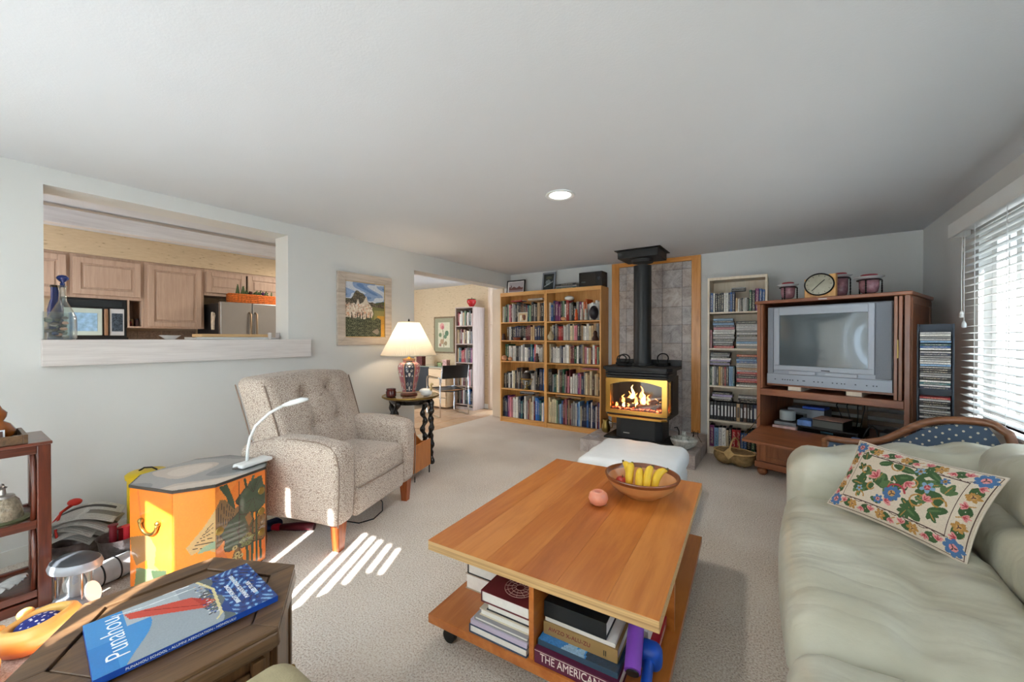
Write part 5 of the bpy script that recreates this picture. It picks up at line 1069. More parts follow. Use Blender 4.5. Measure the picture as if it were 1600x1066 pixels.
# white desk lamp on the chest
dl = thing('desk_lamp', 'white flexible desk lamp standing on the lacquer chest', 'lamp', (-2.60, 1.06, .5505), math.atan2(.22, -.067))
MB().rbox((0, 0, .012), (.20, .085, .024), .012, 6, fn=lambda p: (p.x, p.y*(1-.0*(p.x)), p.z)).build('base', WHITEP, dl, smooth=True); MB().bx(-.125, -.099, -.006, .006, .006, .016).build('plug', STEEL, dl)
dlM = (Matrix.Translation((-2.60, 1.06, .5505)) @ Matrix.Rotation(math.atan2(.22, -.067), 4, 'Z')).inverted()
arm = [dlM @ Vector(p) for p in ((-2.610, 1.03, .562), (-2.612, 1.035, .64), (-2.604, 1.045, .71), (-2.58, 1.065, .78), (-2.52, 1.115, .855), (-2.46, 1.165, .898))]
MB().tube(arm, .0085, 10).build('arm', WHITEP, dl, smooth=True)
MB().tube([arm[-1], dlM @ Vector((-2.42, 1.195, .914)), dlM @ Vector((-2.375, 1.23, .93)), dlM @ Vector((-2.345, 1.255, .936))], [.010, .0165, .0165, .008], 12).build('head', WHITEP, dl, smooth=True)
# yellow canister between chest and wall
yc = thing('yellow_canister', 'yellow round canister with black clip behind the lacquer chest', 'canister', (-3.30, .74, 0))
YEL = plain('yellow plastic', S(224, 190, 26), .4); MB().lathe([(.085, .0005), (.092, .01), (.092, .43)], 28).build('body', YEL, yc, smooth='auto'); MB().lathe([(.10, .43), (.102, .455), (.09, .465), (.001, .47)], 28).build('lid', YEL, yc, smooth='auto'); MB().tube([(-.03, -.03, .468), (-.01, -.01, .486), (.02, .02, .486), (.04, .04, .47)], .005, 6).build('clip', BLACKP, yc)
# ------------------------------------------------------------------ rosewood stand at the edge with its things
rs = thing('rosewood_stand', 'dark rosewood display stand with open shelves against the wall', 'stand', (-3.13, -.03, 0))
xa_, xb_, ya_, yb_ = -.18, .18, -.34, .34
for x in (xa_, xb_-.045):
    for y in (ya_, yb_-.045): MB().bx(x, x+.045, y, y+.045, 0, .785).build('post', ROSEW, rs, bevel=.004)
MB().bx(xa_-.005, xb_+.005, ya_-.005, yb_+.005, .785, .80).build('top_board', ROSEWY, rs, bevel=.004)
for z in (.415, .08): MB().bx(xa_+.02, xb_-.02, ya_+.02, yb_-.02, z-.015, z).build('shelf', ROSEWY, rs)
for z0_, z1_ in ((.745, .784), (.385, .425), (.055, .09), (.0, .045)):
    for x in (xa_+.005, xb_-.03): MB().bx(x, x+.025, ya_+.045, yb_-.045, z0_, z1_).build('rail', ROSEWY, rs, bevel=.003)
    for y in (ya_+.005, yb_-.03): MB().bx(xa_+.045, xb_-.045, y, y+.025, z0_, z1_).build('rail', ROSEWY, rs, bevel=.003)
for z0_, z1_ in ((.425, .745), (.09, .385)): MB().tube([(xb_-.0225, yb_-.056, z0_), (xb_-.0225, yb_-.051, (z0_+z1_)/2), (xb_-.0225, yb_-.056, z1_)], .010, 8).build('spandrel', ROSEW, rs, smooth=True)
tr_ = thing('wooden_tray', 'shallow dark wooden tray on top of the rosewood stand', 'tray', (-3.09, .04, .8005))
for r in ((-.13, .13, -.28, -.265, 0, .042), (-.13, .13, .185, .20, 0, .042), (-.13, -.115, -.265, .185, 0, .042), (.115, .13, -.265, .185, 0, .042)): MB().bx(*r).build('side', DARKW, tr_, bevel=.002)
box('bottom', -.115, .115, -.265, .185, .0004, .008, DARKW, tr_)
AMB = plain('amber glazed gourd', S(150, 78, 18), .15, var=.35, scale=14, coat=.6)
t = thing('gourd_bottle', 'glossy amber gourd-shaped bottle in the wooden tray', 'bottle', (-3.13, .155, .809))
MB().lathe([(.04, .0), (.058, .02), (.062, .045), (.045, .075), (.024, .09), (.034, .11), (.036, .13), (.02, .15), (.012, .17)], 24).build('body', AMB, t, smooth=True)
t = thing('sign_card', 'small white-framed sign card standing in the wooden tray', 'sign', (-3.02, .06, .809), 0)
box('frame', 0, .005, 0, .115, 0, .06, WHITEP, t); box('face', .0052, .006, .006, .109, .006, .054, plain('sign brown', S(96, 70, 62), .5), t); text('lettering', 'FRIGHT', .026, WHITEP, t, (.0066, .012, .018), (PI/2, 0, PI/2))
t = thing('glass_bell_lamp', 'crackled glass bell jar with pewter top on the middle shelf', 'lamp', (-3.08, .17, .4155))
MB().lathe([(.085, .0005), (.088, .012), (.07, .018)], 28).build('base_plate', plain('green brass', S(120, 124, 92), .4, .5), t, smooth='auto')
MB().lathe([(.066, .018), (.064, .05), (.052, .10), (.036, .122)], 28, cap=False).build('bell', plain('crackled glass', S(150, 140, 120), .2, var=.35, scale=60, bump=.6, bscale=90, coat=.5), t, smooth=True)
MB().lathe([(.040, .12), (.036, .13), (.012, .135), (.01, .16), (.016, .168), (.006, .175)], 16).build('pewter_top', STEEL, t, smooth='auto'); MB().tube([(-.04, 0, .16), (-.02, 0, .18), (.01, 0, .17), (.03, 0, .19), (.05, 0, .185)], .004, 6).build('pewter_branch', STEEL, t)
t = thing('scallop_shell', 'large grey fluted scallop shell on the lowest stand shelf', 'shell', (-3.05, .13, .0805), .3)
def shell(u, v):
    a = -1.35+2.7*u; r = .12*v*(1+.03*math.sin(u*60)); return (-.05+r*math.cos(a), r*math.sin(a)*1.1, .004+.055*math.sin(v*PI*.62)*(1-.25*v)+.006*v*math.sin(u*70))
MB().grid(shell, 70, 14).grid(lambda u, v: tuple(Vector(shell(1-u, v))-Vector((0, 0, .003))), 70, 14).build('fan', plain('grey shell', S(186, 188, 188), .6, var=.2, scale=30), t, smooth=True)
# carved orange animals with blue star cloth
def glaze():
    m, nt, p = _new('orange yellow glaze'); tc = _n(nt, 'ShaderNodeTexCoord'); sp = _n(nt, 'ShaderNodeSeparateXYZ'); nt.links.new(tc.outputs['Generated'], sp.inputs[0])
    nt.links.new(_ramp(nt, sp.outputs[2], [(.05, S(214, 74, 40)), (.45, S(234, 138, 56)), (.8, S(240, 190, 104))]), p.inputs['Base Color']); p.inputs['Roughness'].default_value = .4; p.inputs['Coat Weight'].default_value = .3; return m
GLZ = glaze()
def star_mat():
    m, nt, p = _new('blue star cloth'); vo = _n(nt, 'ShaderNodeTexVoronoi'); vo.inputs['Scale'].default_value = 55; nt.links.new(_coord(nt), vo.inputs['Vector'])
    nt.links.new(_ramp(nt, vo.outputs['Distance'], [(.0, S(220, 226, 236)), (.26, S(220, 226, 236)), (.32, S(24, 48, 140)), (1, S(16, 30, 100))]), p.inputs['Base Color']); p.inputs['Roughness'].default_value = .8; return m
STAR = star_mat()
for x, y, rz, lab in ((-2.60, .235, .7, 'orange glazed animal pot with blue star cloth before the lantern'), (-2.43, .0, .4, 'orange glazed animal pot half outside the picture edge')):
    t = thing('animal_pot', lab, 'pot', (x, y, 0), rz, 'orange animal pots on the carpet')
    sq = lambda a, r: (r*math.copysign(abs(math.cos(a))**.75, math.cos(a)), r*1.12*math.copysign(abs(math.sin(a))**.75, math.sin(a)))
    def pot(u, v):
        pr_ = [(.055, .0005), (.085, .012), (.108, .05), (.110, .085), (.098, .112), (.082, .120), (.070, .112), (.066, .09)]; f = v*(len(pr_)-1); i = min(int(f), len(pr_)-2); k = f-i
        r = pr_[i][0]*(1-k)+pr_[i+1][0]*k; z = pr_[i][1]*(1-k)+pr_[i+1][1]*k; xx_, yy_ = sq(2*PI*u, r); return (xx_, yy_, z+.012*math.cos(2*PI*u))
    MB().grid(pot, 40, 21).build('body', GLZ, t, smooth=True, weld=True)
    MB().ball((0, 0, .085), (.068, .072, .034), 20, 10).build('cloth_filling', STAR, t, smooth=True)
    for s in (-1, 1): MB().ball((-.105, s*.055, .10), (.026, .03, .022), 10, 8).build('ear', GLZ, t, smooth=True)
    MB().tube([(-.112, -.02, .075), (-.118, 0, .068), (-.112, .025, .075)], .002, 5).build('mouth_line', BLACKP, t)
# camping lantern
t = thing('camping_lantern', 'silver camping lantern with clear chimney on the carpet', 'lantern', (-2.775, .365, 0), .6)
ov = lambda pr_, nm, m_, **k: MB().lathe(pr_, 32, sx=1.22, sy=.86, **k).build(nm, m_, t, smooth='auto')
ov([(.085, .0005), (.088, .012), (.087, .018)], 'foot_band', DARKG); ov([(.087, .018), (.086, .04), (.07, .068), (.058, .074)], 'base', SILVERP)
ov([(.056, .074), (.056, .195)], 'chimney', CLEAR, cap=False); ov([(.024, .076), (.024, .19)], 'reflector', SILVERL)
ov([(.062, .195), (.086, .205), (.090, .222), (.082, .245)], 'hood', SILVERP); ov([(.080, .2455), (.06, .262), (.001, .268)], 'hood_cap', DARKG)
for s in (-1, 1): MB().tube([(s*.062, -.03, .075), (s*.062, -.03, .196)], .004, 6).build('post', CHROME, t)
MB().lathe([(.012, -.004), (.032, -.004), (.032, .004), (.012, .004)], 20, M=Matrix.Translation((.125, -.04, .12)) @ Matrix.Rotation(1.2, 4, 'Y') @ Matrix.Scale(1.5, 4, (1, 0, 0))).build('handle_tag', WHITEP, t, smooth='auto')
MB().tube([(.075, -.03, .09), (.10, -.035, .10)], .005, 6).build('handle_link', SILVERP, t)
# rolled grey bag, metal bowls, newspapers, ribbon
t = thing('rolled_bag', 'grey and white rolled bag with black straps lying on the carpet', 'bag', (-2.962, .515, 0), math.radians(106))
MB().tube([(-.17, 0, .058), (-.15, 0, .06), (0, 0, .06), (.15, 0, .06), (.18, 0, .058)], [.035, .056, .0585, .056, .03], 20).build('roll', plain('grey white nylon', S(190, 192, 196), .5, var=.22, scale=9), t, smooth=True)
for x in (-.12, -.05, .02, .09): MB().tube([(x, .060*math.cos(a), .06+.0595*math.sin(a)) for a in np.linspace(0, 2*PI, 25)[:-1]], .0035, 6, True).build('strap', BLACKP, t)
TIN = plain('hammered tin', S(150, 140, 138), .3, .85, .35, 22, .6, 50)
def tin(x, y, r, h, lab):
    t = thing('tin_bowl', lab, 'bowl', (x, y, 0), 0, 'tin bowls by the wall')
    MB().lathe([(r*.68, .0005), (r*.72, .008), (r*.86, h*.55), (r, h), (r*1.06, h+.004), (r*.98, h), (r*.82, h*.5), (r*.6, .014), (.001, .013)], 28).build('bowl_body', TIN, t, smooth='auto'); return t
tin(-3.37, .44, .13, .15, 'hammered tin bowl heaped with folded newspapers'); tin(-3.13, .585, .095, .17, 'hammered tin bowl holding red things beside the newspapers')
NEWS = Canvas(70, 50, S(196, 194, 188))
for j in range(2, 48, 3): NEWS.a[j, 3:33, :3] *= .62; NEWS.a[j, 37:67, :3] *= .62
NEWS.put((NEWS.y > .72) & (NEWS.x < .9) & (NEWS.x > .1) & (NEWS.y < .82), S(60, 56, 54)); NEWS.put((NEWS.x > .55) & (NEWS.y > .3) & (NEWS.y < .6), S(120, 116, 110)); NEWS.noise(.06)
for i, (x, y, z, rz, tilt, w_, lab) in enumerate(((-3.33, .475, .272, .5, .10, .30, 'broad folded newspaper arched over the top of the heap'), (-3.32, .475, .248, .42, .14, .28, 'second folded newspaper under the arched one'), (-3.36, .45, .222, .2, .2, .26, 'steeply tilted newspaper at the stand side of the heap'), (-3.33, .47, .196, .7, .16, .24, 'small folded newspaper at the chest side of the heap'), (-3.36, .45, .168, .3, .1, .22, 'lowest newspaper resting in the tin bowl'))):
    t = thing('newspaper', lab, 'newspaper', (x, y, z), rz, 'newspapers in the tin bowl'); t.rotation_euler = (tilt, .15*(i % 2), rz+.6)
    f = lambda u, v, s=0: ((u-.5)*w_, (v-.5)*.2, .05*math.sin(PI*u)-.02+.006*math.sin(v*9)+s)
    MB().grid(f, 70, 50, cols=NEWS.rows()).build('page', P_MATTE, t, smooth=True, print_=True)
    MB().grid(lambda u, v: f(1-u, v, -.004), 12, 6).build('fold', plain('newsprint', S(190, 188, 182), .9), t, smooth=True)
REDC = plain('red ribbon', S(196, 40, 28), .5)
t = thing('red_ribbon', 'bright red ribbon with bow tied over the newspapers', 'ribbon', (-3.41, .43, .295), .4)
MB().ball((.0, .02, .045), (.035, .03, .02), 12, 8).build('bow', REDC, t, smooth=True)
MB().tube([(.0, .02, .045), (.03, -.06, .02), (.06, -.10, -.05), (.09, -.11, -.10)], .006, 6).build('tail', REDC, t, smooth=True); MB().tube([(-.0, .03, .04), (-.03, -.02, .0), (-.02, -.08, -.06)], .006, 6).build('tail', REDC, t, smooth=True)
for i, (x, y, c, nm) in enumerate(((-3.165, .60, (170, 26, 40), 'dark red'), (-3.11, .61, (214, 46, 58), 'bright red'), (-3.125, .555, (120, 24, 40), 'maroon'))):
    t = thing('spool', '%s spool in the tin bowl' % nm, 'spool', (x, y, .12), i, 'spools in the tin bowl')
    MB().lathe([(.022, 0), (.022, .006), (.016, .008), (.016, .075+.02*i), (.022, .077+.02*i), (.022, .083+.02*i)], 14).build('reel', plain('spool %d' % i, S(*c), .45), t, smooth='auto')
# vacuum wand and cables under the recliner
t = thing('umbrella', 'folded maroon umbrella with red handle lying under the recliner', 'umbrella', (-2.70, 1.36, .03), math.radians(38))
MB().tube([(-.10, 0, 0), (0, 0, 0), (.12, 0, 0)], [.020, .027, .025], 14).build('folded_cover', plain('maroon cloth', S(84, 18, 34), .4, var=.2, scale=20), t, smooth='auto'); MB().tube([(-.155, 0, 0), (-.12, 0, 0), (-.102, 0, 0)], [.018, .024, .022], 14).build('handle', plain('crimson plastic', S(196, 22, 60), .35), t, smooth='auto')
t = thing('blue_slipper', 'dark blue cloth bundle under the recliner beside the umbrella', 'bundle', (-2.86, 1.28, .0)); MB().rbox((0, 0, .032), (.09, .12, .062), .03, 6).build('cloth', plain('dark blue cloth', S(30, 50, 96), .8), t, smooth=True)
t = thing('power_cord', 'thin black power cord looping out from beneath the recliner', 'cord', (0, 0, .006))
MB().tube([(-2.75, 1.75, 0), (-2.56, 1.62, 0), (-2.44, 1.66, 0), (-2.41, 1.76, 0), (-2.47, 1.88, 0), (-2.6, 1.98, 0), (-2.9, 2.1, 0), (-3.1, 2.3, 0)], .004, 6).build('wire', BLACKP, t, smooth=True)
# ------------------------------------------------------------------ wooden rack, carved side table, lamp
t = thing('magazine_rack', 'orange-brown wooden magazine rack between recliner and carved table', 'rack', (-2.86, 2.53, 0), math.radians(19))
RK = wood('teak rack', S(176, 96, 38), S(206, 130, 62), 2, 3, .35, .2)
for x0, x1, h in ((-.10, -.088, .40), (.088, .10, .33)): MB().bx(x0, x1, -.15, .15, .08, h).build('panel', RK, t, bevel=.002)
for y0, y1 in ((-.15, -.138), (.138, .15)): MB().prism([(-.088, .08), (.088, .08), (.088, .31), (.0, .30), (-.088, .38)], y0, y1, M=Matrix(((1, 0, 0, 0), (0, 0, 1, 0), (0, 1, 0, 0), (0, 0, 0, 1)))).build('end_panel', RK, t)
box('floor_board', -.088, .088, -.138, .138, .08, .09, RK, t)
for x in (-.09, .09):
    for y in (-.14, .14): MB().tube([(x, y, 0), (x, y, .085)], .006, 8).build('leg', BLACKP, t)
sd = thing('carved_side_table', 'round carved black side table with marbled top beside the recliner', 'table', (-3.25, 2.84, 0))
BLK = plain('black carved wood', S(22, 19, 18), .25, var=.3, scale=20, bump=.3, bscale=30, coat=.4)
MB().lathe([(.27, .672), (.285, .68), (.29, .69), (.28, .698), (.255, .70), (.001, .70)], 48).build('table_top', plain('gold brown marble', S(128, 100, 66), .2, var=.4, scale=9, coat=.6), sd, smooth='auto')
MB().tube([(.287*math.cos(a), .287*math.sin(a), .692) for a in np.linspace(0, 2*PI, 49)[:-1]], [.009 if i % 2 else .012 for i in range(48)], 8, True).build('gilt_edge', BRASSD, sd, smooth=True)
MB().lathe([(.20, .62), (.24, .672), (.19, .672), (.18, .63)], 32, cap=False).build('apron', BLK, sd, smooth='auto')
for k in range(4):
    a = k*PI/2+.25; r0 = .245
    MB().tube([((r0+.012*math.sin(z*34+1))*math.cos(a)+.010*math.cos(z*34)*math.sin(a), (r0+.012*math.sin(z*34+1))*math.sin(a)-.010*math.cos(z*34)*math.cos(a), z) for z in np.linspace(0, .675, 40)], [.026+.007*math.sin(i*1.25) for i in range(40)], 10).build('leg', BLK, sd, smooth=True)
for k in range(2):
    a = k*PI/2+.25; MB().tube([(-.235*math.cos(a), -.235*math.sin(a), .12), (.235*math.cos(a), .235*math.sin(a), .12)], .013, 8).build('stretcher', BLK, sd)
lp = thing('table_lamp', 'porcelain vase table lamp with pleated cream shade, switched on', 'lamp', (-3.27, 2.83, .7005))
MB().lathe([(.085, .0), (.09, .008), (.085, .02), (.07, .026)], 28).build('foot', wood('lamp foot', S(92, 40, 24), S(128, 62, 38), 2, 4, .3, .3), lp, smooth='auto')
vc = Canvas(120, 70, S(206, 152, 144))
for k in range(6):
    x0 = k/6; inn = (vc.x > x0+.012) & (vc.x < x0+1/6-.012) & (vc.y > .05) & (vc.y < .84)
    vc.put(inn, S(62, 66, 80) if k % 2 == 0 else S(188, 116, 126)); vc.put((np.abs(vc.x-x0) < .006) & (vc.y < .86), S(206, 150, 120))
    for j in range(4):
        y0 = .14+.19*j; xm = x0+1/12; wcol = S(226, 222, 216)
        vc.ell(xm, y0, .016, .035, wcol)
        for s in (-1, 1): vc.ell(xm+s*.032, y0+.06, .015, .022, wcol); vc.ell(xm+s*.032, y0+.06, .008, .011, S(40, 44, 58) if k % 2 == 0 else S(176, 88, 104)); vc.ell(xm+s*.045, y0-.02, .010, .012, wcol)
vc.put(vc.y > .86, S(212, 158, 116)); vc.put(vc.y < .04, S(214, 176, 150)); vc.noise(.04)
vp = [(.066, .026), (.072, .05), (.085, .12), (.102, .20), (.114, .27), (.115, .305), (.105, .33), (.085, .345), (.062, .355), (.064, .372), (.068, .382)]
def vase(u, v):
    f = v*(len(vp)-1); i = min(int(f), len(vp)-2); k = f-i; r = vp[i][0]*(1-k)+vp[i+1][0]*k; z = vp[i][1]*(1-k)+vp[i+1][1]*k; return (r*math.cos(2*PI*u+.9), r*math.sin(2*PI*u+.9), z)
MB().grid(vase, 120, 70, cols=vc.rows()).build('vase', painted('porcelain print', .2, .7), lp, smooth=True, print_=True)
MB().lathe([(.066, .383), (.03, .39), (.012, .40), (.012, .47)], 18).build('neck', BRASS, lp, smooth='auto')
SHD = cloth_light('cream shade', S(240, 232, 216), .5)
MB().grid(lambda u, v: ((.285-.175*v)*(1+.012*math.sin(u*2*PI*90))*math.cos(2*PI*u), (.285-.175*v)*(1+.012*math.sin(u*2*PI*90))*math.sin(2*PI*u), .425+.345*v-.02*math.sin(PI*v)*0), 360, 6).build('shade', SHD, lp, smooth=True, weld=True)
for r_, z_ in ((.287, .424), (.112, .771)): MB().tube([(r_*math.cos(a), r_*math.sin(a), z_) for a in np.linspace(0, 2*PI, 61)[:-1]], .005, 6, True).build('shade_binding', plain('shade binding', S(236, 226, 204), .7), lp, smooth=True)
MB().tube([(-.11, 0, .768), (0, 0, .772), (.11, 0, .768)], .003, 6).build('harp', BRASS, lp); MB().lathe([(.004, .772), (.010, .782), (.007, .80), (.002, .81)], 12).build('finial', IRON, lp, smooth=True)
MB().ball((0, 0, .56), (.03, .03, .042), 14, 10).build('bulb', emis('lamp bulb', (1, .82, .6, 1), 10), lp, smooth=True)
L = bpy.data.lights.new('table_lamp_light', 'POINT'); L.energy = 4; L.color = (1, .80, .58); L.shadow_soft_size = .05
lo = bpy.data.objects.new('table_lamp_light', L); COL.objects.link(lo); lo.location = (-3.27, 2.83, 1.30)
t = thing('glazed_pot', 'small dark red glazed pot on the carved side table', 'pot', (-3.30, 2.62, .7005))
MB().lathe([(.04, .0), (.05, .01), (.052, .055), (.046, .066), (.05, .085), (.046, .085), (.042, .065), (.001, .03)], 24).build('body', plain('oxblood glaze', S(92, 24, 22), .15, var=.2, coat=.6), t, smooth='auto')
t = thing('swan_figurine', 'white and gilt swan figurine on the carved side table', 'figurine', (-3.05, 2.87, .7005), math.radians(30))
MB().ball((0, 0, .04), (.062, .045, .042), 18, 12, fn=lambda p: (p.x-.02*(p.z > .01)*(p.x < 0), p.y, max(p.z, -.038))).build('body', WHITEC, t, smooth=True)
MB().tube([(.04, 0, .055), (.055, 0, .08), (.05, 0, .105), (.045, 0, .12), (.055, 0, .128), (.075, 0, .12)], [.016, .012, .010, .012, .013, .005], 10).build('neck', plain('gilt cream', S(214, 186, 130), .3), t, smooth=True)
# ------------------------------------------------------------------ painting on the wall
pt = thing('painting', 'framed landscape painting of a hill town above the recliner', 'painting', (XL+.002, 2.236, 1.23), 0)
FRM = wood('washed grey frame', S(168, 154, 140), S(206, 194, 182), 1, 3, .55, 0, stretch=10)
def miter(name, pts, mat, parent, d=.028):   # frame member seen from +x
    MB().prism([(a, b) for a, b in pts], 0, d, M=Matrix(((0, 0, 1, 0), (1, 0, 0, 0), (0, 1, 0, 0), (0, 0, 0, 1)))).build(name, mat, parent, bevel=.003)
W_, H_ = .65, .743; fw = .085
miter('frame_member', [(0, 0), (W_, 0), (W_-fw, fw), (fw, fw)], FRM, pt); miter('frame_member', [(W_, 0), (W_, H_), (W_-fw, H_-fw), (W_-fw, fw)], FRM, pt); miter('frame_member', [(W_, H_), (0, H_), (fw, H_-fw), (W_-fw, H_-fw)], FRM, pt); miter('frame_member', [(0, H_), (0, 0), (fw, fw), (fw, H_-fw)], FRM, pt)
cp = Canvas(110, 132, S(140, 166, 206)); X_, Y_ = cp.x, cp.y
cl = np.sin(X_*9+np.sin(Y_*22)*1.5)+np.sin(Y_*40+X_*13)*.5; cp.put((cl > .4), S(206, 214, 226)); cp.put((cl < -.9), S(104, 138, 190))
hill = .62+.22*np.exp(-((X_-.33)/.20)**2)+.02*np.sin(X_*30); cp.put(Y_ < .66+.03*np.sin(X_*6+1), S(84, 92, 62)); cp.put((Y_ < hill), S(92, 84, 70)); n1 = np.sin(X_*70+np.sin(Y_*55)*3)*np.sin(Y_*80+np.sin(X_*40)*2); cp.put((Y_ < hill) & (n1 > .35), S(58, 54, 44)); cp.put((Y_ < hill) & (n1 < -.6), S(132, 120, 100))
cp.put((Y_ < .60-.10*(X_-.4)) & (X_ > .62), S(110, 112, 70)); cp.put((Y_ < .50) & (X_ > .72), S(148, 140, 86)); cp.put((Y_ < .40) & (X_ > .80), S(200, 152, 62)); cp.put((Y_ < .24) & (X_ > .86), S(214, 160, 60))
cp.poly([(0, .36), (0, .56), (.12, .58), (.22, .62), (.26, .58), (.31, .70), (.35, .60), (.44, .64), (.52, .76), (.56, .64), (.64, .58), (.70, .44), (.66, .36), (.5, .32), (.3, .34)], S(216, 204, 188))
for k in range(150):
    x_, y_ = RNG.uniform(0, .66), RNG.uniform(.36, .60); c_ = [(236, 226, 214), (196, 168, 148), (206, 186, 172), (150, 128, 112), (212, 160, 132)][k % 5]; cp.put((np.abs(X_-x_) < RNG.uniform(.008, .022)) & (np.abs(Y_-y_) < RNG.uniform(.008, .02)), S(*c_))
for x_ in (.16, .30, .36, .42, .52, .62): cp.poly([(x_-.018, .30), (x_+.018, .30), (x_+.006, .44), (x_-.004, .45)], S(40, 48, 36))
fg = Y_ < .34+.02*np.sin(X_*25); cp.put(fg & (X_ < .9), S(72, 80, 58)); n2 = np.sin(X_*60+np.sin(Y_*70)*3)*np.sin(Y_*66+np.sin(X_*50)*2.5); cp.put(fg & (n2 > .2) & (X_ < .88), S(44, 50, 38)); cp.put(fg & (n2 < -.5) & (X_ < .88), S(120, 124, 98)); cp.poly([(.66, .10), (.80, .16), (.86, .10), (.80, .04)], S(150, 140, 130)); cp.noise(.08)
box('canvas', .0, .012, fw-.01, W_-fw+.01, fw-.01, H_-fw+.01, PAPER, pt)
MB().grid(lambda u, v: (.0125, fw+(W_-2*fw)*u, fw+(H_-2*fw)*v), 110, 132, cols=cp.rows()).build('picture', P_MATTE, pt, print_=True)
MB().bx(.012, .02, fw-.004, W_-fw+.004, fw-.004, fw+.004).bx(.012, .02, fw-.004, W_-fw+.004, H_-fw-.004, H_-fw+.004).bx(.012, .02, fw-.004, fw+.004, fw+.004, H_-fw-.004).bx(.012, .02, W_-fw-.004, W_-fw+.004, fw+.004, H_-fw-.004).build('gilt_slip', plain('gilt slip', S(206, 168, 84), .35, .5), pt)
# ------------------------------------------------------------------ kitchen seen through the opening
def cab_unit(label, y0, y1, z0, z1, doors, extra=None):
    t = thing('wall_cabinet', label, 'cabinet', (-5.5, y0, 0), 0, 'pickled oak wall cabinets'); d = .345
    for a, b in ((0, .018), (y1-y0-.018, y1-y0)): MB().bx(-d, -.02, a, b, z0, z1).build('side_panel', PICKLED, t)
    MB().bx(-d, -.02, .018, y1-y0-.018, z1-.018, z1).build('top_panel', PICKLED, t)
    MB().bx(-d, -.02, .018, y1-y0-.018, z0, z0+.018).build('bottom_panel', PICKLED, t)
    w_ = y1-y0; MB().bx(-.02, 0, 0, .035, z0, z1).bx(-.02, 0, w_-.035, w_, z0, z1).bx(-.02, 0, .035, w_-.035, z1-.03, z1).bx(-.02, 0, .035, w_-.035, z0, z0+.03).build('face_frame', PICKLED, t)
    for dy0, dy1, dz0, dz1 in doors:
        a, b = dy0-y0, dy1-y0; dd = MB().bx(.001, .014, a, b, dz0, dz1).build('door', PICKLED, t, bevel=.003); s = .05
        for r in ((a, a+s, dz0, dz1), (b-s, b, dz0, dz1), (a+s, b-s, dz1-s, dz1), (a+s, b-s, dz0, dz0+s)): MB().bx(.014, .026, *r).build('door_rail', PICKLED, dd, bevel=.002)
        MB().bx(.0141, .022, a+s+.02, b-s-.02, dz0+s+.02, dz1-s-.02).build('raised_panel', PICKLED, dd, bevel=.006)
    return t
cab_unit('pickled oak wall cabinet at the decanter end of the kitchen', .05, .695, 1.69, 2.104, [(.08, .675, 1.72, 2.075)])
u2 = cab_unit('wide low pickled oak wall cabinet above the microwave', .697, 1.215, 1.69, 2.104, [(.717, 1.189, 1.722, 2.072)])
for r in ((-.345, 0, .395, .41, 1.41, 1.69), (-.345, 0, .503, .518, 1.41, 1.69), (-.345, 0, .41, .503, 1.41, 1.425), (-.345, -.335, .41, .503, 1.425, 1.69)): MB().bx(*r).build('cubby_panel', PICKLED, u2)
cab_unit('tall pickled oak wall cabinet between microwave and refrigerator', 1.217, 1.735, 1.41, 2.104, [(1.246, 1.705, 1.428, 2.078)])
cab_unit('pickled oak wall cabinet with two doors above the refrigerator', 1.737, 2.66, 1.80, 2.104, [(1.752, 2.159, 1.835, 2.075), (2.181, 2.62, 1.835, 2.075)])
mw = thing('microwave', 'black microwave oven with white door window under the wide cabinet', 'microwave', (-5.5, .66, 1.31))
MB().bx(-.34, 0, -.02, .425, .0, .375).build('case', BLACKP, mw, bevel=.004); box('vent_strip', .0005, .008, -.01, .39, .30, .36, BLACKG, mw)
dd = MB().bx(.0005, .02, -.01, .25, .02, .28).build('door', plain('cream enamel', S(196, 206, 194), .35), mw, bevel=.006); MB().bx(.0205, .023, .03, .215, .06, .235).build('door_window', plain('blue window glass', S(150, 186, 214), .1, var=.25, scale=30), dd, bevel=.004)
MB().bx(.001, .035, .262, .288, .02, .28).build('handle', wood('bronze handle', S(120, 82, 52), S(168, 124, 88), 2, 4, .35), mw, bevel=.006)
MB().bx(.0005, .015, .302, .405, .02, .285).build('control_panel', plain('control panel', S(206, 206, 206), .4), mw, bevel=.003); MB().bx(.0152, .0165, .315, .395, .06, .24).build('keypad', plain('keypad print', S(62, 72, 82), .4, var=.9, scale=90), mw)
t = thing('kitchen_shelf_bracket', 'black shelf bracket carrying the microwave oven', 'bracket', (-5.85, .64, 1.28)); box('plate', .0, .34, 0, .46, .0, .03, BLACKP, t); 
bs = struct(box('wall_backsplash', -5.849, -5.838, .3, 1.76, .95, 1.41, LOWG))
BST = plain('brown backsplash tile', S(120, 100, 84), .5, var=.3, scale=60)
for i in range(14):
    for j in range(4): MB().bx(-5.838, -5.83, .302+i*.104, .302+i*.104+.1, .97+j*.105, .97+j*.105+.101).build('tile', BST, bs)
for i, (y, c, nm, h) in enumerate(((1.12, (120, 40, 34), 'dark red', .06), (1.145, (196, 150, 108), 'tan cork-topped', .075), (1.175, (72, 36, 34), 'brown', .08), (1.185, (206, 196, 186), 'white lidded', .05))):
    t = thing('spice_jar', '%s spice jar in the cabinet cubby' % nm, 'jar', (-5.56-.05*(i % 2), y, 1.4255), 0, 'spice jars in the cubby'); MB().lathe([(.013, .0), (.016, .005), (.016, h*.75), (.011, h*.85)], 12).build('glass', plain('spice %d' % i, S(*c), .3), t, smooth='auto'); MB().lathe([(.014, h*.85), (.014, h)], 12).build('lid', plain('lid %d' % i, S(*[(40, 40, 44), (222, 190, 140), (30, 30, 32), (230, 230, 226)][i]), .5), t)
fg_ = thing('refrigerator', 'stainless steel double-door refrigerator beyond the pass-through', 'refrigerator', (-5.15, 1.775, 0))
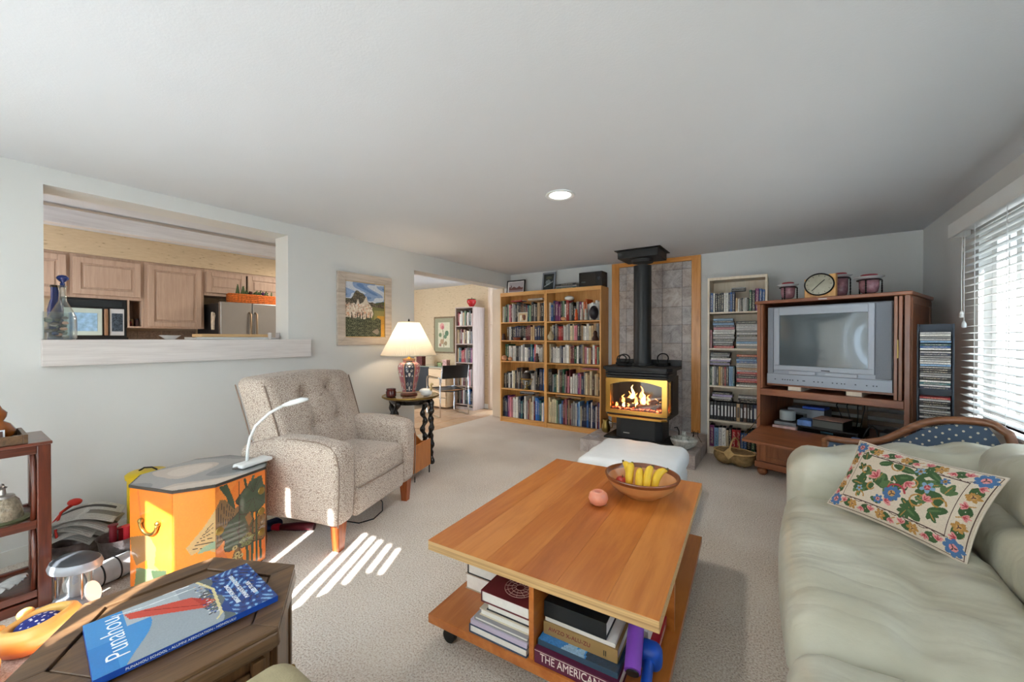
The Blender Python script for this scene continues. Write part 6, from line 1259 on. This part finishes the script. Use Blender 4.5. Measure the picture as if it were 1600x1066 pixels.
MB().bx(-.68, -.06, 0, .86, .02, 1.70).build('case', BLACKP, fg_, bevel=.004)
for a, b, hy in ((.002, .318, .29), (.325, .858, .353)):
    d_ = MB().bx(-.058, .0, a, b, .03, 1.712).build('door', STEEL, fg_, bevel=.006); MB().tube([(.004, hy, 1.60), (.04, hy, 1.58), (.045, hy, 1.2), (.04, hy, .8), (.004, hy, .78)], .012, 8).build('handle', plain('bronze grip', S(150, 128, 104), .3, .7), d_, smooth=True)
t = thing('oven_mitt', 'white and brown oven mitt hanging on the refrigerator side', 'mitt', (-5.32, 1.768, 1.50)); MB().prism([(-.03, -.10), (.03, -.10), (.035, .0), (.06, .06), (.04, .09), (.02, .04), (0, .10), (-.03, .10), (-.04, .0)], -.012, .0, M=Matrix(((1, 0, 0, 0), (0, 0, 1, 0), (0, 1, 0, 0), (0, 0, 0, 1)))).build('cloth', plain('mitt cloth', S(206, 190, 168), .9, var=.3, scale=25), t)
t = thing('fridge_basket', 'long orange woven basket with greenery on top of the refrigerator', 'basket', (-5.20, 2.14, 1.7125))
ORW = plain('orange wicker', S(206, 106, 36), .7, var=.4, scale=60, bump=.5, bscale=80)
for j in range(5): MB().tube([(-.12, -.24, .012+.021*j), (.0, -.25-.004*j, .012+.021*j), (.02, .0, .012+.021*j), (.0, .25+.004*j, .012+.021*j), (-.12, .24, .012+.021*j), (-.13, 0, .012+.021*j)], .0125, 8, True).build('weave', ORW, t, smooth=True)
box('liner', -.12, .005, -.23, .23, .001, .108, plain('moss liner', S(112, 116, 86), .9, var=.3, scale=30), t)
GRN = plain('dried greenery', S(72, 88, 52), .8, var=.3)
for k in range(26):
    y = RNG.uniform(-.22, .2); x = RNG.uniform(-.1, 0); a = RNG.uniform(-.8, .8); h = RNG.uniform(.03, .07) + (.05 if y < -.1 else 0); MB().add([(x, y-.012, .10), (x, y+.012, .10), (x+.02*a, y+.03*a+.006, .10+h), (x+.02*a, y+.03*a-.006, .10+h)], [(0, 1, 2, 3)]).build('leaf', GRN, t)
for y, c in ((.12, (90, 50, 96)), (.16, (206, 186, 150)), (-.02, (70, 40, 38))): MB().ball((-.05, y, .13), .022, 10, 8).build('dried_flower', plain('dried flower %d' % c[0], S(*c), .8), t, smooth=True)
# on the bar ledge
gbx = thing('glass_box', 'square clear glass box filled with seashells on the ledge', 'box', (-3.685, .413, 1.2925))
for r in ((-.05, .05, -.06, -.056, 0, .17), (-.05, .05, .056, .06, 0, .17), (-.05, -.046, -.056, .056, 0, .17), (.046, .05, -.056, .056, 0, .17), (-.046, .046, -.056, .056, 0, .004)): MB().bx(*r).build('glass_side', CLEAR, gbx)
for k in range(20):
    c_ = [(206, 200, 190), (120, 110, 104), (220, 170, 140), (60, 76, 120), (150, 160, 150), (90, 92, 84)][k % 6]
    t = thing('seashell', '%s seashell, %s counted up in the glass box' % (['white', 'grey', 'peach', 'blue', 'pale green', 'dark'][k % 6], nth(k//6+1)), 'shell', (-3.685+RNG.uniform(-.027, .027), .413+RNG.uniform(-.036, .036), 1.312+.006*k), RNG.uniform(0, 6), 'seashells in the glass box')
    MB().ball((0, 0, 0), (.018, .014, .010), 10, 7, fn=lambda p: (p.x, p.y*(1+.5*p.x/.018), p.z+.002*math.sin(p.y*600))).build('whorl', plain('shell %d' % (k % 6), S(*c_), .5, var=.2, scale=60), t, smooth=True)
dcn = thing('decanter', 'tall clear glass decanter with blue ball stopper on the ledge', 'decanter', (-3.80, .452, 1.2925))
MB().lathe([(.055, .0005), (.062, .01), (.064, .10), (.06, .15), (.04, .20), (.02, .245), (.016, .30), (.02, .335), (.023, .345), (.017, .34), (.013, .30), (.017, .245), (.037, .20), (.056, .15), (.06, .1), (.058, .014), (.001, .008)], 28).build('bottle', CLEAR, dcn, smooth=True)
BLG = plain('cobalt glass', S(40, 60, 130), .1, coat=.6); MB().lathe([(.012, .335), (.012, .36), (.008, .365), (.027, .385), (.03, .395), (.02, .41), (.001, .415)], 20).build('stopper', BLG, dcn, smooth=True)
t = thing('cobalt_bottle', 'dark blue bottle standing behind the clear decanter', 'bottle', (-3.97, .44, 1.2925)); MB().lathe([(.035, .0005), (.038, .01), (.038, .20), (.03, .24), (.022, .27), (.022, .345)], 20).build('body', BLG, t, smooth='auto'); MB().lathe([(.024, .345), (.024, .36)], 16).build('cap', BLACKP, t)
t = thing('white_dish', 'shallow white dish standing on the kitchen ledge', 'dish', (-3.95, 1.026, 1.2925)); MB().lathe([(.03, .0005), (.035, .005), (.066, .03), (.068, .032), (.062, .03), (.03, .008), (.001, .007)], 28).build('dish_body', WHITEC, t, smooth=True)
t = thing('serving_tray', 'white tray lying on the kitchen ledge under the boards', 'tray', (-3.96, 1.455, 1.2925)); MB().bx(-.13, .13, -.30, .30, .0005, .010).build('tray_base', WHITEP, t, bevel=.003); MB().bx(.12, .13, -.30, .30, .010, .018).bx(-.13, -.12, -.30, .30, .010, .018).build('tray_lip', WHITEP, t)
t = thing('cutting_board', 'long pale wooden cutting board stacked on the white tray', 'board', (-3.96, 1.47, 1.3110)); MB().bx(-.11, .11, -.27, .25, .0005, .026).build('plank', wood('beech board', S(206, 164, 112), S(228, 192, 142), 1, 3, .5), t, bevel=.004)
t = thing('napkin_holder', 'clear tilted acrylic holder at the end of the ledge', 'holder', (-3.80, 1.72, 1.2925), 0); MB().bx(-.03, .03, -.035, .035, .0005, .006).bx(-.03, .03, -.035, -.03, .006, .06).bx(-.03, .03, .03, .035, .006, .06).build('holder_body', FROST, t)
# ------------------------------------------------------------------ dining corner
pn = thing('pantry_cabinet', 'tall pale pantry cabinet at the end of the dining wall', 'cabinet', (-4.44, 5.70, 0)); PANT = wood('pale pantry wood', S(204, 178, 154), S(220, 198, 176), 2, 2.4, .5)
MB().bx(0, .42, .001, .049, 0, 2.25).build('case', PANT, pn)
for z0_, z1_ in ((.05, 1.50), (1.55, 2.20)):
    dd = MB().bx(.05, .40, -.018, .0, z0_, z1_).build('door', PANT, pn, bevel=.003); MB().bx(.11, .34, -.024, -.018, z0_+.07, z1_-.07).build('door_panel', PANT, dd, bevel=.005)
pf = thing('botanical_picture', 'framed rose botanical print on the tan dining wall', 'picture', (-5.86, 5.725, 1.005)); MB().bx(0, .56, .0, .02, 0, .73).build('frame', wood('brown frame', S(92, 70, 44), S(128, 102, 66), 2, 3, .4), pf, bevel=.004)
cb_ = Canvas(56, 72, S(146, 142, 112)); cb_.put((cb_.x > .18) & (cb_.x < .82) & (cb_.y > .12) & (cb_.y < .88), S(206, 198, 168)); cb_.line([(.5, .15), (.48, .45), (.42, .74)], .012, S(120, 110, 76), .77)
for x_, y_, r_, c_ in ((.40, .76, .12, (214, 150, 140)), (.44, .72, .07, (190, 100, 104)), (.66, .55, .10, (86, 116, 84)), (.58, .45, .08, (100, 126, 96)), (.30, .50, .08, (110, 126, 90)), (.40, .30, .10, (176, 140, 104)), (.60, .25, .08, (150, 130, 96)), (.30, .20, .06, (160, 110, 90))): cb_.ell(x_, y_, r_, r_*.8, S(*c_))
cb_.noise(.06); print_panel('print', .50, .67, cb_, P_MATTE, pf, (.03, -.001, .03), (0, 0, 0))
dk_ = thing('desk', 'black desk with pale drawer stack and glass top by the dining wall', 'desk', (-5.97, 5.21, 0))
MB().bx(0, .48, .0, .5, .04, .76).build('black_cupboard', BLACKP, dk_, bevel=.004); DRW = wood('maple drawers', S(206, 170, 126), S(226, 194, 152), 0, 3, .45)
MB().bx(.49, .94, .01, .5, .04, .76).build('drawer_case', DRW, dk_)
for i in range(4): d_ = MB().bx(.495, .935, -.006, .01, .06+.175*i, .06+.175*i+.155).build('drawer', DRW, dk_, bevel=.003); box('finger_groove', .495, .935, -.0075, -.006, .06+.175*i+.148, .06+.175*i+.155, BLACKP, d_)
MB().bx(-.02, .96, -.02, .52, .765, .777).build('glass_top', plain('green edged glass', S(150, 166, 156), .08, coat=.5), dk_); MB().bx(.05, .9, .02, .48, .76, .765).build('top_spacer', BLACKP, dk_)
for i, (x, w_, h, c_, nm, cat) in enumerate(((-5.66, .16, .20, (96, 40, 34), 'red and tan checked keepsake box on the black desk end', 'box'), (-5.20, .07, .07, (120, 96, 60), 'small brown box on the glass desk top', 'box'), (-5.10, .10, .06, (130, 140, 90), 'green trinket box near the small brown box', 'box'), (-4.97, .10, .12, (196, 150, 140), 'pink trinket box beside the grey bookcase', 'box'))):
    t = thing('trinket_box', nm, cat, (x-.25, 5.42, .7775)); MB().bx(-w_/2, w_/2, -.05, .05, .0005, h*.8).build('body', plain('trinket %d' % i, S(*c_), .5, var=.5, scale=30), t, bevel=.003); MB().bx(-w_/2-.003, w_/2+.003, -.053, .053, h*.8+.0005, h).build('lid', plain('trinket lid %d' % i, S(*[min(255, q+26) for q in c_]), .5, var=.3, scale=30), t, bevel=.003)
t = thing('strawberry_ornament', 'big red strawberry ornament on top of the grey-brown bookcase', 'ornament', (-4.735, 5.58, 1.8725))
MB().lathe([(.02, .0005), (.05, .03), (.085, .09), (.088, .125), (.06, .15), (.02, .155)], 20).build('fruit', plain('strawberry glaze', S(196, 24, 28), .25, var=.15, scale=50, coat=.4), t, smooth=True)
for k in range(6): a = k*PI/3; MB().add([(0, 0, .155), (.07*math.cos(a-.25), .07*math.sin(a-.25), .158), (.10*math.cos(a), .10*math.sin(a), .145), (.07*math.cos(a+.25), .07*math.sin(a+.25), .158)], [(0, 1, 2, 3)]).build('leaf', GRN, t)
MB().tube([(0, 0, .155), (.01, 0, .185)], .006, 6).build('stalk', GRN, t)
cr_ = thing('chrome_chair', 'chrome tube chair with black sling seat at the dining desk', 'chair', (-4.72, 4.93, 0), math.radians(160))
LTH = plain('black leather sling', S(20, 20, 22), .35)
for s in (-1, 1):
    MB().tube([(-.25, s*.26, .64), (-.26, s*.26, .3), (-.26, s*.26, .015), (-.22, s*.26, .012), (.22, s*.26, .012), (.26, s*.26, .015), (.27, s*.26, .3), (.27, s*.26, .60), (.25, s*.26, .645), (.2, s*.26, .655), (-.2, s*.26, .655), (-.25, s*.26, .64)], .012, 10).build('side_frame', CHROME, cr_, smooth=True)
    MB().tube([(-.2, s*.24, .44), (-.26, s*.24, .62), (-.30, s*.24, .86)], .011, 10).build('back_post', CHROME, cr_, smooth=True); MB().tube([(.23, s*.24, .46), (-.2, s*.24, .43)], .011, 8).build('seat_tube', CHROME, cr_)
for x, z in ((.2, .455), (-.18, .43)): MB().tube([(x, -.26, z), (x, .26, z)], .010, 8).build('cross_tube', CHROME, cr_)
MB().grid(lambda u, v: (.22-.42*u, -.235+.47*v, .462-.03*u-.02*math.sin(PI*v)), 8, 10).grid(lambda u, v: (.22-.42*u, .235-.47*v, .456-.03*u-.02*math.sin(PI*v)), 8, 10).build('seat_sling', LTH, cr_, smooth=True)
MB().grid(lambda u, v: (-.262-.042*u-.02*math.sin(PI*v), -.24+.48*v, .64+.22*u), 6, 10).grid(lambda u, v: (-.268-.042*u-.02*math.sin(PI*v), .24-.48*v, .64+.22*u), 6, 10).build('back_sling', LTH, cr_, smooth=True)
# ------------------------------------------------------------------ on top of and among the shelves
def pic(name, lab, x0, y, z0, w_, h_, lean, fm, cvs, fw_=.016, rz=0):
    t = thing(name, lab, 'picture', (x0, y, z0)); t.rotation_euler = (-lean, 0, rz)
    for r in ((0, w_, 0, fw_), (0, w_, h_-fw_, h_), (0, fw_, fw_, h_-fw_), (w_-fw_, w_, fw_, h_-fw_)): MB().bx(r[0], r[1], 0, .015, r[2], r[3]).build('frame_member', fm, t)
    box('backing', fw_, w_-fw_, .006, .014, fw_, h_-fw_, PAPER, t); print_panel('print', w_-2*fw_, h_-2*fw_, cvs, P_MATTE, t, (fw_, .0055, fw_), (0, 0, 0)); return t
ca = Canvas(36, 24, S(226, 222, 218)); ca.put((ca.x > .08) & (ca.x < .94) & (ca.y > .1) & (ca.y < .9), S(186, 176, 178)); ca.put((ca.x > .08) & (ca.x < .94) & (ca.y > .1) & (ca.y < .48+.05*np.sin(ca.x*20)), S(112, 66, 58)); ca.put((ca.x > .08) & (ca.x < .94) & (ca.y > .1) & (ca.y < .26), S(150, 124, 128)); ca.poly([(.16, .45), (.26, .45), (.22, .75)], S(96, 52, 48))
pic('cityscape_picture', 'black framed city view standing on the oak bookcase by the doorway', -3.65, 5.16, 2.0085, .34, .215, .12, BLACKP, ca)
cb2 = Canvas(22, 28, S(44, 50, 50)); cb2.ell(.45, .45, .25, .18, S(120, 128, 128)); cb2.ell(.5, .75, .3, .1, S(96, 96, 76)); cb2.line([(.1, .2), (.9, .5)], .03, S(170, 176, 178)); cb2.noise(.2)
pic('silver_framed_picture', 'silver framed dark poster leaning where the two oak bookcases meet', -2.99, 5.14, 2.0085, .22, .285, .16, SILVERP, cb2, .024)
cf_ = Canvas(22, 16, S(206, 180, 136)); cf_.ell(.25, .4, .12, .4, S(236, 230, 216)); cf_.ell(.7, .45, .18, .38, S(110, 58, 40)); cf_.ell(.5, .6, .1, .25, S(150, 100, 70))
pic('photo_frame', 'small pale framed photograph before the top row by the doorway', -3.33, 5.006, Z1[4]+.0005, .17, .145, .1, plain('pale frame', S(206, 196, 180), .4), cf_, .014)
pile(-2.72, 5.08, 2.0085, 'esk', .33, 'on top of oak bookcase beside the stereo', 'flat books on the bookcase top', tr=(.022, .03), dep=.17)
sr = thing('stereo', 'black stereo box standing on the oak bookcase near the stove', 'stereo', (-2.34, 5.06, 2.0085)); MB().bx(0, .34, 0, .19, .0005, .205).build('case', BLACKP, sr, bevel=.005); box('front_glass', .01, .25, -.004, -.0005, .02, .185, BLACKG, sr); MB().lathe([(.022, 0), (.02, .012)], 18, M=Matrix.Translation((.295, 0, .11)) @ Matrix.Rotation(PI/2, 4, 'X')).build('knob', DARKG, sr); box('display', .04, .10, -.006, -.004, .06, .075, plain('stereo display', S(90, 100, 104), .3), sr)
def curio(name, lab, cat, x, z, mat, pr_, y=5.02, sx=1, sy=1):
    o = MB().lathe(pr_, 18, sx=sx, sy=sy).build(name, mat, loc=(x, y, z+.0005), smooth=True); return tag(o, lab, cat)
ball_ = lambda r: [(r*math.sin(a), r-r*math.cos(a)) for a in np.linspace(.15, PI-.05, 12)]
PCH = plain('peach stone', S(206, 150, 110), .5, var=.25, scale=30)
curio('stone_ball', 'larger peach stone ball on the third shelf by the doorway', 'ball', -3.585, Z1[2], PCH, ball_(.045)); curio('stone_ball', 'smaller peach stone ball beside the larger one', 'ball', -3.475, Z1[2], PCH, ball_(.033), 5.015)
DKW2 = plain('dark carved wood', S(66, 34, 22), .4, var=.3, scale=30)
fgp = [(.03, 0), (.035, .02), (.025, .05), (.03, .075), (.018, .095), (.022, .11), (.012, .13)]
curio('carved_figure', 'dark carved figure before the third row by the doorway', 'figurine', -2.99, Z1[2], DKW2, fgp, 5.012); curio('carved_figure', 'dark carved figure at the doorway end of the second shelf', 'figurine', -3.60, Z1[3], DKW2, [(r, z*.8) for r, z in fgp], 5.02); curio('wooden_dish', 'small reddish wooden dish before the second row by the doorway', 'dish', -3.34, Z1[3], plain('red wood', S(124, 60, 40), .4), [(.03, 0), (.06, .02), (.065, .045), (.055, .045), (.02, .015)], 5.0)
curio('white_shell', 'tiny white shell on the second shelf by the doorway', 'shell', -3.21, Z1[3], WHITEC, [(r*.5, z*.4) for r, z in ball_(.05)], 5.02); curio('carved_animal', 'dark carved animal at the stove end of the second shelf', 'figurine', -2.085, Z1[3], DKW2, [(.05, 0), (.055, .03), (.03, .07), (.035, .10), (.02, .13)], 5.03, .8); curio('black_mask', 'round black carved head on the top shelf near the stove', 'carving', -2.10, Z1[4], plain('black lacquer', S(30, 28, 40), .3, var=.4, scale=40), [(r*1.3, z*1.75) for r, z in ball_(.055)], 5.02, .85); curio('white_china', 'white china oval standing over the top row by the stove', 'plate', -2.50, Z1[4]+.285, WHITEC, [(r*1.4, z*.7) for r, z in ball_(.05)], 5.09)
for i, (x, c_) in enumerate(((-2.36, (210, 90, 40)), (-2.28, (206, 198, 186)), (-2.22, (196, 186, 170)))): curio('small_statue', '%s statuette before the top row by the stove' % ['orange', 'white', 'cream'][i], 'figurine', x, Z1[4], plain('statuette %d' % i, S(*c_), .5), [(r*.7, z*1.2) for r, z in fgp], 5.02)
curio('clay_animal', 'small clay animal on the top shelf beside the statuettes', 'figurine', -2.56, Z1[4], PCH, ball_(.028), 5.02, 1.5, .8); curio('glass_jar', 'pale jar at the seam end of the second shelf by the stove', 'jar', -2.76, Z1[3], plain('pale stone jar', S(190, 174, 140), .4, var=.2, scale=30), [(.03, 0), (.05, .03), (.05, .07), (.03, .09), (.02, .13)], 5.02)
gb_ = thing('globe_stand', 'little brass armillary stand with dark globe on the fourth shelf', 'globe', (-3.18, 5.025, Z1[1]+.0005)); MB().lathe([(.05, 0), (.045, .012), (.012, .03), (.01, .12)], 18).build('foot', BRASSD, gb_, smooth=True); MB().ball((0, 0, .20), .065, 18, 12).build('globe', plain('dark globe', S(66, 54, 50), .4, var=.6, scale=20), gb_, smooth=True); MB().tube([(.10*math.cos(a), .0+.07*math.sin(a), .165) for a in np.linspace(0, 2*PI, 31)[:-1]], .006, 6, True).build('meridian_ring', BRASS, gb_, smooth=True); [MB().tube([(s*.10, 0, .165), (s*.06, 0, .08), (0, 0, .05)], .005, 6).build('bracket', BRASSD, gb_) for s in (-1, 1)]
# ------------------------------------------------------------------ beige footstool beside the viewer
BEI = plain('olive beige cloth', S(172, 160, 128), .9, var=.06, scale=30, bump=.2, bscale=200)
pf_ = thing('pouf', 'olive beige footstool peeking in below the walnut cabinet', 'footstool', (-.835, .31, 0)); MB().rbox((0, 0, .43), (.36, .36, .22), .06, 8).build('cushion', BEI, pf_, smooth=True); MB().rbox((0, 0, .20), (.33, .33, .24), .03, 5).build('body', BEI, pf_, smooth=True); [MB().lathe([(.015, 0), (.02, .08)], 12, (x, y, 0)).build('leg', LEGW, pf_) for x in (-.13, .13) for y in (-.13, .13)]
